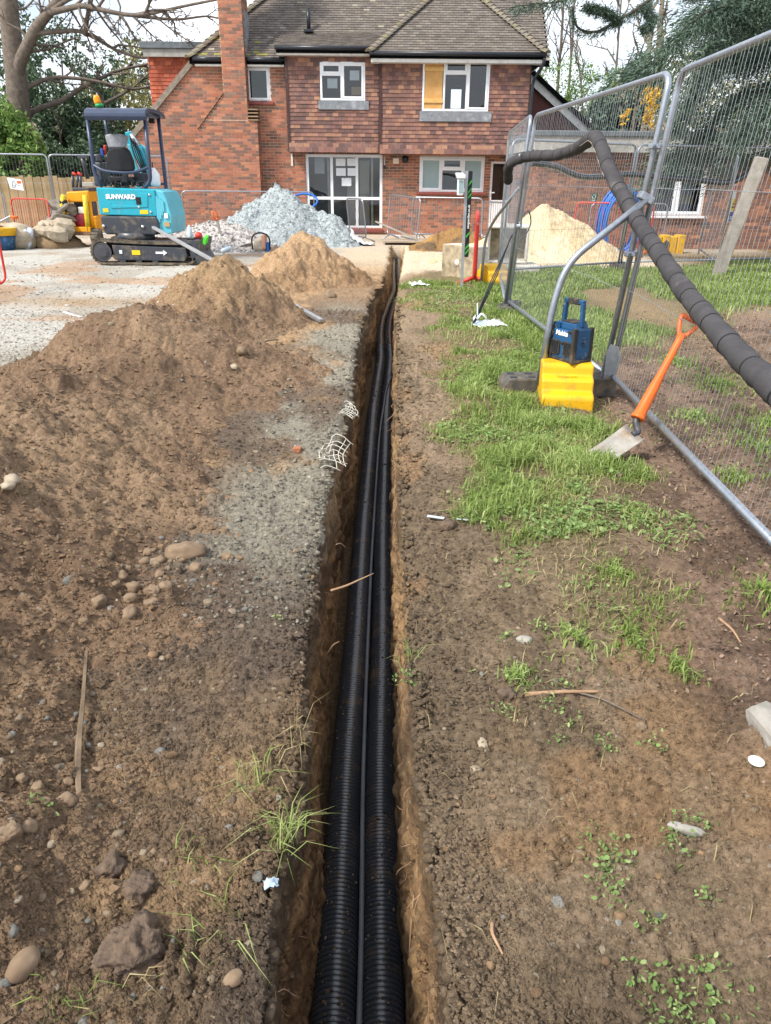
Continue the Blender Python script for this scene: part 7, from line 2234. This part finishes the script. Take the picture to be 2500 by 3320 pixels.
# tufts hanging on the trench lips: each a plant
def tuft(label, px, py, n, h, seed, lean=1.4, m=LM_GRASS, z=None, w_=.0028):
    c = G(px, py) if z is None else G(px, py, z)
    t = thing('grass_tuft', label, 'grass tuft', (c.x, c.y, c.z), group='grass tufts on the trench lips')
    gg = np.random.default_rng(seed)
    P = np.stack([c.x + gg.normal(0, .022, n), c.y + gg.normal(0, .03, n), np.full(n, c.z)], 1)
    P[:, 2] = np.where(clear_of_trench(P[:, 0], P[:, 1]), surf_z(P[:, 0], P[:, 1]) - .01, c.z - .02)
    V, F, T = blades(P, h, w_, seed, lean)
    o = np_mesh('blades', V, F, m, tone=T, smooth=False); parent_to(o, t, True)
for i, (l, px, py, n, h, m_) in enumerate((
    ('thick grass tuft overhanging the trench at its lower left lip', 925, 2690, 70, .085, LM_GRASS), ('straggling pale grass tuft on the left lip above the thick one', 880, 2480, 26, .075, LM_STRAW),
    ('sparse green tuft left of the straggling pale one', 830, 2530, 30, .08, LM_GRASS), ('dry bent stalks at the left lip beside the flattened plant', 960, 2390, 18, .08, LM_STRAW),
    ('grass tuft fallen on the dark soil below the torn plastic', 615, 3080, 16, .05, LM_GRASS), ('yellowing tuft at the bottom left corner', 200, 3265, 20, .075, LM_GRASS),
    ('bent yellowing blades right of the corner tuft', 400, 3255, 8, .08, LM_STRAW), ('tuft rooted in the right lip of the trench halfway along', 1325, 2120, 22, .06, LM_GRASS),
    ('short tuft by the clay patch left of the torn plastic', 635, 2810, 22, .05, LM_GRASS), ('tuft on the far right lip where the turf begins', 1300, 985, 60, .12, LM_GRASS),
    ('thin stalk with a seed head beside the small weeds', 745, 2980, 12, .07, LM_GRASS))):
    tuft(l, px, py, n, h, 400 + i, 1.5, m_)

# clover and small weeds
g = np.random.default_rng(21)
def leaves(x, y, size, seed, lift=.02, flat=.35):
    gg = np.random.default_rng(seed)
    m = len(x)
    P = gpts(x, y, 0) + np.stack([np.zeros(m), np.zeros(m), gg.uniform(.002, lift, m)], 1)
    nrm_ = np.stack([gg.normal(0, flat, m), gg.normal(0, flat, m), np.ones(m)], 1); nrm_ /= np.linalg.norm(nrm_, axis=1)[:, None]
    a = np.cross(nrm_, gg.normal(size=(m, 3))); a /= np.linalg.norm(a, axis=1)[:, None]
    b = np.cross(nrm_, a)
    s_ = (size * gg.uniform(.5, 1.3, m))[:, None]
    asp = gg.uniform(.25, .75, m)[:, None]
    cup = nrm_ * s_ * gg.uniform(-.15, .35, m)[:, None]
    V = np.stack([P - a * s_, P - a * s_ * .45 + b * s_ * asp + cup, P + a * s_ * .4 + b * s_ * asp * .9 + cup, P + a * s_, P + a * s_ * .4 - b * s_ * asp * .9 + cup, P - a * s_ * .45 - b * s_ * asp + cup], 1).reshape(-1, 3)
    t = np.clip(gg.normal(.45, .24, m), 0, 1)
    i6 = np.arange(m)[:, None] * 6
    F = np.concatenate([i6 + np.array([[0, 1, 2, 3]]), i6 + np.array([[0, 3, 4, 5]])], 0)
    return V, F, np.repeat(np.stack([t, t, t], 1), 6, 0)
VV, FF, TT = [], [], []
x, y = scatter(26000, .35, 1.7, 2.2, 11, 71, .9)
k = turf_mask(x, y) * sstep(-.1, .3, fbm(x * 2.2 + 3, y * 2.2, 3, 72))
sel = (g.uniform(0, 1, len(x)) < k) & clear_of_trench(x, y, .03); x, y = x[sel], y[sel]
push(leaves(x, y, .009 + .0012 * y, 73, .035))
WEED = [(1955, 2745, .07), (2010, 2800, .05), (1950, 2830, .05), (1990, 2900, .05), (2240, 2700, .06), (2190, 2740, .05), (2170, 2790, .04), (2120, 3200, .08), (2300, 3230, .09), (2200, 3290, .08), (2110, 2990, .04), (2290, 3140, .04), (1690, 2210, .07), (1640, 2330, .05), (1780, 2290, .05), (1850, 2080, .06), (1830, 2220, .05), (2070, 2110, .08), (1900, 1930, .12), (1990, 1990, .10), (1760, 2040, .06), (1640, 2070, .04), (1960, 2440, .05), (2110, 2440, .05), (1850, 2350, .04), (1320, 2215, .05), (1820, 2420, .04), (170, 2740, .03), (900, 2010, .02), (2280, 2930, .03)]
for i, (px, py, r) in enumerate(WEED):
    c = G(px, py); gg = np.random.default_rng(700 + i); n = int(52 * (r / .06) ** 1.3)
    a, q_ = gg.uniform(0, 6.28, n), gg.uniform(0, 1, n) ** .8 * r
    push(leaves(c.x + q_ * np.cos(a), c.y + q_ * np.sin(a), .0062, 710 + i, .03, .9))
o = np_mesh('clover', np.concatenate(VV), np.concatenate(FF), LM_CLOVER, tone=np.concatenate(TT), smooth=False)
props(o, 'bright green clover and small weeds scattered over the right bank', 'weeds', kind='stuff')

# brown leaf and needle litter below the cedar
VV, FF, TT = [], [], []
x, y = scatter(44000, .55, 4.5, .9, 9.5, 81, .8)
k = sstep(.75, 1.2, x + .2 * fbm(x * 2, y * 2, 2, 82)) * (1 - .6 * turf_mask(x, y))
sel = g.uniform(0, 1, len(x)) < k * (.15 + .85 * sstep(1.5, 2.6, y)); x, y = x[sel], y[sel]
push(leaves(x, y, .0050 + .0013 * y, 83, .010, .7))
o = np_mesh('leaf_litter', np.concatenate(VV), np.concatenate(FF), LM_LITTER, tone=np.concatenate(TT), smooth=False)
props(o, 'brown leaf and bark litter under and in front of the fence', 'leaf litter', kind='stuff')

# ================================================================== CRUMBS, PEBBLES, STONES
def lumps(P, size, cols, seed, sub=1, squash=.75, name='pebbles', m=SOIL, local=None):
    import bmesh
    if sub == 0:      # small broken crumb
        bv = np.array([(1, 0, 0), (-1, 0, 0), (0, 1, 0), (0, -1, 0), (0, 0, 1), (0, 0, -1)], dtype=float) * 1.15
        bf = np.array([(0, 2, 4), (2, 1, 4), (1, 3, 4), (3, 0, 4), (2, 0, 5), (1, 2, 5), (3, 1, 5), (0, 3, 5)])
    else:
        bm = bmesh.new(); bmesh.ops.create_icosphere(bm, subdivisions=sub, radius=1.0)
        bv = np.array([v.co[:] for v in bm.verts]); bf = np.array([[v.index for v in f.verts] for f in bm.faces]); bm.free()
    gg = np.random.default_rng(seed); n = len(P)
    s_ = (size * gg.lognormal(0, .35, n))
    a = gg.uniform(0, 6.28, n); ca, sa = np.cos(a), np.sin(a)
    sx, sy, sz_ = s_ * gg.uniform(.8, 1.25, n), s_ * gg.uniform(.7, 1.0, n), s_ * squash * gg.uniform(.7, 1.1, n)
    jitter = 1 + gg.normal(0, .09 if sub > 1 else (.22 if sub else .3), (n, len(bv)))
    L = bv[None] * jitter[:, :, None] * np.stack([sx, sy, sz_], 1)[:, None, :]
    V = np.stack([L[:, :, 0] * ca[:, None] - L[:, :, 1] * sa[:, None], L[:, :, 0] * sa[:, None] + L[:, :, 1] * ca[:, None], L[:, :, 2]], 2) + P[:, None, :]
    F = (bf[None] + (np.arange(n) * len(bv))[:, None, None]).reshape(-1, 3)
    C_ = np.array([C(c) for c in cols])[gg.integers(0, len(cols), n)] * gg.uniform(.75, 1.2, n)[:, None]
    if local is not None: C_ = local * gg.uniform(.72, 1.15, n)[:, None]
    return np_mesh(name, V.reshape(-1, 3), F, m, tone=np.repeat(C_, len(bv), 0), smooth=sub > 0)
def bankpts(n, seed, x0f, x1f, y0, y1, power=1.0):
    gg = np.random.default_rng(seed)
    u = gg.uniform(0, 1, n)
    y = (y0 ** -power + u * (y1 ** -power - y0 ** -power)) ** (-1 / power)
    x = gg.uniform(0, 1, n); x = x0f(y) + (x1f(y) - x0f(y)) * x
    k = clear_of_trench(x, y, .0)
    return x[k], y[k]
x, y = bankpts(56000, 91, lambda y: -.35 - .62 * y, lambda y: np.interp(y, TY, TL) - .0, .75, 9.5, .9)
k = (fbm(x * 1.6, y * 1.6, 3, 92) + .25 * (x < -.85)) > -9
x, y = x[k], y[k]
kc = ground_col(x, y)
onh = surf_z(x, y) - ground_h(x, y) > .01
P = gpts(x, y, -.001)
kc[onh] = (np.array(C('#88705a')) * .6 + np.array(C('#967e65')) * .4)
o = lumps(P, .0030 + .0010 * y, ['#8b735b'], 93, 0, .8, 'soil_crumbs', local=kc)
props(o, 'loose brown crumbs of soil over the spoil heaps and left bank', 'soil crumbs', kind='stuff')
x, y = bankpts(30000, 94, lambda y: np.interp(y, TY, TR), lambda y: np.interp(y, TY, TR) + 1.0 + 0 * y, .75, 7.5, 1.0)
k = fbm(x * 2.2, y * 2.2, 3, 95) > -9; x, y = x[k], y[k]
o = lumps(gpts(x, y, -.001), .0024 + .0009 * y, ['#6d5e4f'], 96, 0, .7, 'soil_crumbs', local=ground_col(x, y))
props(o, 'loose dark crumbs of topsoil on the right bank', 'soil crumbs', kind='stuff')
M_STONE = mat('pebble_stone', '#9b8f80', '#857868', rough=.8, scale=20, bump=.2, dirt='#8b6a4c', dirt_amt=.6, dirt_scale=14)
x1, y1 = bankpts(420, 97, lambda y: -.35 - .62 * y, lambda y: np.interp(y, TY, TL), .8, 10.5, .8)
x2, y2 = bankpts(110, 98, lambda y: np.interp(y, TY, TR), lambda y: np.interp(y, TY, TR) + .9, .8, 8, .9)
gg = np.random.default_rng(99)
x3, y3 = -.93 + gg.normal(0, .12, 110), 2.75 + gg.normal(0, .28, 110)
x4, y4 = -1.05 + gg.normal(0, .12, 60), 1.62 + gg.normal(0, .12, 60)
x, y = np.concatenate([x1, x2, x3, x4]), np.concatenate([y1, y2, y3, y4])
k = clear_of_trench(x, y); x, y = x[k], y[k]
o = lumps(gpts(x, y, .001), .0072 + .0011 * y, ['#9a8a74', '#8d7a64', '#a89a84', '#8f765c', '#96948d', '#a08466'], 100, 2, .8, 'pebbles')
props(o, 'small round pebbles strewn over the spoil and banks', 'pebbles', kind='stuff')
# angular grey chips along the hardcore lip
x, y = bankpts(650, 101, lambda y: np.interp(y, TY, TL) - .5, lambda y: np.interp(y, TY, TL) + .0, 2.3, 9.5, .7)
o = lumps(gpts(x, y, -.002), .006 + .0008 * y, ['#958f83', '#a39d90', '#857f73', '#969080'], 102, 1, .6, 'stone_chips')
props(o, 'angular grey stone chips along the left lip of the trench', 'stone chips', kind='stuff')
# chips on the yard
x, y = bankpts(2600, 103, lambda y: -.62 * y, lambda y: -2.2 + 0 * y, 6.5, 15.5, .3)
o = lumps(gpts(x, y, -.002), .006 + .0006 * y, ['#b5ada0', '#a39b8e', '#c7c0b4', '#8f877a'], 104, 1, .6, 'stone_chips')
props(o, 'loose stone chips on the hardcore yard', 'stone chips', kind='stuff')
# chunky stone over the grey heap and chippings heap
for spec, n, sz_, cols, lab, sd in ((HEAPS[3], 12000, .0135, ['#adb6b9', '#a2abae', '#b7c0c3', '#98a1a4'], 'pale angular stones covering the grey crushed stone heap', 105), (HEAPS[4], 4600, .021, ['#c3bdb9', '#b1aaa6', '#cfc9c5', '#a09893'], 'white angular chippings covering the low heap behind the digger', 106)):
    b = spec['bbox']; gg = np.random.default_rng(sd)
    x, y = gg.uniform(b[0], b[1], n * 3), gg.uniform(b[2], b[3], n * 3)
    h = heap_h(spec, x, y); k = h > -.01; x, y, h = x[k][:n], y[k][:n], h[k][:n]
    P = np.stack([x, y, ground_h(x, y, fine=False) + h], 1)
    o = lumps(P, sz_, cols, sd, 1, .7, 'crushed_stones', GRAVELMAT); props(o, lab, 'crushed stone', kind='stuff')
    o.data.polygons.foreach_set('use_smooth', [False] * len(o.data.polygons))

# single stones one can point at
M_COB = mat('brown_cobble', '#86735d', '#6d5a47', rough=.85, scale=16, bump=.35, bscale=50, dirt='#6b5644', dirt_amt=.9, dirt_scale=12)
M_CLOD = mat('dark_clod', '#6b5a4b', '#4d4036', rough=.95, scale=22, bump=1.0, bscale=60, bdist=.012)
M_PALE = mat('pale_pebble', '#a09380', '#8a7c69', rough=.8, scale=14, bump=.2)
M_BRICKBIT = mat('brick_fragment', '#a0694c', '#8a583f', rough=.9, scale=14, bump=.4)
M_KERB = mat('grey_kerbstone', '#9a968e', '#837f77', rough=.9, scale=10, bump=.5, bscale=40)
def onsurf(px, py, up=.0):
    """where a sight line first meets the modelled soil"""
    d = ray(px, py)
    t = np.linspace(.3, 1.02, 260) * (CAM_H / -d.z)
    x, y, z = d.x * t, d.y * t, CAM_H + d.z * t
    s_ = surf_z(x, y)
    k = np.nonzero(z < s_)[0]
    i = int(k[0]) if len(k) else len(t) - 8
    return Vector((x[i], y[i], s_[i] + up))
def stone(label, px, py, size, m=M_COB, cat='stone', group=None, seed=0, blocky=.0, rot=None, lift=.15, n=3, rough=.2, name='stone'):
    p = onsurf(px, py)
    return rock(name, label, cat, (p.x, p.y, sz(p.x, p.y) + size[2] * lift), size, seed, m, blocky, rot or (0, 0, random.uniform(0, 3)), group, n, rough)
stone('large flat soil-caked stone above the cobble cluster', 603, 1795, (.085, .06, .042), M_COB, seed=1, rot=(0, 0, .15), rough=.3)
stone('pale pebble at the left edge, upper of a pair', 40, 1560, (.045, .032, .024), M_PALE, seed=2)
stone('pale pebble at the left edge, lower of a pair', 30, 1592, (.038, .03, .018), M_PALE, seed=3)
stone('smooth oval cobble at the lower left edge', 80, 3140, (.026, .04, .022), M_COB, seed=4, rot=(0, 0, -.3), rough=.08)
stone('orange brick fragment near the torn white mesh', 964, 1466, (.027, .024, .02), M_BRICKBIT, seed=5, blocky=.5)
stone('large dark clod with moss at the bottom left', 430, 3090, (.07, .066, .05), M_CLOD, 'clod', seed=6, rough=.5, n=5, name='soil_clod')
stone('dark clod above the large mossy one', 445, 2890, (.045, .036, .028), M_CLOD, 'clod', seed=7, rough=.8, n=4, name='soil_clod')
stone('black clod beside the cracked clay patch', 360, 2812, (.03, .028, .024), M_CLOD, 'clod', seed=8, rough=.6, name='soil_clod')
stone('grey kerb stone at the right edge above the white bottle cap', 2515, 2390, (.05, .10, .045), M_KERB, 'kerb stone', seed=9, blocky=.6, rot=(0, 0, .1), name='kerb_stone')
stone('angular grey stone on the dark soil of the right bank', 1700, 2082, (.026, .02, .014), M_KERB, seed=10, blocky=.4)
stone('brown angular clod by the weeds on the right bank', 1640, 2255, (.026, .026, .022), M_CLOD, 'clod', seed=11, rough=.4, name='soil_clod')
stone('dirty flat stone lying flush in the tread marks', 1565, 2418, (.03, .014, .006), M_PALE, seed=12, lift=.2)
stone('dark clod holding the clear plastic strip down', 1452, 1710, (.05, .038, .03), M_CLOD, 'clod', seed=13, rough=.4, name='soil_clod')
stone('grey flint sliver by the clay bank at the right', 2225, 2692, (.05, .014, .012), M_KERB, seed=14, rot=(0, .1, -.25))
stone('round brown pebble at the foot of the track print', 757, 3180, (.022, .018, .014), M_COB, seed=15)
stone('brown lump of clay on the lip beyond the second heap', 1072, 965, (.10, .08, .07), M_COB, seed=16, rough=.35)
stone('cobble standing at the toe of the second heap', 785, 1150, (.05, .045, .04), M_COB, seed=17)
stone('pale stone on the grey lip below the second heap', 758, 1195, (.045, .03, .024), M_PALE, seed=18)
LA = ['rounded cobble at the upper left of the loose cobble cluster', 'upper of the two middle cobbles in the loose cluster', 'cobble between the middle and the right of the loose cluster', 'rightmost cobble of the loose cluster, by the weed sprig', 'lower of the two middle cobbles in the loose cluster', 'cobble at the lower right of the loose cluster', 'largest rounded cobble at the bottom of the loose cluster', 'lone cobble left of the loose cluster', 'cobble touching the left end of the flat soil-caked stone', 'cobble just below the left end of the flat soil-caked stone', 'cobble left of the one below the flat soil-caked stone', 'topmost small cobble of the loose cluster', 'cobble above the rightmost one in the loose cluster', 'cobble tucked under the right end of the flat soil-caked stone', 'brown cobble on the grey strip right of the flat soil-caked stone', 'smallest cobble at the left of the loose cluster']
LB = ['cobble touching the left side of the wooden lath, upper of two', 'cobble left of the pair beside the wooden lath', 'flat cobble below and left of the pair beside the lath', 'cobble touching the left side of the wooden lath, lower of two', 'leftmost small cobble level with the middle of the lath', 'cobble just right of the wooden lath', 'cobble on the soil above the small weeds, right of the lath', 'small cobble just below the one above the weeds', 'cobble at the left edge, left one of a pair above the dark clods', 'cobble near the left edge, right one of a pair above the dark clods', 'pale flat cobble above the large mossy clod']
for i, (cx, cy, s_) in enumerate(((530, 360, 24), (575, 410, 28), (665, 430, 26), (720, 405, 27), (568, 460, 24), (655, 482, 24), (560, 530, 32), (430, 470, 24), (645, 262, 24), (690, 300, 30), (628, 300, 24), (545, 330, 20), (690, 355, 22), (845, 325, 26), (985, 285, 28), (500, 400, 18))):
    stone(LA[i], cx * .75, 1600 + cy * .75, (s_ / 740 * .75 * 1.05, s_ / 740 * .75 * .9, s_ / 740 * .68), M_COB, 'cobble', 'cobbles in the loose cluster', 100 + i, n=3, rough=.34, lift=-.05, blocky=.25 * (i % 3), name='cobble')
for i, (cx, cy, s_) in enumerate(((295, 165, 30), (160, 180, 26), (185, 250, 24), (290, 235, 34), (95, 148, 20), (425, 108, 24), (660, 460, 24), (708, 510, 18), (40, 372, 34), (118, 345, 36), (375, 610, 22))):
    stone(LB[i], cx * .75, 2420 + cy * .75, (s_ / 1000 * .75 * .9, s_ / 1000 * .75 * .78, s_ / 1000 * .5), M_COB, 'cobble', 'cobbles near the wooden lath', 130 + i, n=3, rough=.36, lift=-.05, blocky=.25 * (i % 3), name='cobble')

# ================================================================== SCRAPS
M_LATH = mat('split_lath', '#85725c', '#5f5040', rough=.85, scale=8, bump=.4, bscale=50)
M_ROOT = mat('root_bark', '#a5866a', '#8a6d54', rough=.85, bump=.3)
q = MB(); pts = [onsurf(281, 2117, .005), onsurf(272, 2300, .02), onsurf(258, 2470, .02), onsurf(262, 2705, .006)]
q.tube(cr(pts, 5), [.006, .006, .006, .006, .007, .007, .008, .008, .009, .010, .010, .009, .008, .007, .006, .005], 5, smooth=False); q.build('wooden_lath', M_LATH, label='split wooden lath half buried along the near spoil heap', cat='lath')
q = MB(); pts = [Vector((-.27, 2.62, -.22)), Vector((-.19, 2.62, -.2)), Vector((-.12, 2.66, -.17)), Vector((-.04, 2.70, -.16))]
pts = [at(1072, 1915, 2.72), at(1120, 1900, 2.74), at(1165, 1880, 2.76), at(1211, 1859, 2.78)]
q.tube(cr(pts, 4), [.005, .005, .005, .005, .0045, .0045, .004, .004, .0035, .003, .0025, .002, .002], 6); q.build('root', M_ROOT, label='pale root sticking out across the ducts from the left wall', cat='root', group='roots in the trench walls')
q = MB(); pts = [(.115, 1.42, -.36), (.13, 1.46, -.24), (.10, 1.47, -.28), (.085, 1.44, -.36), (.075, 1.38, -.48)]
q.tube(cr(pts, 4), [.006] * 9 + [.005] * 4 + [.004, .003, .002, .002], 6); q.build('root', M_ROOT, label='frayed root loop hanging from the right wall at the bottom', cat='root', group='roots in the trench walls')
for i, (a, b, lab) in enumerate((((1060, 2120), (1100, 2080), 'thin rootlet on the left wall below the long one'), ((1090, 1765), (1120, 1775), 'short rootlet high on the left wall'))):
    p, r2 = at(*a, 2.4 + .5 * i), at(*b, 2.45 + .5 * i); q = MB(); q.tube(cr([p, p.lerp(r2, .5) + Vector((.0, 0, .012)), r2], 4), .0022, 5); q.build('root', M_ROOT, label=lab, cat='root', group='roots in the trench walls')
for i, (a, b, r_, lab) in enumerate((((1700, 2265), (1980, 2250), .008, 'straight brown stick on the litter right of the weeds'), ((2330, 2010), (2400, 2090), .006, 'short bare stick on the litter near the fence'), ((1820, 2240), (2090, 2350), .004, 'long thin twig lying across the litter'), ((1595, 3000), (1630, 3100), .005, 'pale broken stalk on the dark soil at the right'), ((2000, 1555), (2060, 1500), .012, 'knotty stick lying under the spade blade'), ((840, 1118), (900, 1105), .01, 'thin stick on the side of the second heap'))):
    p, r2 = onsurf(*a, r_ * .8), onsurf(*b, r_ * .8)
    q = MB(); mid = (p + r2) / 2 + Vector((random.uniform(-.02, .02), random.uniform(-.02, .02), .006)); P_ = cr([p, mid, r2], 5)
    q.tube(P_, [r_ * (1 - .5 * k / (len(P_) - 1)) for k in range(len(P_))], 6); q.build('stick', M_ROOT if i in (0, 1, 3) else M_BARK, label=lab, cat='stick')
# torn white ground mesh on the left lip
M_GRID = mat('white_geogrid', '#cfccc0', '#b9b5a8', rough=.6, scale=20, bump=.1, dirt='#8a8272', dirt_amt=.4)
def geogrid(label, px0, py0, wdt, hgt, seed):
    c = onsurf(px0, py0)
    t = thing('ground_mesh_scrap', label, 'plastic mesh', (c.x, c.y, c.z), group='torn pieces of white ground mesh')
    rr = random.Random(seed)
    nu, nv_ = 6, 8
    def P(u, v):
        x = c.x - wdt * .55 + wdt * u + .02 * math.sin(v * 5 + seed); y = c.y - hgt / 2 + hgt * v + .02 * math.sin(u * 4)
        tl = float(np.interp(y, TY, TL))
        z = sz(x, y) + .012 + .012 * math.sin(u * 7 + v * 5)
        if x > tl - .03: z = min(z, sz(tl - .03, y) + .02 - max(0, x - tl + .0) * .5)
        return Vector((x, y, z))
    for j in range(nv_):
        a, b = rr.randint(0, 1), rr.randint(nu - 2, nu)
        q = MB(); q.tube([P(k / nu, j / (nv_ - 1)) for k in range(a, b + 1)], .0026, 5); q.build('strand', M_GRID, t, True)
    for k in range(nu):
        a, b = rr.randint(0, 2), rr.randint(nv_ - 4, nv_ - 1)
        q = MB(); q.tube([P((k + .3) / nu, j / (nv_ - 1)) for j in range(a, b + 1)], .0026, 5); q.build('strand', M_GRID, t, True)
geogrid('torn strip of white ground mesh sticking out of the left lip', 1092, 1480, .17, .55, 2)
geogrid('smaller torn scrap of white ground mesh further along the left lip', 1136, 1325, .10, .24, 5)
def crumpled(name, label, cat, c, dx, dy, m, seed, amp=.03, rotz=0, nn=14, thick=.002):
    gg = np.random.default_rng(seed)
    u, v = np.meshgrid(np.linspace(-.5, .5, nn), np.linspace(-.5, .5, nn))
    x, y = u.ravel() * dx, v.ravel() * dy
    z = (np.abs(fbm(u.ravel() * 4 + seed, v.ravel() * 4, 3, seed)) * amp + amp * .3) * (1.15 - 1.2 * np.maximum(np.abs(u.ravel()), np.abs(v.ravel())))
    x = x + fbm(u.ravel() * 3, v.ravel() * 3 + 5, 2, seed + 1) * dx * .09; y = y + fbm(u.ravel() * 3 + 9, v.ravel() * 3, 2, seed + 2) * dy * .09
    ca, sa = math.cos(rotz), math.sin(rotz)
    X, Y = c.x + x * ca - y * sa, c.y + x * sa + y * ca
    V = np.stack([X, Y, surf_z(X, Y) + .006 + z], 1)
    idx = np.arange(nn * nn).reshape(nn, nn)
    F = np.stack([idx[:-1, :-1], idx[:-1, 1:], idx[1:, 1:], idx[1:, :-1]], 2).reshape(-1, 4)
    o = np_mesh(name, V, F, m); props(o, label, cat)
    return o
M_BAGP = mat('printed_bag', '#e0e0dc', '#9fb4cf', rough=.45, scale=5, bump=.1, contrast=(.48, .6))
crumpled('paper_bag', 'crumpled white and blue bag on the grass by the fence', 'bag', G(1585, 1068), .34, .34, M_BAGP, 3, .04, .2, 20)
crumpled('white_rag', 'white rag lying on the turf beside the trench', 'rag', G(1358, 933), .30, .36, M_PAPER, 8, .045, .3, 24)
crumpled('plastic_scrap', 'torn blue-grey plastic poking out of the left lip', 'plastic scrap', onsurf(880, 2872), .035, .022, mat('torn_plastic', '#b5c6d6', '#93a9bd', rough=.35, bump=0), 9, .014, .3, 8)
crumpled('plastic_scrap', 'clear plastic sheeting at the foot of the grey stone heap', 'plastic scrap', G(1172, 795), .55, .6, M_PAPER, 12, .1, .1)
q = MB(); a, b = onsurf(1385, 1682, .012), onsurf(1440, 1690, .014); q.beam(a, b, .022, .003); a, b = onsurf(1480, 1690, .012), onsurf(1520, 1694, .01); q.beam(a, b, .012, .003); q.build('plastic_strip', mat('clear_strip', '#bcc3c6', '#a9b0b3', rough=.3, bump=0), label='clear plastic strip half under the dark clod on the right bank', cat='plastic strip')
q = MB(); c = onsurf(2450, 2478, .006); q.lathe([(.021, 0), (.022, .004), (.018, .006)], 20, Matrix.Translation(c)); q.build('bottle_cap', M_WHITEPAINT, label='small white bottle cap on the soil below the kerb stone', cat='bottle cap')
q = MB(); a, b = onsurf(208, 1014, .01), onsurf(262, 1032, .01); q.beam(a, b, .03, .006); q.build('tape_scrap', M_PAPER, label='white and yellow scrap of tape on the hardcore', cat='tape')
# rusty sheet and plank end behind the near ridge
q = MB(); a = at(-40, 1262, 5.4); b = at(165, 1180, 5.5); q.prism([(a.x, a.z), (b.x, b.z - .02), (b.x - .05, b.z - .07), (b.x - .12, a.z - .1), (a.x, a.z - .25)], 5.42, 5.435); q.build('rusty_sheet', mat('rusted_sheet', '#5a4233', '#473428', rough=.85, scale=9, bump=.3), label='rusty metal sheet standing behind the near spoil ridge', cat='metal sheet')
q = MB(); a, b = at(212, 1242, 5.9), at(258, 1180, 6.0); q.beam(a, b, .12, .02); q.build('plank', mat('pale_plank', '#9c8d70', '#857759', rough=.85, scale=6, bump=.3), label='pale plank end poking out of the near spoil ridge', cat='plank')

# ================================================================== broken lips, stones in the cut, rootlets, soil fallen on the ducts
gg = np.random.default_rng(501)
def wallpts(n, y0, y1, side, t0=.02, t1=.95, power=.9):
    u = gg.uniform(0, 1, n)
    y = (y0 ** -power + u * (y1 ** -power - y0 ** -power)) ** (-1 / power)
    t = gg.uniform(t0, t1, n)
    z = -.04 + (floor_z(y) + .04) * t
    x = rimL(y) + .045 * t ** .8 - .006 if side < 0 else rimR(y) - .05 * t ** .8 + .006
    return np.stack([x, y, z], 1)
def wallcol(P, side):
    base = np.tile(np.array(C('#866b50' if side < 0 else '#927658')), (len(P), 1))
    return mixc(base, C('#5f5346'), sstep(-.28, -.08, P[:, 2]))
PA, PB = wallpts(2300, .8, 9, -1), wallpts(2300, .8, 9, 1)
P = np.concatenate([PA, PB]); lc = np.concatenate([wallcol(PA, -1), wallcol(PB, 1)])
o = lumps(P, .0055 + .0010 * P[:, 1], ['#8a6f55'], 502, 1, .8, 'wall_clods', local=lc)
props(o, 'clods and stones standing out of the two trench walls', 'soil clods', kind='stuff')
y = (.8 ** -.8 + gg.uniform(0, 1, 1500) * (11 ** -.8 - .8 ** -.8)) ** (-1 / .8)
s_ = gg.choice([-1, 1], len(y), p=[.65, .35])
x = np.where(s_ < 0, rimL(y) - np.abs(gg.normal(0, .035, len(y))) + .012, rimR(y) + np.abs(gg.normal(0, .03, len(y))) - .010)
P = np.stack([x, y, ground_h(x, y) - .028 - .012 * gg.uniform(0, 1, len(y))], 1)
o = lumps(P, .009 + .0013 * y, ['#75655a'], 503, 1, .8, 'lip_clods', local=mixc(ground_col(x, y), C('#6d5d4c'), np.full(len(x), .5)))
props(o, 'crumbling clods along both lips of the trench', 'soil clods', kind='stuff')
# soil that has dropped on to the ducts
n = 900
y = np.concatenate([(.9 ** -.8 + gg.uniform(0, 1, n) * (12 ** -.8 - .9 ** -.8)) ** (-1 / .8), gg.normal(8.2, .4, 90)])
w_ = gg.choice([0, 1], len(y)); a = gg.normal(math.pi / 2, .45, len(y))
cxl = np.interp(y, [q_[1] for q_ in PL], [q_[0] for q_ in PL]); cxr = np.interp(y, [q_[1] for q_ in PR], [q_[0] for q_ in PR])
x = np.where(w_ == 0, cxl, cxr) + .064 * np.cos(a); z = floor_z(y) + .068 + .064 * np.sin(a)
o = lumps(np.stack([x, y, z], 1), .0022 + .0006 * y, ['#7d6750', '#8d765c', '#6b5947', '#9a8264'], 504, 1, .7, 'fallen_soil')
props(o, 'crumbs of soil fallen on top of the black ducts', 'soil crumbs', kind='stuff')
q = MB()
rr = random.Random(77)
for k in range(70):
    side = rr.choice((-1, 1)); y0 = (.85 ** -.7 + rr.random() * (8.5 ** -.7 - .85 ** -.7)) ** (-1 / .7)
    z0 = -rr.uniform(.03, .42); ya = np.array([y0])
    x0 = float(rimL(ya)[0]) + .02 if side < 0 else float(rimR(ya)[0]) - .025
    d = Vector((-side * rr.uniform(.2, 1), rr.uniform(-.8, .8), rr.uniform(-.9, .2))).normalized()
    p_ = [Vector((x0, y0, z0))]; L_ = rr.uniform(.02, .07) * (1 + .08 * y0)
    for j in range(4):
        d = (d + Vector((rr.gauss(0, .35), rr.gauss(0, .35), rr.gauss(-.12, .3)))).normalized(); p_.append(p_[-1] + d * L_ / 4)
    r0_ = (.0007 + .0003 * y0)
    q.tube(p_, [r0_, r0_, r0_ * .9, r0_ * .7, r0_ * .4], 4, caps=False)
q.build('rootlets', M_ROOT, label='fine torn rootlets hanging out of the trench walls', cat='roots', kind='stuff')
